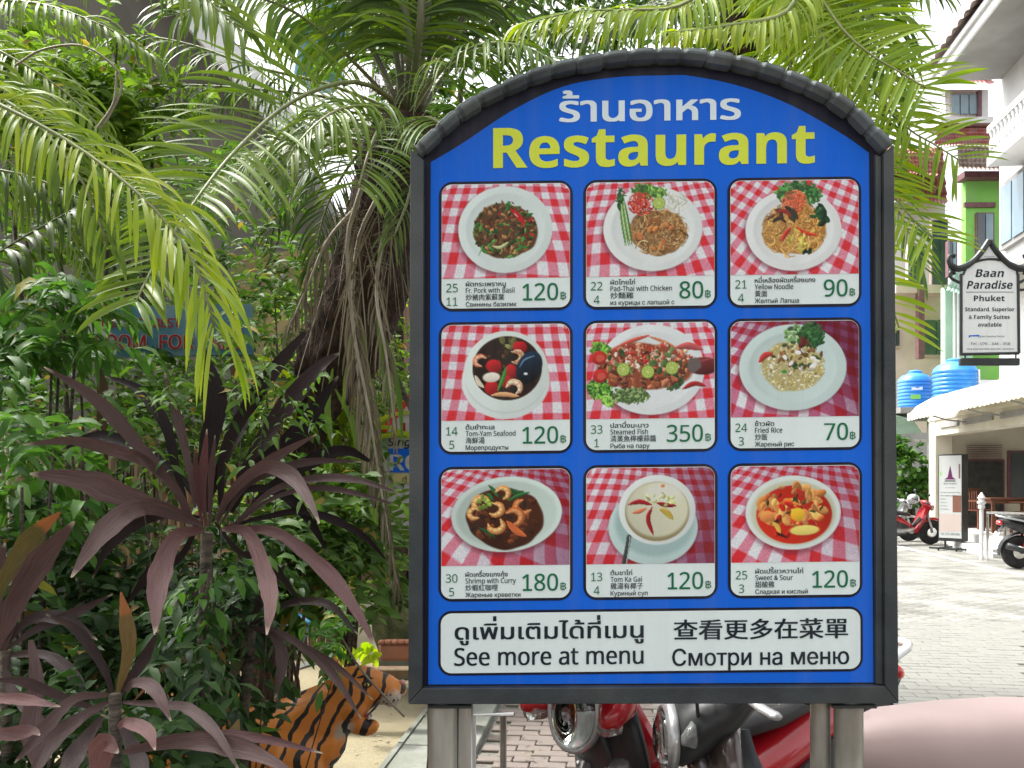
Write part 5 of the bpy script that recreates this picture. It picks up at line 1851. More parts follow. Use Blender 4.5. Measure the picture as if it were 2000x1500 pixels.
M['shrubd'] = leafmat('deep_green_leaf', (0.011, 0.034, 0.008), (0.046, 0.1, 0.02), old=(0.16, 0.1, 0.03), spec=0.3, rough=0.5, transl=0.25)
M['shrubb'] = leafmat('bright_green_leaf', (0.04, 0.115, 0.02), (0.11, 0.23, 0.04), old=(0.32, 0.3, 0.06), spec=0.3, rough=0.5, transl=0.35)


def v3(a):
    return np.array(tuple(a), float)


hero_count = {}


def frond(tree, ctrl, n_leaf, Lmax, face, W=0.014, mtl='palm', hero=False, t0=0.12, droop=1.2, rib=0.010, ang=(68, 28), sides=(1, 1),
          ribmat='rachis', liftf=0.25, tint=(0, 1), jit=0.12, cloud=None, spines=True, lprof=None, tw=0.5, fwd=None, seglen=8, hide=None):
    """one pinnate frond along control points (3D). face: side that looks at the viewer / upwards.
    leaflets of hero fronds are their own objects; the others go to the cloud of the tree."""
    P = spline([v3(c) for c in ctrl], 60)
    g = G()
    rr = [rib * (1 - 0.8 * (k / 59)) + 0.0012 for k in range(60)]
    g.tube([tuple(p) for p in P[::3]] + [tuple(P[-1])], rr[::3] + [rr[-1]], n=7, flat=0.7)
    o = g.build('frond', M[ribmat], tree, smooth='all', world=True)
    T_ = nrm(np.gradient(P, axis=0))
    ts = np.linspace(t0, 0.995, n_leaf)
    B, Dn, Nn, Ls, Ws = [], [], [], [], []
    face = nrm(v3(face))
    for i, t in enumerate(ts):
        for sd in (-1, 1):
            if sides[(sd + 1) // 2] <= 0:
                continue
            tt = min(t + rng.uniform(0, 0.6 / n_leaf), 0.998)
            p = np.array([np.interp(tt * 59, np.arange(60), P[:, j]) for j in range(3)])
            tg = nrm(np.array([np.interp(tt * 59, np.arange(60), T_[:, j]) for j in range(3)]))
            s_ = nrm(np.cross(tg, face)) * sd
            f_ = nrm(np.cross(s_ * sd, tg))
            u = (t - t0) / (1 - t0)
            a = R(ang[0] + (ang[1] - ang[0]) * u ** 1.3) + rng.normal(0, jit * 0.6)
            dr = tg * math.cos(a) + s_ * math.sin(a) + f_ * (liftf + rng.normal(0, jit))
            dr = nrm(dr)
            ln = Lmax * (lprof(u) if lprof else (0.55 + 0.45 * math.sin(math.pi * min(1, u * 1.15 + 0.12)))) * rng.uniform(0.85, 1.08) * sides[(sd + 1) // 2]
            if fwd is not None:
                dr = nrm(dr + v3(fwd) * 0.5)
            nv = nrm(f_ + rng.normal(0, 0.25, 3))
            B.append(p)
            Dn.append(dr)
            Nn.append(nv)
            Ls.append(ln)
            Ws.append(W * rng.uniform(0.8, 1.15))
    B, Dn, Nn, Ls, Ws = (np.array(q) for q in (B, Dn, Nn, Ls, Ws))
    dp = droop * rng.uniform(0.7, 1.35, len(B))
    tn = rng.uniform(tint[0], tint[1], len(B))
    twi = rng.normal(0, tw, len(B))
    used = hero_count.get(tree.name, 0)
    if hero and used + len(B) <= 300:
        V_, F_, al, ac = blades(B, Dn, Nn, Ls, Ws, dp, nseg=seglen, fold=0.35, prof='lance', twist=twi)
        k = (seglen + 1) * 3
        f0 = F_[:seglen * 2]
        for i in range(len(B)):
            qmesh('leaflet', V_[i * k:(i + 1) * k], f0, M[mtl], o, {'tint': np.full(k, tn[i]), 'along': al[:k], 'across': ac[:k]})
        hero_count[tree.name] = used + len(B)
    else:
        cloud.append((mtl, B, Dn, Nn, Ls, Ws, dp, tn, twi))
    if spines:
        Bs, Ds = [], []
        for t in np.linspace(0.03, t0, 12):
            p = P[int(t * 59)]
            tg = T_[int(t * 59)]
            s_ = nrm(np.cross(tg, face))
            for sd in (-1, 1):
                Bs.append(p)
                Ds.append(nrm(s_ * sd + tg * 0.5 + rng.normal(0, 0.25, 3)))
        cloud.append(('palmdry', np.array(Bs), np.array(Ds), np.tile(face, (len(Bs), 1)), np.full(len(Bs), 0.05), np.full(len(Bs), 0.004), np.zeros(len(Bs)), rng.random(len(Bs)), np.zeros(len(Bs))))
    return o


def flush(tree, cloud, name='leaflets'):
    by = {}
    for c in cloud:
        by.setdefault(c[0], []).append(c[1:])
    for mtl, lst in by.items():
        arr = [np.concatenate([l[i] for l in lst]) for i in range(8)]
        V_, F_, al, ac = blades(arr[0], arr[1], arr[2], arr[3], arr[4], arr[5], nseg=7, fold=0.3, twist=arr[7])
        qmesh({'palmdry': 'dry_leaflets'}.get(mtl, name), V_, F_, M[mtl], tree, {'tint': np.repeat(arr[6], 24), 'along': al, 'across': ac}, kind='stuff')


TOCAM = (0, -1, 0.15)
A = at
# ---- palm one: crown at (790, 230)
p1_ = thing('palm_tree', 'spiny date palm with dark fibrous trunk and hanging dead fronds beside the menu board', 'palm', (A(500, 0, 4.0).x, 4.0, 0), 'palms around the garden')
tr = spline([(A(500, 0, 4.0).x, 4.0, 0), A(530, 1150, 3.95), A(610, 850, 3.8), A(690, 640, 3.65), A(742, 480, 3.55), A(775, 330, 3.5), A(792, 240, 3.45)], 90)
g = G()
rings = []
for k in range(90):
    th = np.linspace(0, 2 * math.pi, 28, endpoint=False)
    c = tr[k]
    low = c[2] < 1.75
    r0 = 0.06 if low else 0.06 + 0.11 * min(1, (c[2] - 1.75) / 0.25)
    if c[2] > 2.6:
        r0 *= 1 - 0.35 * (c[2] - 2.6) / 0.4
    rr = [r0 * (1 + 0.22 * noise.noise(Vector((math.cos(a) * 2.3, math.sin(a) * 2.3, c[2] * 7))) + 0.12 * noise.noise(Vector((math.cos(a) * 7, math.sin(a) * 7, c[2] * 20)))) for a in th]
    rings.append([Vector((c[0] + r_ * math.cos(a), c[1] + r_ * math.sin(a), c[2])) for r_, a in zip(rr, th)])
g.loft(rings)
g.build('trunk', M['fibre'], p1_, smooth='all', world=True)
for k in range(46):                              # stubs of cut leaves
    f = rnd.uniform(0.52, 0.97)
    c = tr[int(f * 89)]
    a = rnd.uniform(0, 2 * math.pi)
    o_ = Vector((math.cos(a), math.sin(a), 0))
    b = Vector(tuple(c)) + o_ * 0.1
    G().tube([b, b + o_ * 0.035 + Vector((0, 0, 0.05)), b + o_ * 0.075 + Vector((0, 0, rnd.uniform(0.08, 0.15)))], [0.024, 0.02, 0.009], n=6, flat=0.5).build('leaf_base', M['leafbase'], p1_, smooth=True, world=True)
nb = 900                                         # loose trunk fibres
th = rng.uniform(0, 2 * math.pi, nb)
ix = rng.integers(42, 88, nb)
od = np.stack([np.cos(th), np.sin(th), rng.normal(-0.2, 0.5, nb)], 1)
leaf_cloud('trunk_fibres', tr[ix] + od * 0.13, od + rng.normal(0, 0.5, (nb, 3)), rng.normal(0, 1, (nb, 3)), rng.uniform(0.04, 0.14, nb), 0.003, 3.0, M['fibrestrand'], p1_, kind='stuff', nseg=4, tint=rng.random(nb) * 0.6)

cl = []
crown = A(790, 235, 3.45)
# the long frond that leans down to the left, its face to the viewer
frond(p1_, [A(785, 220, 3.45), A(735, 172, 3.35), A(665, 162, 3.2), A(560, 205, 3.0), A(450, 305, 2.8), A(362, 420, 2.6), A(300, 520, 2.5), A(265, 590, 2.42)], 56, 0.35, TOCAM, W=0.0185, hero=True, t0=0.16, droop=0.75, ang=(78, 44), cloud=cl, tint=(0.35, 1), rib=0.012)
frond(p1_, [A(800, 300, 3.3), A(760, 235, 3.15), A(735, 262, 3.05), A(716, 310, 2.95), A(700, 366, 2.9)], 26, 0.30, TOCAM, W=0.012, hero=True, t0=0.3, droop=1.0, ang=(80, 60), cloud=cl, tint=(0.3, 1.0), rib=0.011, lprof=lambda u: 0.9 - 0.25 * u)
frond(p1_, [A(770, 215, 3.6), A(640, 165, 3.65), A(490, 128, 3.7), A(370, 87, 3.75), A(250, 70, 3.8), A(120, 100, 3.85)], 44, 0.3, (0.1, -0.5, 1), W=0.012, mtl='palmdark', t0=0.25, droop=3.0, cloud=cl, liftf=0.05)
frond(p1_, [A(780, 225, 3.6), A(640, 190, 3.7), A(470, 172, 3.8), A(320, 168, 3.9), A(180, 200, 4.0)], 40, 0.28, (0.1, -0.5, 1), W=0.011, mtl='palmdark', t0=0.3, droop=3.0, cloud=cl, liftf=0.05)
frond(p1_, [A(775, 210, 3.5), A(690, 120, 3.4), A(600, 40, 3.3), A(520, 0, 3.2), A(440, -10, 3.1), A(350, 30, 3.0)], 50, 0.36, (0.2, -0.9, 0.5), W=0.014, t0=0.25, droop=1.6, cloud=cl)
frond(p1_, [A(785, 210, 3.5), A(720, 90, 3.5), A(640, -40, 3.5), A(540, -140, 3.4), A(420, -160, 3.3)], 56, 0.42, (0.2, -0.9, 0.4), W=0.014, t0=0.22, droop=1.7, cloud=cl)
# upright petioles
for k, (x1, y1, x2, y2, dd_) in enumerate(((770, 90, 700, -80, 3.4), (800, 80, 770, -90, 3.3), (812, 70, 812, -100, 3.5), (830, 70, 850, -90, 3.35), (850, 80, 900, -70, 3.5), (868, 100, 960, -60, 3.4), (820, 60, 830, -120, 3.2), (780, 60, 740, -100, 3.6), (745, 130, 640, -60, 3.55), (880, 130, 1010, -10, 3.6))):
    frond(p1_, [A(790 + (x1 - 790) * 0.3, 225, 3.45), A(x1, y1, dd_), A(x2, y2, dd_), A(x2 + (x2 - 800) * 1.1, y2 - 260, dd_ - 0.1), A(x2 + (x2 - 800) * 3.2, y2 - 260, dd_ - 0.3)], 56, 0.40, (0.1, -1, 0.3), W=0.013, t0=0.16, droop=1.6, rib=0.017, cloud=cl, ribmat='petiole', mtl=('palm', 'palmdark')[k % 2])
# fronds of palm one reaching right over the board, drooping
frond(p1_, [A(800, 225, 3.4), A(850, 150, 3.2), A(930, 90, 3.0), A(1020, 90, 2.9), A(1100, 130, 2.8)], 40, 0.30, (0, -0.6, 1), W=0.011, t0=0.15, droop=2.4, cloud=cl)
frond(p1_, [A(800, 240, 3.3), A(840, 230, 3.1), A(880, 262, 2.9), A(900, 320, 2.8)], 30, 0.26, (0, -0.8, 1), W=0.010, t0=0.15, droop=1.8, cloud=cl)
frond(p1_, [A(780, 240, 3.35), A(740, 210, 3.15), A(660, 215, 2.95), A(590, 270, 2.85), A(540, 350, 2.8)], 36, 0.30, (0, -0.8, 1), W=0.011, t0=0.2, droop=2.2, cloud=cl, mtl='palm')
frond(p1_, [A(790, 250, 3.3), A(810, 300, 3.1), A(800, 380, 3.0), A(770, 460, 2.95)], 30, 0.24, TOCAM, W=0.008, t0=0.1, droop=1.8, cloud=cl, mtl='palmdark')
frond(p1_, [A(770, 250, 3.5), A(700, 300, 3.5), A(640, 400, 3.5), A(610, 520, 3.5)], 34, 0.28, TOCAM, W=0.010, t0=0.1, droop=2.0, cloud=cl, mtl='palmdark')
# dead fronds that hang
for c_, n_, l_, s_ in (([A(705, 370, 3.1), A(690, 420, 3.1), A(678, 480, 3.1), A(690, 640, 3.1), A(720, 800, 3.08), A(745, 960, 3.05), A(775, 1140, 3.0)], 46, 0.2, (1, 1)),
                       ([A(740, 380, 3.2), A(700, 470, 3.2), A(690, 600, 3.25), A(705, 780, 3.25), A(730, 960, 3.2)], 40, 0.19, (1, 1)),
                       ([A(760, 400, 3.2), A(735, 560, 3.15), A(755, 700, 3.1), A(772, 850, 3.1)], 16, 0.16, (1, 1)),
                       ([A(700, 400, 3.15), A(640, 470, 3.1), A(600, 560, 3.1), A(560, 650, 3.1)], 20, 0.2, (1, 1))):
    frond(p1_, c_, n_, l_, TOCAM, W=0.007, mtl='palmdry', hero=False, t0=0.28, droop=5.0, ang=(35, 15), cloud=cl, ribmat='dryrib', rib=0.011, liftf=0.0, jit=0.25)
bb = []
dd2 = []
for k in range(34):
    p = A(rnd.uniform(665, 790), rnd.uniform(350, 470), rnd.uniform(3.1, 3.3))
    bb.append(v3(p))
    dd2.append((rnd.uniform(-0.5, 0.4), -0.2, -1))
cl.append(('palmdry', np.array(bb), np.array(dd2), rng.normal(0, 1, (34, 3)), rng.uniform(0.3, 0.75, 34), np.full(34, 0.006), rng.uniform(0, 2, 34), rng.random(34), rng.normal(0, 1, 34)))
for c_, n_, l_, m_ in (([A(790, 230, 4.2), A(660, 240, 4.3), A(520, 290, 4.4), A(400, 380, 4.5)], 50, 0.34, 'palm'), ([A(790, 230, 4.0), A(700, 260, 4.1), A(600, 330, 4.2), A(530, 450, 4.25)], 44, 0.32, 'palmdark'),
                   ([A(800, 215, 4.0), A(760, 40, 4.0), A(680, -60, 4.0), A(560, -80, 4.0)], 56, 0.42, 'palmdark')):
    frond(p1_, c_, n_, l_, (0.1, -0.8, 0.7), W=0.0095, mtl=m_, t0=0.2, droop=1.7, cloud=cl, tint=(0.2, 1))
flush(p1_, cl)

# ---- palm two: crown outside the frame at the upper left, arching bright fronds
p2_ = thing('palm_tree', 'palm outside the frame sending a bright yellow-green arching frond in front of the shrubs', 'palm', (-2.6, 2.3, 0), 'palms around the garden')
cl = []
frond(p2_, [A(-420, 90, 2.3), A(-200, 110, 2.2), A(0, 205, 2.05), A(120, 268, 2.0), A(240, 352, 1.95), A(330, 440, 1.9), A(392, 540, 1.87), A(418, 640, 1.85)], 62, 0.19, (0.35, -1, 0.55), W=0.0118, jit=0.2, mtl='palmlime', hero=True, t0=0.22, droop=2.0, ang=(62, 22), cloud=cl, tint=(0.1, 1), rib=0.010, liftf=0.3, lprof=lambda u: 0.75 + 0.35 * u)
frond(p2_, [A(-420, 110, 2.6), A(-150, 120, 2.6), A(0, 190, 2.5), A(90, 260, 2.45), A(170, 370, 2.4), A(210, 480, 2.4)], 46, 0.24, (0.3, -1, 0.5), W=0.014, mtl='palm', hero=True, t0=0.3, droop=2.4, cloud=cl, tint=(0.4, 1))
frond(p2_, [A(-420, 60, 2.9), A(-100, 10, 2.9), A(60, 5, 2.85), A(200, 50, 2.8), A(300, 110, 2.8)], 50, 0.22, (0, -0.5, 1), W=0.012, mtl='palm', t0=0.3, droop=2.8, cloud=cl)
frond(p2_, [A(-420, 100, 3.0), A(-250, 560, 3.0), A(-60, 520, 2.9), A(60, 455, 2.9), A(160, 400, 2.85)], 34, 0.34, (0, -0.4, 1), W=0.018, mtl='palmdark', t0=0.45, droop=4.5, cloud=cl, liftf=0.0, ribmat='petiole')
frond(p2_, [A(-420, 100, 3.1), A(-200, 330, 3.1), A(-20, 330, 3.1), A(100, 360, 3.1), A(230, 430, 3.05)], 34, 0.30, (0, -0.4, 1), W=0.014, mtl='palmdark', t0=0.4, droop=4.0, cloud=cl, liftf=0.0)
frond(p2_, [A(-420, 60, 2.5), A(-300, -60, 2.5), A(-100, -120, 2.4), A(150, -120, 2.35), A(350, -40, 2.3), A(470, 60, 2.25)], 60, 0.3, (0.1, -0.8, 0.7), W=0.013, mtl='palm', t0=0.3, droop=1.9, cloud=cl)
frond(p2_, [A(-420, 80, 3.3), A(-200, 20, 3.3), A(0, 100, 3.2), A(150, 200, 3.2), A(250, 330, 3.2)], 46, 0.26, (0.1, -0.8, 0.7), W=0.012, mtl='palm', t0=0.3, droop=2.3, cloud=cl, tint=(0.5, 1))
for c_, n_, l_, m_ in (([A(-420, 60, 3.6), A(-200, 160, 3.6), A(0, 300, 3.6), A(120, 430, 3.6), A(190, 560, 3.6)], 50, 0.3, 'palm'), ([A(-420, 60, 3.9), A(-150, 220, 3.9), A(100, 330, 3.9), A(280, 480, 3.9)], 50, 0.3, 'palmdark')):
    frond(p2_, c_, n_, l_, (0.1, -0.8, 0.7), W=0.010, mtl=m_, t0=0.3, droop=2.2, cloud=cl, tint=(0.2, 1))
flush(p2_, cl)
g = G()
base_ = Vector((-2.6, 2.6, 0))
g.tube([(-2.9, 2.9, 0), (-2.85, 2.9, 1.2), A(-460, 110, 2.9)], [0.12, 0.1, 0.09], n=14)
g.build('trunk', M['fibre'], p2_, smooth='all', world=True)

# ---- palm three: crown above the board, fronds to both sides
p3_ = thing('palm_tree', 'palm with its crown above the frame, fronds arching over the top of the menu board', 'palm', (A(862, 0, 4.3).x, 4.3, 0), 'palms around the garden')
cl = []
C3 = (1470, -170, 3.3)
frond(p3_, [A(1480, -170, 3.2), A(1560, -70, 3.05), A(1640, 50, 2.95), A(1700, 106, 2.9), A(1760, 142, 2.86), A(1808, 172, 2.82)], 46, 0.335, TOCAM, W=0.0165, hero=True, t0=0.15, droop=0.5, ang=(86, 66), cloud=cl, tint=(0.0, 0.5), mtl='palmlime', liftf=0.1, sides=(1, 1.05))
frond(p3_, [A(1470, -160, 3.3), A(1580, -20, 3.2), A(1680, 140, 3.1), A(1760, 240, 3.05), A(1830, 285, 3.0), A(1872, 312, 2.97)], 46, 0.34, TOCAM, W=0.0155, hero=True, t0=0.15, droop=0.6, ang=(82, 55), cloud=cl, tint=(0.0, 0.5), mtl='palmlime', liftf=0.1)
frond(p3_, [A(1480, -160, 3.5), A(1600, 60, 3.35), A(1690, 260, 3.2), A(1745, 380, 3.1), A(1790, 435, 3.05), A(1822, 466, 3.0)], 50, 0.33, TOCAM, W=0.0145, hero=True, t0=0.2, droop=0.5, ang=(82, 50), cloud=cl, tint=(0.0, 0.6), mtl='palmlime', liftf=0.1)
frond(p3_, [A(1470, -160, 3.5), A(1540, 120, 3.3), A(1630, 370, 3.1), A(1700, 520, 3.0), A(1738, 590, 2.97), A(1756, 640, 2.95)], 46, 0.31, TOCAM, W=0.0155, t0=0.2, droop=0.4, ang=(84, 50), cloud=cl, tint=(0.0, 0.8), mtl='palmlime')
frond(p3_, [A(1470, -160, 3.7), A(1620, 160, 3.7), A(1700, 330, 3.7), A(1760, 420, 3.7), A(1800, 520, 3.7)], 46, 0.3, TOCAM, W=0.014, t0=0.2, droop=0.9, cloud=cl, mtl='palm')
# leftward fronds whose leaflets curl down just above the board
frond(p3_, [A(1480, -150, 3.0), A(1420, -60, 2.9), A(1330, 10, 2.8), A(1230, 20, 2.75), A(1130, 22, 2.7), A(1030, 45, 2.65)], 52, 0.22, (0, -0.9, 1), W=0.014, mtl='palmlime', t0=0.18, droop=2.6, ang=(55, 30), cloud=cl, tint=(0, 0.8), liftf=0.1)
frond(p3_, [A(1500, -150, 3.1), A(1560, -80, 3.0), A(1540, 20, 2.9), A(1420, 50, 2.8), A(1320, 62, 2.7)], 50, 0.19, (0, -0.9, 1), W=0.0135, mtl='palmlime', t0=0.2, droop=2.6, ang=(50, 30), cloud=cl, tint=(0.3, 1), liftf=0.1)
frond(p3_, [A(1480, -160, 3.6), A(1300, -90, 3.6), A(1120, -60, 3.6), A(980, -20, 3.6), A(880, 60, 3.6)], 60, 0.32, (0, -0.9, 1), W=0.013, mtl='palm', t0=0.12, droop=2.2, cloud=cl)
frond(p3_, [A(1480, -160, 4.0), A(1400, -40, 4.0), A(1250, 30, 4.0), A(1080, 60, 4.0), A(930, 110, 4.0)], 60, 0.34, (0, -0.9, 1), W=0.013, mtl='palmdark', t0=0.12, droop=2.2, cloud=cl)
frond(p3_, [A(1480, -160, 3.5), A(1600, -90, 3.4), A(1700, 20, 3.3), A(1730, 130, 3.3), A(1740, 250, 3.3)], 56, 0.34, (0, -0.9, 0.8), W=0.014, mtl='palm', t0=0.1, droop=2.2, cloud=cl)
frond(p3_, [A(1480, -160, 3.3), A(1530, -30, 3.2), A(1600, 60, 3.1), A(1660, 170, 3.0)], 50, 0.30, (0, -0.9, 0.8), W=0.014, mtl='palmlime', t0=0.1, droop=2.4, cloud=cl, tint=(0.2, 1))
frond(p3_, [A(1480, -160, 3.3), A(1600, -140, 3.2), A(1720, -90, 3.1), A(1800, -30, 3.0)], 50, 0.34, (0, -0.9, 0.8), W=0.014, mtl='palm', t0=0.1, droop=1.8, cloud=cl)
frond(p3_, [A(1470, -160, 3.6), A(1440, 0, 3.5), A(1420, 80, 3.5), A(1380, 160, 3.5)], 50, 0.34, (0, -0.9, 0.8), W=0.014, mtl='palm', t0=0.1, droop=2.0, cloud=cl)
flush(p3_, cl)
g = G()
g.tube([tuple(q) for q in spline([(A(862, 0, 4.3).x, 4.3, 0), A(905, 1300, 4.25), A(1150, 900, 4.0), A(1400, 400, 3.7), A(1478, -150, 3.4)], 20)], [0.085] * 16 + [0.09, 0.1, 0.11, 0.12], n=16)
g.build('trunk', M['fibre'], p3_, smooth='all', world=True)


# ================================================================ broad strap leaves of the purple ti plants
def ti_leaf(plant, pts, wpx, d0, d1, m_='ti', tint=None, tilt=0.0, fold=0.3):
    """one leaf from photo points; depth goes from d0 at the base to d1 at the tip"""
    n_ = len(pts)
    P3 = [A(x, y, d0 + (d1 - d0) * (i / (n_ - 1)) ** 1.2) for i, (x, y) in enumerate(pts)]
    P = spline([v3(p) for p in P3], 19)
    T_ = nrm(np.gradient(P, axis=0))
    view = nrm(P - np.array([0, 0, EYE]))
    side = nrm(np.cross(T_, view))
    up = nrm(np.cross(side, T_))
    a = tilt + 0.25 * np.sin(np.linspace(0, 2.5, 19) + rnd.uniform(0, 6))
    sd = side * np.cos(a)[:, None] + up * np.sin(a)[:, None]
    u2 = nrm(np.cross(sd, T_))
    t = np.linspace(0, 1, 19)
    w_ = np.minimum(1, 0.22 + 1.15 * t ** 0.8) * np.clip((1.015 - t) * 2.6, 0, 1) ** 0.75
    w_ = w_ * (0.9 + 0.07 * np.array([rnd.uniform(-1, 1) for _ in t]))
    hw = (wpx / FPX * (d0 + (d1 - d0) * t) / 2 * w_)[:, None]
    wob1 = (0.10 * np.sin(t * 17 + rnd.uniform(0, 6)) * hw[:, 0])[:, None] * u2
    wob2 = (0.10 * np.sin(t * 14 + rnd.uniform(0, 6)) * hw[:, 0])[:, None] * u2
    sgn = 1 if (u2[9] @ view[9]) < 0 else -1
    lift = u2 * hw * sgn * math.sin(fold)
    c5 = [P - sd * hw + lift + wob1, P - sd * hw * 0.5 + lift * 0.42, P, P + sd * hw * 0.5 + lift * 0.42, P + sd * hw + lift + wob2]
    V_ = np.stack(c5, 1).reshape(-1, 3)
    idx = np.arange(19 * 5).reshape(19, 5)
    F_ = np.stack([idx[:-1, :-1], idx[1:, :-1], idx[1:, 1:], idx[:-1, 1:]], -1).reshape(-1, 4)
    al = np.repeat(t, 5)
    ac = np.tile([-1, -.5, 0, .5, 1], 19)
    return qmesh('leaf', V_, F_, M[m_], plant, {'tint': np.full(95, rnd.random() if tint is None else tint), 'along': al, 'across': ac})


def stem(plant, pts, r, m_='bark', name='stem'):
    return G().tube(pts, r, n=10).build(name, M[m_], plant, smooth='all', world=True)


D0 = 2.05
t1_ = thing('purple_ti_plant', 'large purple ti plant with drooping strap leaves in the middle of the bed', 'ti plant', (A(405, 0, D0).x, D0, 0), 'purple ti plants')
stem(t1_, [(A(398, 0, D0).x, D0 + 0.03, 0), A(392, 1300, D0 + 0.02), A(405, 1040, D0)], [0.011, 0.010, 0.014])
X = [([(400, 1035), (345, 1047), (312, 1125), (303, 1240)], 50, D0, 1.7, 'tipink', .35),
     ([(435, 1033), (484, 1041), (517, 1115), (529, 1172), (521, 1240)], 44, D0, 1.7, 'tipink', .45),
     ([(450, 1035), (496, 1033), (553, 1047), (640, 1120), (693, 1190), (736, 1268)], 36, D0, 1.75, 'tipink', .2),
     ([(395, 1025), (320, 996), (266, 992), (205, 1037), (139, 1128)], 50, D0, 1.72, 'ti', .9),
     ([(385, 1020), (330, 1000), (246, 972), (164, 940), (58, 925)], 60, D0, 1.8, 'ti', .75),
     ([(381, 1029), (349, 963), (287, 902), (230, 881), (140, 860), (45, 869)], 30, D0, 1.85, 'ti', .8),
     ([(377, 1025), (340, 950), (287, 890), (185, 779), (86, 717)], 34, D0, 1.9, 'ti', .5),
     ([(422, 1017), (451, 963), (512, 912), (566, 926), (600, 970), (624, 1022)], 36, D0, 1.8, 'ti', .9),
     ([(426, 1021), (455, 955), (525, 900), (619, 848)], 24, D0, 1.95, 'ti', .7),
     ([(430, 1025), (480, 950), (553, 914), (620, 900), (706, 902)], 19, D0, 1.95, 'ti', .3),
     ([(451, 1029), (530, 960), (615, 935), (700, 938), (782, 965)], 20, D0, 1.9, 'ti', .45),
     ([(451, 1032), (530, 975), (615, 953), (700, 965), (778, 988)], 15, D0, 1.9, 'ti', .3),
     ([(402, 1029), (396, 940), (404, 838)], 20, D0, 1.95, 'tipink', .1), ([(410, 1029), (412, 930), (420, 850)], 16, D0, 2.0, 'ti', .6),
     ([(396, 1029), (384, 950), (380, 870)], 14, D0, 1.98, 'tipink', .0),
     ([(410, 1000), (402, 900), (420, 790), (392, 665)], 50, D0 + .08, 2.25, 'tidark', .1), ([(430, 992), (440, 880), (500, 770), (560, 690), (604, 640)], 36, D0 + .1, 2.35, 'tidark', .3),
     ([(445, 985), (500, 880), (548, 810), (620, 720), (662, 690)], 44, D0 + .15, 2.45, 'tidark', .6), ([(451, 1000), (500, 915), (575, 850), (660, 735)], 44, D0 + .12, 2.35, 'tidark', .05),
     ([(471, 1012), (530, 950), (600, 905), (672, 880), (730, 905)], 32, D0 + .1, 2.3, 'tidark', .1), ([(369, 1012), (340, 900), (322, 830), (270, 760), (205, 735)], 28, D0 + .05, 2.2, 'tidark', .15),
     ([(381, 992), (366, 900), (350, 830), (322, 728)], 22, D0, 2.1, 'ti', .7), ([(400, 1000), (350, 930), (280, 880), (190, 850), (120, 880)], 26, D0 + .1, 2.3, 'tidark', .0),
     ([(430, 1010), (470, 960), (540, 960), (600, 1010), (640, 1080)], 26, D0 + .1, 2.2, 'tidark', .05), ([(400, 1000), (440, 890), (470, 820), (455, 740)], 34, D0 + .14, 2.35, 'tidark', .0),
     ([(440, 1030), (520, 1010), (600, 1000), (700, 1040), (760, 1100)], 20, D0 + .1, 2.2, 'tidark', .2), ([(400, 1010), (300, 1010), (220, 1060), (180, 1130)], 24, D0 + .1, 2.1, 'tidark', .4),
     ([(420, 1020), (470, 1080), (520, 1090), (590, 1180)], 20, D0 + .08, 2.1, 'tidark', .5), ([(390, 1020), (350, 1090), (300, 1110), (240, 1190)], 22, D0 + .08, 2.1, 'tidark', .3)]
for p_, w_, a_, b_, m_, ti_ in X:
    ti_leaf(t1_, p_, w_, a_, b_, m_, ti_)

D1 = 1.62
t2_ = thing('purple_ti_plant', 'low purple ti plant with pink-tipped leaves at the bottom corner of the bed', 'ti plant', (A(225, 0, D1).x, D1, 0), 'purple ti plants')
stem(t2_, [(A(222, 0, D1).x, D1, 0), A(225, 1355, D1)], [0.012, 0.011])
X = [([(217, 1357), (143, 1366), (82, 1430), (28, 1490)], 32, D1, 1.4, 'ti', .7), ([(230, 1352), (250, 1275), (246, 1213), (236, 1156)], 36, D1, 1.6, 'tiolive', .8),
     ([(245, 1350), (262, 1334), (299, 1344), (334, 1408)], 32, D1, 1.5, 'ti', .9), ([(240, 1372), (328, 1377), (369, 1385), (422, 1430), (470, 1510)], 28, D1, 1.4, 'ti', .6),
     ([(250, 1460), (308, 1451), (410, 1434), (520, 1445), (630, 1471)], 24, D1 - .1, 1.45, 'tipink', .1), ([(240, 1470), (349, 1447), (471, 1462), (580, 1512)], 46, D1 - .1, 1.4, 'ti', .95),
     ([(230, 1420), (248, 1412), (287, 1428), (303, 1465)], 34, D1 - .1, 1.4, 'tipink', .8), ([(-60, 1340), (-20, 1362), (40, 1366), (118, 1380)], 28, 1.45, 1.35, 'tipink', .9),
     ([(-60, 1400), (0, 1432), (60, 1428), (78, 1436)], 34, 1.45, 1.35, 'tipink', .7), ([(215, 1370), (160, 1400), (100, 1450), (50, 1540)], 38, D1, 1.35, 'ti', .5),
     ([(205, 1540), (195, 1490), (205, 1450), (232, 1470)], 60, 1.4, 1.35, 'tipink', .7), ([(225, 1370), (200, 1300), (150, 1230), (90, 1200)], 26, D1 + .1, 1.7, 'ti', .0),
     ([(225, 1370), (280, 1290), (310, 1230)], 26, D1 + .1, 1.7, 'ti', .05), ([(200, 1390), (120, 1360), (40, 1330), (-20, 1330)], 26, D1 + .05, 1.6, 'ti', .3),
     ([(230, 1400), (270, 1480), (290, 1540)], 40, D1, 1.5, 'ti', .1), ([(200, 1400), (150, 1470), (120, 1540)], 44, D1, 1.5, 'ti', .3), ([(60, 1250), (70, 1330), (60, 1430), (80, 1520)], 46, 1.7, 1.6, 'ti', .75)]
for p_, w_, a_, b_, m_, ti_ in X:
    ti_leaf(t2_, p_, w_, a_, b_, m_, ti_)
D2 = 1.9
t3_ = thing('purple_ti_plant', 'purple ti plant with upright grey-purple leaves cut off by the photo edge', 'ti plant', (A(40, 0, D2).x, D2, 0), 'purple ti plants')
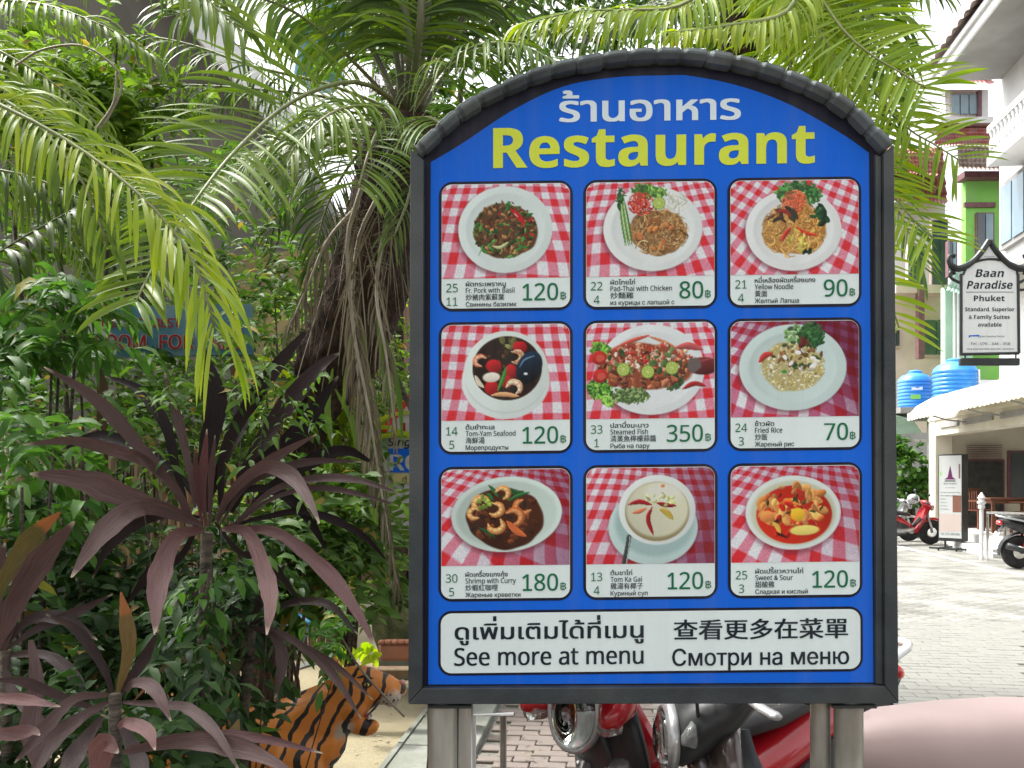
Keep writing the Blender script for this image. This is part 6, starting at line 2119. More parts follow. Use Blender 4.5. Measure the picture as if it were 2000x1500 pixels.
stem(t3_, [(A(30, 0, D2).x, D2, 0), A(10, 1270, D2)], [0.012, 0.011])
X = [([(0, 1280), (30, 1180), (80, 1095), (145, 1018)], 58, D2, 1.8, 'ti', .8), ([(-10, 1180), (20, 1110), (70, 1040), (118, 1000)], 46, D2, 1.85, 'tiolive', .2),
     ([(10, 1270), (70, 1230), (140, 1200), (220, 1160)], 24, D2, 1.8, 'ti', .15), ([(0, 1270), (60, 1210), (130, 1210), (190, 1250)], 30, D2, 1.8, 'ti', .0),
     ([(10, 1270), (20, 1340), (70, 1400), (100, 1480)], 34, D2, 1.75, 'ti', .4), ([(0, 1270), (-10, 1150), (10, 1060)], 40, D2 + .1, 2.0, 'ti', .5), ([(10, 1280), (90, 1280), (150, 1330), (170, 1400)], 30, D2, 1.8, 'ti', .2)]
for p_, w_, a_, b_, m_, ti_ in X:
    ti_leaf(t3_, p_, w_, a_, b_, m_, ti_)
D3 = 2.3
t4_ = thing('purple_ti_plant', 'slender dark ti plant whose narrow leaves hang over the tiger', 'ti plant', (A(480, 0, D3).x, D3, 0), 'purple ti plants')
stem(t4_, [(A(470, 0, D3).x, D3, 0), A(475, 1400, D3), A(490, 1225, D3)], [0.016, 0.014, 0.014])
X = [([(490, 1225), (533, 1240), (552, 1285), (537, 1364)], 28, D3, 2.15, 'ti', .4), ([(490, 1225), (549, 1236), (640, 1305), (706, 1404)], 22, D3, 2.1, 'ti', .7),
     ([(490, 1222), (570, 1252), (656, 1300), (728, 1366)], 17, D3, 2.15, 'ti', .8), ([(485, 1230), (430, 1240), (400, 1300), (410, 1380)], 24, D3, 2.2, 'ti', .1),
     ([(485, 1225), (450, 1180), (400, 1150), (340, 1180)], 24, D3, 2.2, 'ti', .2), ([(495, 1220), (560, 1180), (640, 1180), (700, 1240)], 20, D3, 2.2, 'ti', .0), ([(480, 1230), (470, 1290), (440, 1350), (450, 1420)], 22, D3, 2.2, 'tiolive', .3),
     ([(490, 1220), (520, 1150), (560, 1100)], 26, D3, 2.3, 'ti', .1), ([(480, 1225), (420, 1270), (330, 1300), (260, 1370)], 16, D3, 2.1, 'tiolive', .6)]
for p_, w_, a_, b_, m_, ti_ in X:
    ti_leaf(t4_, p_, w_, a_, b_, m_, ti_)


# ================================================================ shrubs, vines and trees
def shrub(name, label, cat, blobs, n, m_, Ls=(0.04, 0.08), Wf=0.33, base=None, group=None, droop=0.8, prof='leaf', stems=5, dens=0.45, seg=3, sprigs=True, extra=None, r_stem=0.012):
    """blobs: list of (centre, (rx, ry, rz)) the leaves gather in; leaves sit in short sprigs"""
    c0 = v3(blobs[0][0])
    b0 = base if base is not None else (c0[0], c0[1], 0)
    t = thing(name, label, cat, b0, group)
    B, Dn = [], []
    vol = np.array([b[1][0] * b[1][1] * b[1][2] for b in blobs]) ** 0.66
    cnt = (n * vol / vol.sum()).astype(int)
    for (c, r_), k in zip(blobs, cnt):
        c, r_ = v3(c), np.array(r_)
        ns = max(1, k // 9)
        q = rng.normal(0, 1, (ns, 3))
        q = nrm(q) * (rng.random((ns, 1)) ** dens)
        # gaps: drop sprigs where a slow noise is low
        keep = np.array([noise.noise(Vector(tuple((c + x * r_) * 3.1))) > -0.18 for x in q])
        q = q[keep]
        sp = c + q * r_
        sdir = nrm(q * 0.7 + rng.normal(0, 0.5, q.shape) + np.array([0, -0.15, 0.15]))
        for s0, sd_ in zip(sp, sdir):
            ln = rng.uniform(0.08, 0.17)
            tt = np.linspace(0, 1, 9)
            pp = s0 + sd_ * ln * tt[:, None] + np.array([0, 0, -0.05]) * (tt ** 2)[:, None]
            sdv = nrm(np.cross(sd_, (0.1, 0.2, 1)))
            alt = np.where(np.arange(9) % 2 == 0, 1, -1)[:, None]
            B.append(pp)
            Dn.append(nrm(sd_ * 0.55 + sdv * alt * 0.9 + rng.normal(0, 0.25, (9, 3))))
    B, Dn = np.concatenate(B), np.concatenate(Dn)
    N_ = len(B)
    nv = nrm(rng.normal(0, 0.5, (N_, 3)) + np.array([0, -0.3, 0.9]))
    L_ = rng.uniform(Ls[0] * 0.75, Ls[1], N_)
    tn = np.clip(0.45 + 0.3 * rng.normal(0, 1, N_), 0, 0.89)
    tn[rng.random(N_) < 0.025] = 1.0
    leaf_cloud('foliage', B, Dn, nv, L_, L_ * Wf, droop * rng.uniform(0.5, 1.5, N_), M[m_], t, tint=tn, kind='stuff', nseg=seg, prof=prof, fold=0.25)
    bv = Vector(b0)
    for k in range(stems):
        c, r_ = blobs[k % len(blobs)]
        e = Vector(tuple(v3(c) + rng.normal(0, 0.4, 3) * np.array(r_)))
        mid = bv.lerp(e, 0.5) + Vector((rnd.uniform(-.08, .08), rnd.uniform(-.05, .05), 0.05))
        G().tube([bv + Vector((rnd.uniform(-.05, .05), 0, 0)), mid, e], [r_stem, r_stem * 0.7, r_stem * 0.3], n=6).build('branch', M['bark'], t, smooth='all', world=True)
    return t


GR = 'leafy shrubs in the garden bed'
shrub('leafy_shrub', 'yellow-green small-leaved shrub high in front of the grey wall', 'shrub',
      [(A(200, 170, 3.9), (.34, .3, .26)), (A(110, 230, 3.8), (.3, .3, .3)), (A(300, 230, 3.9), (.22, .25, .22)), (A(60, 110, 4.0), (.3, .3, .2)), (A(230, 320, 4.0), (.35, .3, .2))], 4200, 'shruby', Ls=(0.05, 0.09), Wf=0.42, base=(A(180, 0, 4.0).x, 4.1, 0), group=GR, r_stem=0.02)
shrub('leafy_shrub', 'bright lance-leaved shrub beside the blue painted board', 'shrub',
      [(A(100, 660, 2.9), (.22, .2, .18)), (A(60, 740, 2.9), (.2, .2, .14)), (A(150, 600, 2.9), (.08, .15, .08))], 800, 'shrubb', Ls=(0.08, 0.15), Wf=0.24, base=(A(80, 0, 2.9).x, 3.0, 0), group=GR, droop=1.6)
shrub('leafy_shrub', 'bright green shrub by the photo edge beside the upright purple leaves', 'shrub',
      [(A(30, 960, 2.3), (.14, .15, .12)), (A(60, 880, 2.5), (.15, .15, .1)), (A(10, 1060, 2.3), (.12, .12, .12))], 700, 'shrubb', Ls=(0.07, 0.11), Wf=0.3, base=(A(10, 0, 2.4).x, 2.5, 0), group=GR, droop=1.3)
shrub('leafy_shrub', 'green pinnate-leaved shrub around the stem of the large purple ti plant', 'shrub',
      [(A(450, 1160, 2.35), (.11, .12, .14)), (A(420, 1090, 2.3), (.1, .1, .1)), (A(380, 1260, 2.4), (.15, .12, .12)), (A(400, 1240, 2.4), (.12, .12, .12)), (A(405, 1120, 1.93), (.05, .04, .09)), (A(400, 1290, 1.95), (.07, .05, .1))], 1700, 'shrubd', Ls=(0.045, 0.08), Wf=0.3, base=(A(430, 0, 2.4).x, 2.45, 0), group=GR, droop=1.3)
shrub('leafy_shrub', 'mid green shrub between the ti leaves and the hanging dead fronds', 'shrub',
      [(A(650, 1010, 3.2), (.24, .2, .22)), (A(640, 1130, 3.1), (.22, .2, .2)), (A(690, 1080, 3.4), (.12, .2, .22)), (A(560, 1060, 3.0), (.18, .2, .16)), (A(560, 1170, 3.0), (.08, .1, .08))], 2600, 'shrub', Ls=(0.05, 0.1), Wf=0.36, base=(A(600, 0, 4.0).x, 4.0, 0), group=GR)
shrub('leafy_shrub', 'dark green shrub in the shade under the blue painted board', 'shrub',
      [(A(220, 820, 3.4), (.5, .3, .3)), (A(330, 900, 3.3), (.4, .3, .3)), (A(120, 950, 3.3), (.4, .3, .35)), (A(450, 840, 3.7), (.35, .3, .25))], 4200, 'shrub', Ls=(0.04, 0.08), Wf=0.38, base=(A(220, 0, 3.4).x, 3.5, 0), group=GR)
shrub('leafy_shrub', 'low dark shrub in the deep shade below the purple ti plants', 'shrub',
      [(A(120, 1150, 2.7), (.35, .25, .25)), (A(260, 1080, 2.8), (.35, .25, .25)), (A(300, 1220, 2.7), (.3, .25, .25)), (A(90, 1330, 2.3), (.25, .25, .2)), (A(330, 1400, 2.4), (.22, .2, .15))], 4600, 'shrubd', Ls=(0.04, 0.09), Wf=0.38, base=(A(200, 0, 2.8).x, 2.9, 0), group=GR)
shrub('leafy_shrub', 'fine-leaved green shrub climbing between the dark trunk and the tan board', 'shrub',
      [(A(540, 560, 4.2), (.35, .3, .4)), (A(480, 700, 4.0), (.4, .3, .3)), (A(600, 760, 4.0), (.35, .3, .4)), (A(680, 860, 4.0), (.25, .25, .4))], 5200, 'shrub', Ls=(0.035, 0.07), Wf=0.36, base=(A(540, 0, 4.0).x, 4.2, 0), group=GR)
shrub('leafy_shrub', 'shaded shrub mass behind the dangling old palm leaflets', 'shrub',
      [(A(60, 520, 4.6), (.8, .3, .6)), (A(260, 480, 4.8), (.7, .3, .5)), (A(60, 760, 4.4), (.6, .3, .5)), (A(420, 440, 5.0), (.5, .3, .5))], 6500, 'shrub', Ls=(0.05, 0.09), Wf=0.38, base=(A(100, 0, 4.5).x, 4.7, 0), group=GR, r_stem=0.02)
shrub('hanging_vine', 'small vine sprigs hanging beside the big drooping ti leaf above the tiger', 'vine',
      [(A(655, 1255, 2.4), (.03, .04, .06)), (A(430, 1050, 1.95), (.035, .03, .05)), (A(440, 1110, 1.97), (.03, .03, .05))], 240, 'shrubb', Ls=(0.04, 0.07), Wf=0.34, base=(A(440, 0, 2.5).x, 2.6, 0), stems=3, r_stem=0.004, droop=1.5)
TR = 'trees closing the view behind the garden'
shrub('leafy_tree', 'tree filling the space behind the arched top of the menu board', 'tree',
      [(A(1050, 60, 6.5), (1.1, .6, .9)), (A(1350, 20, 6.8), (1.2, .6, .8)), (A(850, 120, 6.2), (.8, .5, .9)), (A(1600, 60, 7.0), (.7, .5, .6)), (A(830, 300, 6.0), (.35, .4, .8))], 8000, 'shrub', Ls=(0.07, 0.13), Wf=0.4, base=(A(1150, 0, 6.6).x, 6.7, 0), group=TR, r_stem=0.07)
shrub('leafy_tree', 'tree with a paler open crown behind the palm crown', 'tree',
      [(A(810, 60, 7.2), (.4, .5, .8)), (A(940, -60, 7.5), (1.2, .6, .6)), (A(1250, -100, 7.5), (1.4, .6, .5)), (A(1600, -80, 7.5), (0.9, .5, .5))], 6000, 'shrub', Ls=(0.07, 0.13), Wf=0.4, base=(A(780, 0, 7.4).x, 7.5, 0), group=TR, r_stem=0.06)
shrub('leafy_tree', 'small pale green tree growing behind the parked scooters', 'tree',
      [(A(1765, 905, 22.8), (.55, .5, .5)), (A(1800, 930, 22.8), (.45, .4, .35)), (A(1770, 965, 22.8), (.5, .4, .35)), (A(1745, 885, 22.8), (.4, .4, .35))], 2600, 'shrubb', Ls=(0.14, 0.24), Wf=0.5, base=(A(1788, 0, 22.8).x, 22.8, 0), r_stem=0.05, group=None)
shrub('leafy_tree', 'tree top rising behind the shrubs by the pink wall', 'tree',
      [(A(700, 640, 6.8), (.5, .4, .8)), (A(640, 820, 6.6), (.6, .4, .8)), (A(740, 760, 6.6), (.35, .4, .4)), (A(560, 960, 6.4), (.6, .4, .6)), (A(700, 1060, 6.2), (.5, .4, .5))], 6500, 'shruby', Ls=(0.06, 0.11), Wf=0.36, base=(A(680, 0, 6.6).x, 6.6, 0), group=TR, r_stem=0.04)
# low fan of young palm leaves
yp = thing('palm_seedling', 'young green palm shoots rising behind the hanging dead fronds', 'palm seedling', (A(700, 0, 3.9).x, 3.9, 0))
for bx_, by_, dpt in ((660, 900, 3.9), (640, 1100, 3.6), (760, 1000, 4.1)):
    b = v3(A(bx_, by_, dpt))
    n_ = 46
    th = rng.uniform(-1.2, 1.2, n_)
    dr = np.stack([np.sin(th), rng.normal(-0.1, 0.3, n_), np.cos(th) * 1.1 + 0.2], 1)
    leaf_cloud('blades', np.tile(b, (n_, 1)) + rng.normal(0, 0.03, (n_, 3)), dr, np.tile([0, -1, 0.2], (n_, 1)), rng.uniform(0.35, 0.65, n_), 0.02, 1.6, M['palmlime' if by_ < 950 else 'palm'], yp, kind='stuff', nseg=7)
# broad dark leaves of a low plant by the tiger
bl_ = thing('broad_leaf_plant', 'plant with broad dark green leaves over the tiger back', 'plant', (A(470, 0, 2.45).x, 2.45, 0))
for pts, w_, m_ in (([(400, 1440), (420, 1400), (440, 1375), (470, 1400)], 44, 'shrubd'), ([(420, 1450), (380, 1400), (350, 1390)], 46, 'shrubd'), ([(430, 1460), (480, 1430), (550, 1425)], 14, 'shrubb'), ([(420, 1450), (440, 1400), (500, 1340)], 14, 'shrubb'),
                    ([(130, 1250), (110, 1290), (130, 1310)], 26, 'shrubb'), ([(150, 1300), (140, 1260), (110, 1235)], 26, 'shrubb')):
    ti_leaf(bl_, pts, w_, 2.4, 2.3, m_)
stem(bl_, [(A(430, 0, 2.45).x, 2.45, 0), A(425, 1450, 2.4)], [0.008, 0.006])
# large strap leaves hanging near the dead fronds
bs_ = thing('strap_leaf_plant', 'plant with long flat green strap leaves behind the dead fronds', 'plant', (A(862, 0, 3.5).x, 3.5, 0))
for pts, w_ in (([(735, 600), (745, 680), (758, 760), (762, 806)], 17), ([(700, 620), (712, 700), (716, 780)], 18), ([(745, 640), (770, 720), (782, 800), (785, 872)], 13), ([(690, 640), (680, 720), (668, 800)], 14), ([(640, 700), (560, 760), (505, 778)], 22),
                ([(655, 760), (690, 830), (700, 900)], 16), ([(650, 720), (640, 800), (650, 880)], 16)):
    ti_leaf(bs_, pts, w_, 3.35, 3.3, 'palm', rnd.uniform(0.1, 0.5), fold=0.15)
stem(bs_, [(A(862, 0, 3.5).x, 3.5, 0), A(850, 900, 3.5), A(720, 620, 3.4)], [0.015, 0.012, 0.01])
# thin bare twigs and vines
vn = thing('dry_vine', 'thin pale dry vine looping in front of the yellow-green shrub', 'vine', (A(200, 0, 3.3).x, 3.3, 0))
for pts in ([(200, 250), (232, 190), (236, 150), (200, 110), (150, 88), (80, 98), (30, 128)], [(190, 250), (222, 200), (228, 140)], [(0, 775), (60, 720), (78, 715), (150, 780)], [(210, 800), (225, 770), (220, 740), (200, 720)], [(0, 835), (80, 900), (110, 940)], [(560, 1110), (620, 1160), (700, 1300), (790, 1400)]):
    G().tube([tuple(p) for p in spline([A(x, y, 3.0) for x, y in pts], 24)], 0.004, n=5).build('vine_stem', M['dryrib'], vn, smooth='all', world=True)
G().tube([(A(60, 0, 3.0).x, 3.0, 0), A(10, 840, 3.0)], 0.005, n=5).build('vine_stem', M['dryrib'], vn, smooth='all', world=True)
# leaf litter on the patio
n_ = 260
xy = np.stack([rng.uniform(-3.0, 0.2, n_), rng.uniform(3.4, 8.5, n_), np.full(n_, 0.045)], 1)
th = rng.uniform(0, 6.28, n_)
leaf_cloud('fallen_leaves', xy, np.stack([np.cos(th), np.sin(th), np.full(n_, 0.15)], 1), np.tile([0, 0, 1.0], (n_, 1)), rng.uniform(0.02, 0.06, n_), 0.018, 0.3, M['palmdry'], None, kind='stuff', nseg=3, prof='leaf')

shrub('leafy_tree', 'unseen tree crown added above the frame to shade the garden bed', 'tree',
      [((-2.8, 0.2, 4.9), (1.6, 1.5, .5)), ((-4.4, 1.0, 4.8), (1.4, 1.5, .6)), ((-2.8, 2.4, 5.4), (1.2, .9, .4))], 16000, 'shrub', Ls=(0.1, 0.17), Wf=0.45, base=(-3.6, 0.3, 0), group=TR, r_stem=0.09)  # out of view, added to cast shade on the bed below

shrub('leafy_shrub', 'low leafy sprigs crowding the foot of the corner ti plant', 'shrub',
      [(A(230, 1440, 1.75), (.10, .06, .07)), (A(120, 1440, 1.9), (.12, .08, .08)), (A(40, 1400, 2.0), (.12, .08, .1)), (A(330, 1470, 1.9), (.09, .06, .05))], 900, 'shrubd', Ls=(0.04, 0.08), Wf=0.38, base=(A(200, 0, 1.8).x, 1.85, 0), group=GR)
n_ = 150
pts_ = [st(rng.uniform(2.0, 6.5), rng.uniform(6, 15), 0.004) for _ in range(n_)]
th = rng.uniform(0, 6.28, n_)
leaf_cloud('fallen_leaves', np.array([tuple(p) for p in pts_]), np.stack([np.cos(th), np.sin(th), np.full(n_, 0.1)], 1), np.tile([0, 0, 1.0], (n_, 1)), rng.uniform(0.02, 0.05, n_), 0.014, 0.3, M['palmdry'], None, kind='stuff', nseg=3, prof='leaf')

shrub('hanging_vine', 'light green vine sprigs threading between the big dark ti blades', 'vine',
      [(A(500, 740, 2.2), (.07, .04, .06)), (A(560, 830, 2.2), (.05, .04, .08)), (A(330, 780, 2.1), (.06, .04, .05)), (A(470, 640, 2.3), (.08, .05, .05)), (A(250, 850, 2.1), (.06, .04, .05))], 420, 'shrub', Ls=(0.03, 0.06), Wf=0.28, base=(A(430, 0, 2.3).x, 2.35, 0), stems=5, r_stem=0.003, droop=1.3)


# ================================================================ scooters
M['lensglass'] = mat('clear_lens', (0.95, 0.97, 0.96), (0.95, 0.97, 0.96), rough=0.02, trans=1.0)


def ell_ring(x, z, hw, hh, n=16, p=2.4, y=0.0):
    out = []
    for k in range(n):
        a = 2 * math.pi * k / n
        c, s_ = math.cos(a), math.sin(a)
        out.append(Vector((x, y + hw * math.copysign(abs(c) ** (2 / p), c), z + hh * math.copysign(abs(s_) ** (2 / p), s_))))
    return out


def wheel(t, x, r_=0.285, tw=0.042):
    w_ = G().lathe([(0.03, -0.05), (0.045, -0.045), (0.045, 0.045), (0.03, 0.05)], c=(x, 0, r_), n=16, M=Matrix.Rotation(R(90), 3, 'X')).build('wheel', M['alloy'], t, smooth=True)
    prof = []
    for k in range(9):
        a = math.pi * k / 8
        prof.append((r_ - tw + tw * math.sin(a) * 1.0, -tw * math.cos(a)))
    prof = [(r_ - tw * 1.6, -tw * 0.8)] + prof + [(r_ - tw * 1.6, tw * 0.8)]
    ty = G().lathe(prof, c=(x, 0, r_), n=40, M=Matrix.Rotation(R(90), 3, 'X')).build('tyre', M['rubber'], w_, smooth=True)
    g = G()
    n = 40
    vv, ff = [], []
    for k in range(n):
        a = 2 * math.pi * k / n
        for rr, yy in ((r_ - tw * 1.55, -0.03), (r_ - tw * 1.55, 0.03), (r_ - tw * 2.1, 0.022), (r_ - tw * 2.1, -0.022)):
            vv.append((x + rr * math.cos(a), yy, r_ + rr * math.sin(a)))
    for k in range(n):
        b, c = 4 * k, 4 * ((k + 1) % n)
        for j in range(4):
            ff.append((b + j, b + (j + 1) % 4, c + (j + 1) % 4, c + j))
    g.add(vv, ff)
    for k in range(6):
        a = 2 * math.pi * k / 6
        g.tube([(x + 0.03 * math.cos(a), 0, r_ + 0.03 * math.sin(a)), (x + (r_ - 2 * tw) * math.cos(a + 0.15), 0, r_ + (r_ - 2 * tw) * math.sin(a + 0.15))], [0.017, 0.012], n=6)
    g.build('rim', M['alloy'], w_, smooth=True)
    for yy in (-0.055,):
        G().lathe([(0.09, -0.002), (0.11, 0.0), (0.09, 0.002)], c=(x, yy, r_), n=24, M=Matrix.Rotation(R(90), 3, 'X')).build('brake_disc', M['chrome'], w_)
    return w_


def scooter(label, loc, rz, main, second, seat_m, group=None, lean=8, steer=0, z_seat=0.0, hs=1.0, rack=True, flat=0.0, lvs=1.0, sh=1.0):
    t = thing('motor_scooter', label, 'scooter', loc, group, rz)
    t.rotation_euler = (R(lean), 0, rz)
    wheel(t, -0.62)
    wheel(t, 0.63)
    zs = z_seat
    # tail body: swept shell under the seat
    rings = []
    for x, z, hw, hh in ((-0.97, 0.82, 0.03, 0.02), (-0.93, 0.8, 0.075, 0.05), (-0.8, 0.76, 0.115, 0.08), (-0.6, 0.70, 0.13, 0.10), (-0.35, 0.63, 0.135, 0.11), (-0.1, 0.54, 0.12, 0.10), (0.08, 0.45, 0.09, 0.07), (0.2, 0.40, 0.05, 0.05)):
        rings.append(ell_ring(x, z + zs, hw, hh))
    G().loft(rings).build('tail_body', main, t, smooth='all')
    for sd in (-1, 1):
        g = G()
        pl_ = [(-0.85, 0.78), (-0.5, 0.66), (-0.15, 0.52), (0.1, 0.42), (-0.1, 0.40), (-0.4, 0.50), (-0.75, 0.68)]
        g.prism([Vector((x, sd * 0.128, z + zs)) for x, z in pl_], (0, sd * 0.014, 0))
        g.build('side_panel', second, t)
    # leg shield
    for sd in (-1, 1):
        rings = []
        for z, x, w_ in ((0.28, 0.24, 0.07), (0.42, 0.30, 0.14), (0.58, 0.37, 0.165), (0.72, 0.42, 0.15), (0.84, 0.455, 0.10), (0.89, 0.46, 0.07)):
            rings.append([Vector((x + 0.07, sd * 0.015, z)), Vector((x + 0.055, sd * w_ * 0.6, z)), Vector((x - 0.03, sd * w_, z)), Vector((x - 0.055, sd * w_ * 0.97, z)), Vector((x + 0.005, sd * w_ * 0.55, z)), Vector((x + 0.02, sd * 0.015, z))])
        G().loft(rings).build('leg_shield', main if sd > 0 else main, t, smooth=True)
        g = G().loft([ell_ring(0.47, 0.70, 0.02, 0.018, y=sd * 0.11), ell_ring(0.5, 0.69, 0.035, 0.026, y=sd * 0.09), ell_ring(0.53, 0.67, 0.012, 0.01, y=sd * 0.07)])
        g.build('turn_signal', M['lampclear'], t, smooth='all')
    rings = []
    for z, x, w_ in ((0.34, 0.36, 0.02), (0.5, 0.42, 0.06), (0.65, 0.48, 0.075), (0.78, 0.52, 0.06), (0.88, 0.52, 0.03)):
        rings.append(ell_ring(x, 0, w_, 0.03))
        rings[-1] = [Vector((p.x + (p.z) * 0.9, p.y, z)) for p in rings[-1]]
    G().loft(rings).build('centre_cover', second, t, smooth='all')
    # frame tunnel, footrest, engine, exhaust, stand
    g = G().tube([(0.36, 0, 0.62), (0.2, 0, 0.42), (-0.1, 0, 0.42), (-0.4, 0, 0.55)], [0.05, 0.06, 0.06, 0.05], n=10)
    g.build('frame_tunnel', M['blackplastic'], t, smooth='all')
    g = G().loft([ell_ring(-0.28, 0.33, 0.09, 0.09), ell_ring(-0.1, 0.33, 0.12, 0.11), ell_ring(0.1, 0.34, 0.09, 0.08), ell_ring(0.24, 0.36, 0.06, 0.06)])
    g.build('engine', M['alloy'], t, smooth=True)
    G().tube([(0.05, -0.1, 0.26), (-0.2, -0.13, 0.24), (-0.38, -0.15, 0.28), (-0.88, -0.16, 0.42)], [0.018, 0.02, 0.045, 0.055], n=12).build('exhaust', M['blackmetal'], t, smooth='all')
    G().tube([(-0.45, -0.19, 0.36), (-0.72, -0.2, 0.42)], [0.035, 0.03], n=8, flat=0.4).build('heat_shield', M['chrome'], t, smooth='all')
    for sd in (-1, 1):
        G().tube([(0.02, sd * 0.1, 0.29), (0.02, sd * 0.27, 0.3)], 0.016, n=8).build('footpeg', M['rubber'], t, smooth=True)
        G().tube([(-0.62, sd * 0.09, 0.3), (-0.52, sd * 0.13, 0.62 + zs)], [0.022, 0.026], n=10).build('rear_shock', M['lampred'] if main is M['redpaint'] or main is M['blackplastic'] else M['chrome'], t, smooth='all')
        G().tube([(-0.05, sd * 0.06, 0.33), (-0.62, sd * 0.07, 0.285)], 0.02, n=8).build('swing_arm', M['blackmetal'], t, smooth=True)
    G().tube([(-0.05, 0.1, 0.28), (-0.12, 0.26, 0.01)], 0.011, n=6).build('side_stand', M['blackmetal'], t)
    # seat
    rings = []
    for x, z, hw, hh in ((-0.86, 0.905, 0.03, 0.012), (-0.84, 0.905, 0.09, 0.035), (-0.72, 0.89, 0.125, 0.05), (-0.5, 0.855, 0.135, 0.05), (-0.36, 0.80, 0.14, 0.052), (-0.2, 0.765, 0.135, 0.05), (0.0, 0.74, 0.095, 0.045), (0.1, 0.72, 0.055, 0.03), (0.13, 0.71, 0.02, 0.01)):
        rings.append(ell_ring(x, (z * (1 - flat) + 0.82 * flat) + zs - 0.03 - 0.05 * (sh - 1), hw * (1 + 0.15 * flat), hh * sh, n=20, p=2.8))
    G().loft(rings).build('seat', seat_m, t, smooth='all')
    if sh > 99:
        for sd in (-1, 1):
            G().tube([tuple(q) for q in spline([(0.1, sd * 0.075, 0.79 + zs), (-0.2, sd * 0.148, 0.80 + zs), (-0.5, sd * 0.152, 0.80 + zs), (-0.82, sd * 0.11, 0.80 + zs)], 20)], 0.0025, n=6).build('seat_piping', M['blackseat'], t, smooth='all')
    # tail: lamp, grab rail, rear fender, plate
    G().loft([ell_ring(-0.94, 0.79 + zs, 0.085, 0.045), ell_ring(-0.985, 0.78 + zs, 0.07, 0.036), ell_ring(-1.0, 0.775 + zs, 0.04, 0.02)]).build('tail_light', M['lampred'], t, smooth='all')
    pts = [(-0.45, 0.15, 0.79 + zs), (-0.75, 0.165, 0.86 + zs), (-0.95, 0.12, 0.895 + zs), (-1.0, 0, 0.9 + zs), (-0.95, -0.12, 0.895 + zs), (-0.75, -0.165, 0.86 + zs), (-0.45, -0.15, 0.79 + zs)]
    if rack:
        G().tube([tuple(q) for q in spline(pts, 26)], 0.017, n=9).build('grab_rail', M['silverpaint'] if rack is True else M['whitepaint'], t, smooth='all')
    g = G()
    for k in range(9):
        pass
    rings = []
    for a in np.linspace(R(40), R(190), 12):
        cx, cz, rr = -0.62, 0.285, 0.325
        x, z = cx + rr * math.cos(a), cz + rr * math.sin(a)
        rings.append([Vector((x, -0.06, z)), Vector((x + 0.012 * math.cos(a), 0, z + 0.012 * math.sin(a))), Vector((x, 0.06, z)), Vector((x - 0.01 * math.cos(a), 0.055, z - 0.01 * math.sin(a))), Vector((x - 0.01 * math.cos(a), -0.055, z - 0.01 * math.sin(a)))])
    G().loft(rings).build('rear_fender', M['blackplastic'], t, smooth=True)
    G().box((-1.0, 0, 0.56), (0.006, 0.17, 0.13), M=Matrix.Rotation(R(20), 3, 'Y')).build('number_plate', M['whitepaint'], t)
    G().tube([(-0.88, 0, 0.74 + zs), (-0.99, 0, 0.6)], [0.05, 0.03], n=8, flat=0.3).build('plate_bracket', M['blackplastic'], t)
    # front: everything that steers sits under one steering frame
    def st_(g, name, m_, smooth='all', par=None):
        ca = Matrix.Translation(Vector((0.5, 0, 0.7))) @ Matrix.Rotation(R(steer), 4, Vector((-0.42, 0, 1)).normalized()) @ Matrix.Translation(Vector((-0.5, 0, -0.7)))
        g.v = [tuple(ca @ Vector(p)) for p in g.v]
        return g.build(name, m_, par or t, smooth=smooth)
    for sd in (-1, 1):
        st_(G().tube([(0.63, sd * 0.075, 0.285), (0.58, sd * 0.07, 0.45), (0.5, sd * 0.05, 0.68)], [0.022, 0.027, 0.024], n=10), 'fork_leg', M['alloy'])
    rings = []
    for a in np.linspace(R(25), R(160), 14):
        cx, cz, rr = 0.63, 0.285, 0.325
        x, z = cx + rr * math.cos(a), cz + rr * math.sin(a)
        hw = 0.075 - 0.02 * abs(a - R(90))
        rings.append([Vector((x - 0.03 * math.cos(a), -hw, z - 0.03 * math.sin(a))), Vector((x, -hw * 0.8, z)), Vector((x + 0.022 * math.cos(a), 0, z + 0.022 * math.sin(a))), Vector((x, hw * 0.8, z)), Vector((x - 0.03 * math.cos(a), hw, z - 0.03 * math.sin(a))),
                      Vector((x - 0.012 * math.cos(a), 0, z - 0.012 * math.sin(a)))])
    st_(G().loft(rings), 'front_fender', main)
    # handlebar cowl and headlight
    rings = []
    for x, z, hw, hh in ((0.36, 0.99, 0.04, 0.02), (0.39, 0.97, 0.12, 0.05), (0.45, 0.94, 0.145, 0.085), (0.52, 0.90, 0.13, 0.095), (0.57, 0.87, 0.105, 0.085), (0.60, 0.86, 0.08, 0.065)):
        rings.append(ell_ring(x, z, hw, hh, n=20, p=2.2))
    cw = st_(G().loft(rings), 'handlebar_cowl', main)
    er = lambda x, z, hw, hh, n=24, p=2.1: [Vector((q.x - (hs - 1) * 0.35 * (q.z - 0.86), q.y, q.z)) for q in ell_ring(x, z, hw * (0.75 + 0.25 * hs), hh * hs * (1.15 if hs > 1 else 1), n=n, p=p)]
    g = G().loft([er(0.585, 0.865, 0.098, 0.088), er(0.615, 0.858, 0.094, 0.084), er(0.605, 0.858, 0.084, 0.074), er(0.585, 0.865, 0.084, 0.074)])
    hb = st_(g, 'headlight_rim', M['alloy'])
    st_(G().loft([er(0.545, 0.865, 0.02, 0.02), er(0.55, 0.865, 0.045, 0.04), er(0.575, 0.863, 0.07, 0.062), er(0.602, 0.862, 0.082, 0.072)], caps=False), 'reflector', M['chrome'], par=hb)
    st_(G().ball((0.592, 0, 0.864), (0.018, 0.018, 0.018), n=10), 'bulb', M['lampclear'], par=hb)
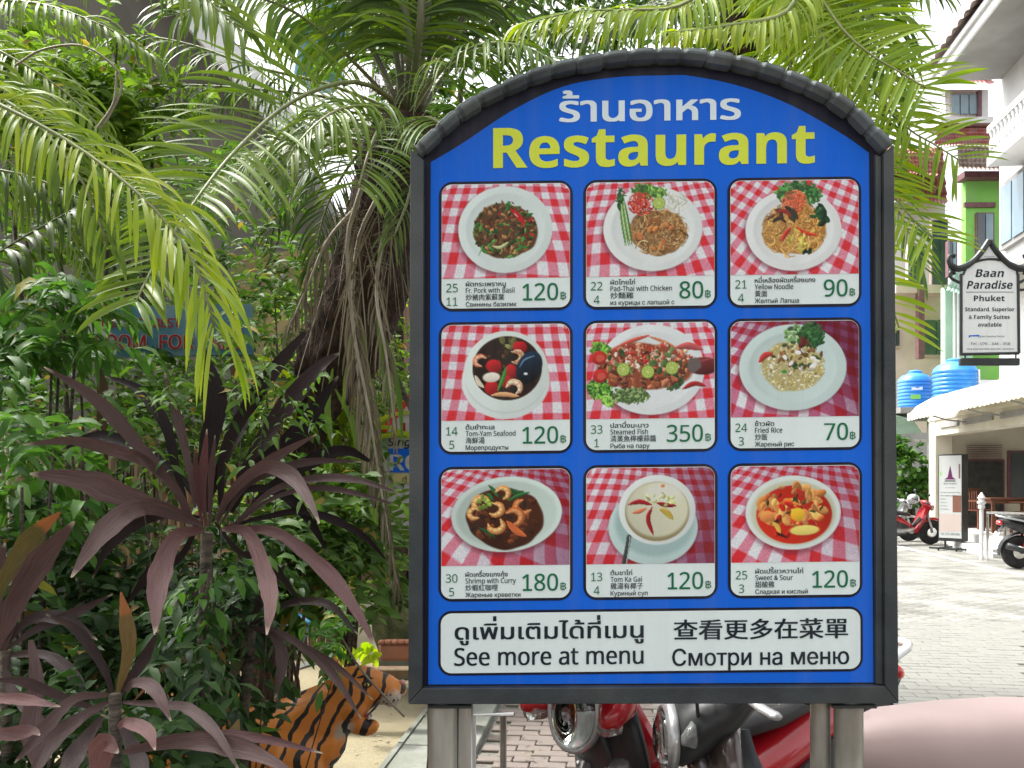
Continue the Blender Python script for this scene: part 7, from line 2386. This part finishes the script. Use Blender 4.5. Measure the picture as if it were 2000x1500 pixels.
    lz = [er(0.606, 0.86, 0.085, 0.075), er(0.622, 0.857, 0.076, 0.067), er(0.632, 0.855, 0.052, 0.045), er(0.637, 0.853, 0.02, 0.016)]
    lz += [[q + Vector((-0.003, 0, 0)) for q in r_] for r_ in lz[::-1]]
    st_(G().loft(lz), 'headlight_lens', M['lensglass'], par=hb)
    for k in range(3):
        st_(G().ball((0.575, (0.03, -0.03, 0.0)[k], (0.9, 0.9, 0.825)[k]), (0.012, 0.02, 0.02), n=10), 'lamp_cup', M['alloy'], par=hb)
    for sd in (-1, 1):
        st_(G().loft([ell_ring(0.55, 0.88, 0.02, 0.03, y=sd * 0.125), ell_ring(0.56, 0.885, 0.032, 0.034, y=sd * 0.128), ell_ring(0.585, 0.87, 0.012, 0.012, y=sd * 0.118)]), 'turn_signal', M['lampclear'])
        st_(G().tube([(0.42, sd * 0.1, 0.975), (0.37, sd * 0.2, 1.0), (0.33, sd * 0.34, 1.0)], 0.011, n=8), 'handlebar', M['chrome'])
        st_(G().tube([(0.352, sd * 0.235, 1.0), (0.345, sd * 0.27, 1.0), (0.33, sd * 0.36, 1.0)], [0.02, 0.017, 0.018], n=12), 'grip', M['rubber'])
        st_(G().box((0.37, sd * 0.2, 0.995), (0.05, 0.05, 0.045), ch=0.008), 'switch_block', M['blackplastic'], smooth=False)
        lv = st_(G().box((0.395, sd * 0.2, 0.99), (0.035 * lvs, 0.045 * lvs, 0.03 * lvs), ch=0.005), 'lever_bracket', M['alloy'], smooth=False)
        st_(G().tube([tuple(q) for q in spline([(0.405, sd * 0.19, 0.985), (0.43, sd * 0.225, 0.98), (0.42, sd * 0.29, 0.965), (0.405, sd * 0.35, 0.955)], 12)], [0.009 * lvs] * 10 + [0.010 * lvs, 0.007 * lvs], n=8, flat=0.6), 'brake_lever', M['alloy'], par=lv)
        st_(G().tube([(0.37, sd * 0.2, 1.01), (0.36, sd * 0.23, 1.1), (0.35, sd * 0.28, 1.16)], 0.006, n=6), 'mirror_stem', M['blackmetal'])
        st_(G().ball((0.35, sd * 0.31, 1.19), (0.014, 0.055, 0.038), n=14), 'mirror', M['blackplastic'])
    if hs > 1 or lvs > 1:
        rings = [ell_ring(0, 0, 0.07, 0.05)] * 0
        for z, x, w_ in ((0.46, 0.40, 0.10), (0.56, 0.43, 0.15), (0.68, 0.455, 0.175), (0.78, 0.47, 0.17), (0.86, 0.47, 0.14), (0.91, 0.46, 0.1)):
            rings.append([Vector((x + 0.045 * math.cos(a), w_ * math.sin(a), z)) for a in np.linspace(0, 2 * math.pi, 18, endpoint=False)])
        G().loft(rings).build('front_fairing', second, t, smooth='all')
        for sd in ((-1, 1) if hs > 1 else ()):
            o_ = G().loft([ell_ring(0.47, 0.93, 0.05, 0.05, y=sd * 0.10), ell_ring(0.55, 0.905, 0.065, 0.06, y=sd * 0.135), ell_ring(0.62, 0.875, 0.045, 0.045, y=sd * 0.16), ell_ring(0.655, 0.86, 0.015, 0.018, y=sd * 0.165)])
            sh_ = st_(o_, 'cowl_wing', main)
            st_(G().loft([ell_ring(0.59, 0.83, 0.02, 0.02, y=sd * 0.15), ell_ring(0.6, 0.84, 0.04, 0.028, y=sd * 0.15), ell_ring(0.64, 0.835, 0.03, 0.02, y=sd * 0.155)]), 'side_lamp', M['lampclear'], par=sh_)
    for k in range(3):
        st_(G().tube([tuple(q) for q in spline([(0.44, (k - 1) * 0.07, 0.95), (0.5 + 0.02 * k, (k - 1) * 0.1 + 0.03, 1.0), (0.52, (k - 1) * 0.08, 0.85), (0.46, 0.02 * k, 0.75)], 14)], 0.005, n=6), 'cable', M['blackplastic'])
    return t


sA = scooter('red scooter with a large headlight parked behind the steel posts of the menu board', (0.72, 2.93, 0), R(-146), M['redpaint'], M['blackplastic'], M['blackseat'], 'scooters parked behind the menu board', lean=6, steer=8, rack='white', hs=1.25)
# wire basket in front of the red scooter
bk = thing('wire_basket', 'black wire basket mounted over the headlight of the red scooter', 'basket', (0.72, 2.93, 0), rz=R(-146))
for k in range(9):
    x = 0.60 + 0.03 * k
    G().tube([(x, -0.15, 1.12), (x, -0.13, 0.99), (x, 0.13, 0.99), (x, 0.15, 1.12)], 0.0035, n=5).build('wire', M['blackmetal'], bk)
for k in range(9):
    y = -0.13 + 0.0325 * k
    G().tube([(0.57, y * 1.15, 1.12), (0.59, y, 0.99), (0.85, y, 0.99), (0.87, y * 1.15, 1.12)], 0.0035, n=5).build('wire', M['blackmetal'], bk)
G().box((0.72, 0, 0.985), (0.25, 0.24, 0.006)).build('basket_floor', M['blackplastic'], bk)
G().tube([(0.57, -0.155, 1.12), (0.57, 0.155, 1.12), (0.87, 0.155, 1.12), (0.87, -0.155, 1.12), (0.57, -0.155, 1.12)], 0.006, n=6).build('basket_rim', M['blackmetal'], bk)
G().tube([(0.55, 0, 0.95), (0.6, 0, 0.985)], 0.012, n=6).build('bracket', M['blackmetal'], bk)
sB = scooter('black and bronze scooter with a faded pink seat beside the menu board posts', (1.02, 2.36, 0), R(-174), M['blackplastic'], M['brownpaint'], M['pinkseat'], 'scooters parked behind the menu board', lean=5, steer=-6, z_seat=0.092, rack=False, flat=1.0, lvs=1.7, sh=2.3)
sC = scooter('black scooter with red tail light parked beside the handrail, cut off by the photo edge', (9.12, 15.0, 0), R(-6), M['blackplastic'], M['blackplastic'], M['blackseat'], 'scooters parked along the street')
sD = scooter('red and black scooter parked with its front wheel toward the light box', (8.86, 20.3, 0), R(4), M['redpaint'], M['blackplastic'], M['blackseat'], 'scooters parked along the street')
sE = scooter('silver and white scooter carrying a helmet on its handlebar', (8.85, 21.4, 0), R(2), M['silverpaint'], M['whitepaint'], M['blackseat'], 'scooters parked along the street')
sF = scooter('dark scooter furthest along the row, mostly behind the silver one', (8.5, 22.6, 0), R(3), M['blackplastic'], M['silverpaint'], M['blackseat'], 'scooters parked along the street')
hm = thing('helmet', 'shiny silver helmet hanging on the handlebar of the silver scooter', 'helmet', (9.35, 21.0, 1.12), rz=R(20))
G().loft([ell_ring(0.0, 0, 0.02, 0.02), ell_ring(0.03, 0, 0.09, 0.09), ell_ring(0.09, 0, 0.125, 0.125), ell_ring(0.16, 0, 0.13, 0.13), ell_ring(0.2, -0.01, 0.125, 0.12)]).build('helmet_shell', M['silverpaint'], hm, smooth='all')
hm.rotation_euler = (0, R(60), R(20))
G().loft([ell_ring(0.2, -0.01, 0.118, 0.11), ell_ring(0.225, -0.01, 0.11, 0.1)]).build('helmet_lining', M['blackplastic'], hm, smooth='all')

# parking barrier rail behind the left post
pb = thing('steel_hoop', 'white steel tube hoop rail on the pink pavers behind the post', 'rail', (-0.1, 3.3, 0))
a, b = at(925, 1396, 3.1), at(1003, 1396, 3.1)
G().tube([(a.x, a.y, 0), (a.x, a.y, a.z), (b.x, b.y, b.z)], 0.009, n=8).build('hoop_tube', M['whitepaint'], pb, smooth=True, world=True)
c_ = at(983, 1396, 3.1)
G().tube([(c_.x, c_.y - 0.005, 0), (c_.x, c_.y - 0.005, c_.z)], 0.012, n=8).build('hoop_leg', M['steel'], pb, smooth=True, world=True)


# ================================================================ tiger statue
TD = 3.3
T3 = lambda px, py, dy=0.0: A(px, py, TD) + Vector((0, dy, 0))
tg = thing('tiger_statue', 'orange black-striped tiger statue with open mouth standing on the patio under the ti leaves', 'statue', (A(470, 0, TD).x, TD, 0.02))
g = G()


def chain(pts, ry=1.0, n=20):
    """closed tube through (point, radius) with round ends"""
    P = [Vector(p) for p, r_ in pts]
    r_ = [q for _, q in pts]
    sp = spline([tuple(p) + (q,) for p, q in zip(P, r_)], 6 * len(P))
    path = [Vector(q[:3]) for q in sp]
    rr = [q[3] for q in sp]
    g.tube(path, rr, n=n)
    g.ball(path[0], rr[0] * 0.98, n=16)
    g.ball(path[-1], rr[-1] * 0.98, n=16)


chain([(T3(285, 1440), .13), (T3(340, 1428), .155), (T3(430, 1432), .15), (T3(510, 1446), .145), (T3(575, 1445), .155), (T3(612, 1440), .13)])
chain([(T3(580, 1428), .13), (T3(630, 1398), .115), (T3(672, 1368), .095)])
g.ball(T3(688, 1350), (.102, .098, .092), n=20)
chain([(T3(705, 1340), .078), (T3(738, 1344), .064), (T3(764, 1346), .05), (T3(776, 1346), .036)])
for sd in (-1, 1):
    g.ball(T3(766, 1358, sd * .03), (.036, .03, .036), n=14)
    g.ball(T3(690, 1372, sd * .055), (.058, .05, .052), n=14)       # cheeks
    g.ball(T3(722, 1322, sd * .03), (.026, .018, .016), n=12)        # brow
    chain([(T3(655, 1326, sd * .07), .024), (T3(644, 1300, sd * .08), .019)])
    f = sd * 0.085
    off = 12 if sd < 0 else -22
    chain([(T3(590, 1455, f), .095), (T3(597 + off, 1560, f), .068), (T3(595 + off, 1660, f), .052), (T3(600 + off, 1722, f), .05), (T3(622 + off, 1734, f), .045)])
    chain([(T3(320, 1450, f), .12), (T3(350 + off, 1550, f), .082), (T3(312 + off, 1640, f), .05), (T3(330 + off, 1722, f), .046), (T3(352 + off, 1735, f), .042)])
chain([(T3(672, 1396), .058), (T3(695, 1410), .044), (T3(716, 1420), .034), (T3(728, 1418), .026)])
chain([(T3(275, 1410), .04), (T3(225, 1400, .05), .03), (T3(190, 1450, .08), .026), (T3(180, 1540, .1), .024), (T3(200, 1600, .1), .026)], n=12)
M['tiger'] = None
m = bpy.data.materials.new('painted_tiger_coat')
m.use_nodes = True
nt = m.node_tree
N, L = nt.nodes, nt.links
b = N['Principled BSDF']
tc = N.new('ShaderNodeTexCoord')
mp = N.new('ShaderNodeMapping')
mp.inputs['Rotation'].default_value = (0, R(-22), 0)
L.new(tc.outputs['Object'], mp.inputs[0])
wv = N.new('ShaderNodeTexWave')
wv.bands_direction = 'X'
wv.inputs['Scale'].default_value = 5.6
wv.inputs['Distortion'].default_value = 5.0
wv.inputs['Detail'].default_value = 2.0
wv.inputs['Detail Scale'].default_value = 1.6
L.new(mp.outputs[0], wv.inputs['Vector'])
nz = N.new('ShaderNodeTexNoise')
nz.inputs['Scale'].default_value = 9
L.new(tc.outputs['Object'], nz.inputs['Vector'])
ad = N.new('ShaderNodeMath')
ad.operation = 'MULTIPLY_ADD'
ad.inputs[1].default_value = 0.5
L.new(nz.outputs['Fac'], ad.inputs[0])
L.new(wv.outputs['Fac'], ad.inputs[2])
rp = N.new('ShaderNodeValToRGB')
rp.color_ramp.elements[0].position, rp.color_ramp.elements[1].position = 0.42, 0.47
rp.color_ramp.elements[0].color = (1, 1, 1, 1)
rp.color_ramp.elements[1].color = (0, 0, 0, 1)
L.new(ad.outputs[0], rp.inputs[0])
mx = N.new('ShaderNodeMix')
mx.data_type = 'RGBA'
og = N.new('ShaderNodeValToRGB')
og.color_ramp.elements[0].color = (0.66, 0.2, 0.025, 1)
og.color_ramp.elements[1].color = (0.78, 0.3, 0.05, 1)
L.new(nz.outputs['Fac'], og.inputs[0])
# pale chin, muzzle and belly where the statue is painted cream
def near(c, r0, r1):
    vm = N.new('ShaderNodeVectorMath')
    vm.operation = 'DISTANCE'
    L.new(tc.outputs['Object'], vm.inputs[0])
    vm.inputs[1].default_value = tuple(Vector(c) - 0 * Vector(c))
    mr = N.new('ShaderNodeMapRange')
    mr.inputs['From Min'].default_value = r0
    mr.inputs['From Max'].default_value = r1
    mr.inputs['To Min'].default_value = 1
    mr.inputs['To Max'].default_value = 0
    L.new(vm.outputs['Value'], mr.inputs[0])
    return mr.outputs[0]


s1 = near(T3(766, 1368, -0.02), 0.045, 0.06)
s2 = near(T3(672, 1412, -0.05), 0.03, 0.055)
mxx = N.new('ShaderNodeMath')
mxx.operation = 'MAXIMUM'
L.new(s1, mxx.inputs[0])
L.new(s2, mxx.inputs[1])
m2 = N.new('ShaderNodeMix')
m2.data_type = 'RGBA'
L.new(mxx.outputs[0], m2.inputs[0])
L.new(og.outputs[0], m2.inputs[6])
m2.inputs[7].default_value = (0.5, 0.46, 0.36, 1)
vo = N.new('ShaderNodeTexVoronoi')
vo.inputs['Scale'].default_value = 75
L.new(tc.outputs['Object'], vo.inputs['Vector'])
lt = N.new('ShaderNodeMath')
lt.operation = 'LESS_THAN'
lt.inputs[1].default_value = 0.32
L.new(vo.outputs['Distance'], lt.inputs[0])
dt = N.new('ShaderNodeMath')
dt.operation = 'MULTIPLY'
L.new(lt.outputs[0], dt.inputs[0])
L.new(s1, dt.inputs[1])
inv = N.new('ShaderNodeMath')
inv.operation = 'SUBTRACT'
inv.inputs[0].default_value = 1
L.new(s1, inv.inputs[1])
st2 = N.new('ShaderNodeMath')
st2.operation = 'MULTIPLY_ADD'
L.new(rp.outputs[0], st2.inputs[0])
L.new(inv.outputs[0], st2.inputs[1])
L.new(dt.outputs[0], st2.inputs[2])
L.new(st2.outputs[0], mx.inputs[0])
L.new(m2.outputs[2], mx.inputs[6])
mx.inputs[7].default_value = (0.02, 0.018, 0.016, 1)
L.new(mx.outputs[2], b.inputs['Base Color'])
b.inputs['Roughness'].default_value = 0.42
bp = N.new('ShaderNodeBump')
bp.inputs['Strength'].default_value = 0.25
bp.inputs['Distance'].default_value = 0.004
bn = N.new('ShaderNodeTexNoise')
bn.inputs['Scale'].default_value = 90
L.new(tc.outputs['Object'], bn.inputs['Vector'])
L.new(bn.outputs['Fac'], bp.inputs['Height'])
L.new(bp.outputs[0], b.inputs['Normal'])
ob = g.build('body', m, tg, smooth='all', world=True)
rm_ = ob.modifiers.new('skin', 'REMESH')
rm_.mode = 'VOXEL'
rm_.voxel_size = 0.0075
rm_.use_smooth_shade = True
sm_ = ob.modifiers.new('soften', 'SMOOTH')
sm_.factor = 0.6
sm_.iterations = 5
for sd in (-1, 1):
    G().ball(T3(722, 1328, sd * .066), (.024, .013, .015), n=12, M=Matrix.Rotation(R(-18), 3, 'Y')).build('eye_rim', M['blackplastic'], tg, smooth=True, world=True)
    G().ball(T3(723, 1328, sd * .0795), (.005, .003, .007), n=8).build('pupil', M['blackplastic'], tg, smooth=True, world=True)
    G().tube([T3(700, 1318, sd * .062), T3(716, 1313, sd * .058), T3(733, 1319, sd * .05)], [.003, .006, .002], n=6).build('brow_stripe', M['blackplastic'], tg, smooth=True, world=True)
    G().tube([T3(744, 1366, sd * .045), T3(736, 1376, sd * .056), T3(724, 1388, sd * .058)], [.002, .005, .002], n=6).build('lip_line', M['blackplastic'], tg, smooth=True, world=True)
    G().ball(T3(723, 1328, sd * .071), (.012, .0105, .009), n=12).build('eye', mat('yellow_eye_paint', (0.6, 0.45, 0.08), rough=0.15) if sd < 0 else bpy.data.materials['yellow_eye_paint'], tg, smooth=True, world=True)
    for px_, py_, l_ in ((768, 1366, .03), (722, 1402, -.024)):
        p = T3(px_, py_, sd * .018)
        G().tube([p, p + Vector((0.002, 0, -l_))], [.006, .001], n=6).build('fang', M['whitepaint'], tg, smooth=True, world=True)
G().ball(T3(785, 1333), (.014, .02, .011), n=12).build('nose', mat('pink_nose_paint', (0.45, 0.2, 0.17), rough=0.4), tg, smooth=True, world=True)
G().tube([T3(690, 1385), T3(712, 1394), T3(726, 1398)], [.026, .022, .012], n=10, flat=0.35).build('tongue', mat('tongue_paint', (0.3, 0.1, 0.11), rough=0.35), tg, smooth='all', world=True)

# ================================================================ small things on the patio
M['terra'] = mat('terracotta', (0.24, 0.09, 0.05), (0.34, 0.14, 0.08), rough=0.8, scale=6, bump=0.25, dirt=(0.14, 0.09, 0.06), dscale=3)
tt_ = thing('terracotta_trough', 'long terracotta plant trough with scalloped rim behind the tiger head', 'planter', at(775, 1305, 5.8))
a, b = at(738, 1292, 5.8), at(900, 1292, 5.8)
g = G().box(((a.x + b.x) / 2, 5.9, (a.z + at(0, 1258, 5.8).z) / 2), (b.x - a.x, 0.2, at(0, 1258, 5.8).z - a.z), ch=0.02)
g.build('trough_body', M['terra'], tt_, world=True)
for k in range(12):
    p = at(745 + k * 13, 1255, 5.8)
    G().ball((p.x, 5.81, p.z), (0.024, 0.02, 0.018), n=8).build('rim_scallop', M['terra'], tt_, smooth=True, world=True)
wb = thing('wooden_beam', 'dark weathered wooden beam lying on blocks behind the tiger head', 'beam', at(720, 1320, 5.4))
a, b = at(640, 1312, 5.4), at(930, 1318, 5.4)
G().box(((a.x + b.x) / 2, 5.4, a.z), (b.x - a.x, 0.1, 0.05), ch=0.006).build('beam_timber', M['bamboo'], wb, world=True)
for x in (660, 900):
    p = at(x, 1312, 5.4)
    G().box((p.x, 5.42, p.z / 2 - 0.01), (0.12, 0.12, p.z - 0.05)).build('support_block', M['kerb'], wb, world=True)
M['moss'] = mat('mossy_stone', (0.05, 0.06, 0.025), (0.13, 0.14, 0.06), rough=0.95, scale=8, bump=0.8, bscale=30, bdist=0.03)
rk = thing('mossy_stone', 'tall mossy standing stone behind the terracotta trough', 'stone', at(775, 1260, 6.3))
bm = bmesh.new()
bmesh.ops.create_icosphere(bm, subdivisions=4, radius=1.0)
for v_ in bm.verts:
    n_ = 1 + 0.18 * noise.noise(v_.co * 1.7) + 0.07 * noise.noise(v_.co * 6)
    v_.co = Vector((v_.co.x * 0.17, v_.co.y * 0.15, v_.co.z * 0.28)) * n_
me = bpy.data.meshes.new('stone')
bm.to_mesh(me)
bm.free()
me.materials.append(M['moss'])
me.shade_smooth()
o = link('stone', me, rk)
o.location = (0, 0, 0.16)
G().box((0, 0, -0.14), (0.3, 0.3, 0.16), ch=0.02).build('stone_base', M['kerb'], rk)
bs2 = thing('blue_basin', 'blue plastic basin standing on the patio in the shade of the bed', 'basin', at(530, 1262, 5.6))
G().lathe([(0.17, 0), (0.2, 0.02), (0.25, 0.15), (0.27, 0.155), (0.265, 0.165), (0.24, 0.16), (0.19, 0.04), (0.02, 0.03)], n=28).build('basin_body', mat('blue_basin_plastic', (0.01, 0.1, 0.2), (0.015, 0.13, 0.25), rough=0.3), bs2, smooth=True)
G().lathe([(0.2, -0.48), (0.2, -0.46), (0.06, -0.42), (0.06, -0.05), (0.19, -0.02), (0.19, 0.0)], n=20).build('basin_stand', M['kerb'], bs2, smooth=True)
vp = thing('variegated_plant', 'low plant with pale yellow-green leaves beside the terracotta trough', 'plant', at(705, 1300, 5.2))
for k in range(16):
    a_ = rnd.uniform(-1.4, 1.4)
    cx_, cy_ = rnd.uniform(660, 740), rnd.uniform(1262, 1290)
    ti_leaf(vp, [(cx_, cy_ + 14), (cx_ + 14 * math.sin(a_), cy_), (cx_ + 34 * math.sin(a_), cy_ - 6 * math.cos(a_))], rnd.uniform(16, 26), 5.2, 5.1, 'palmlime', rnd.random(), fold=0.1)
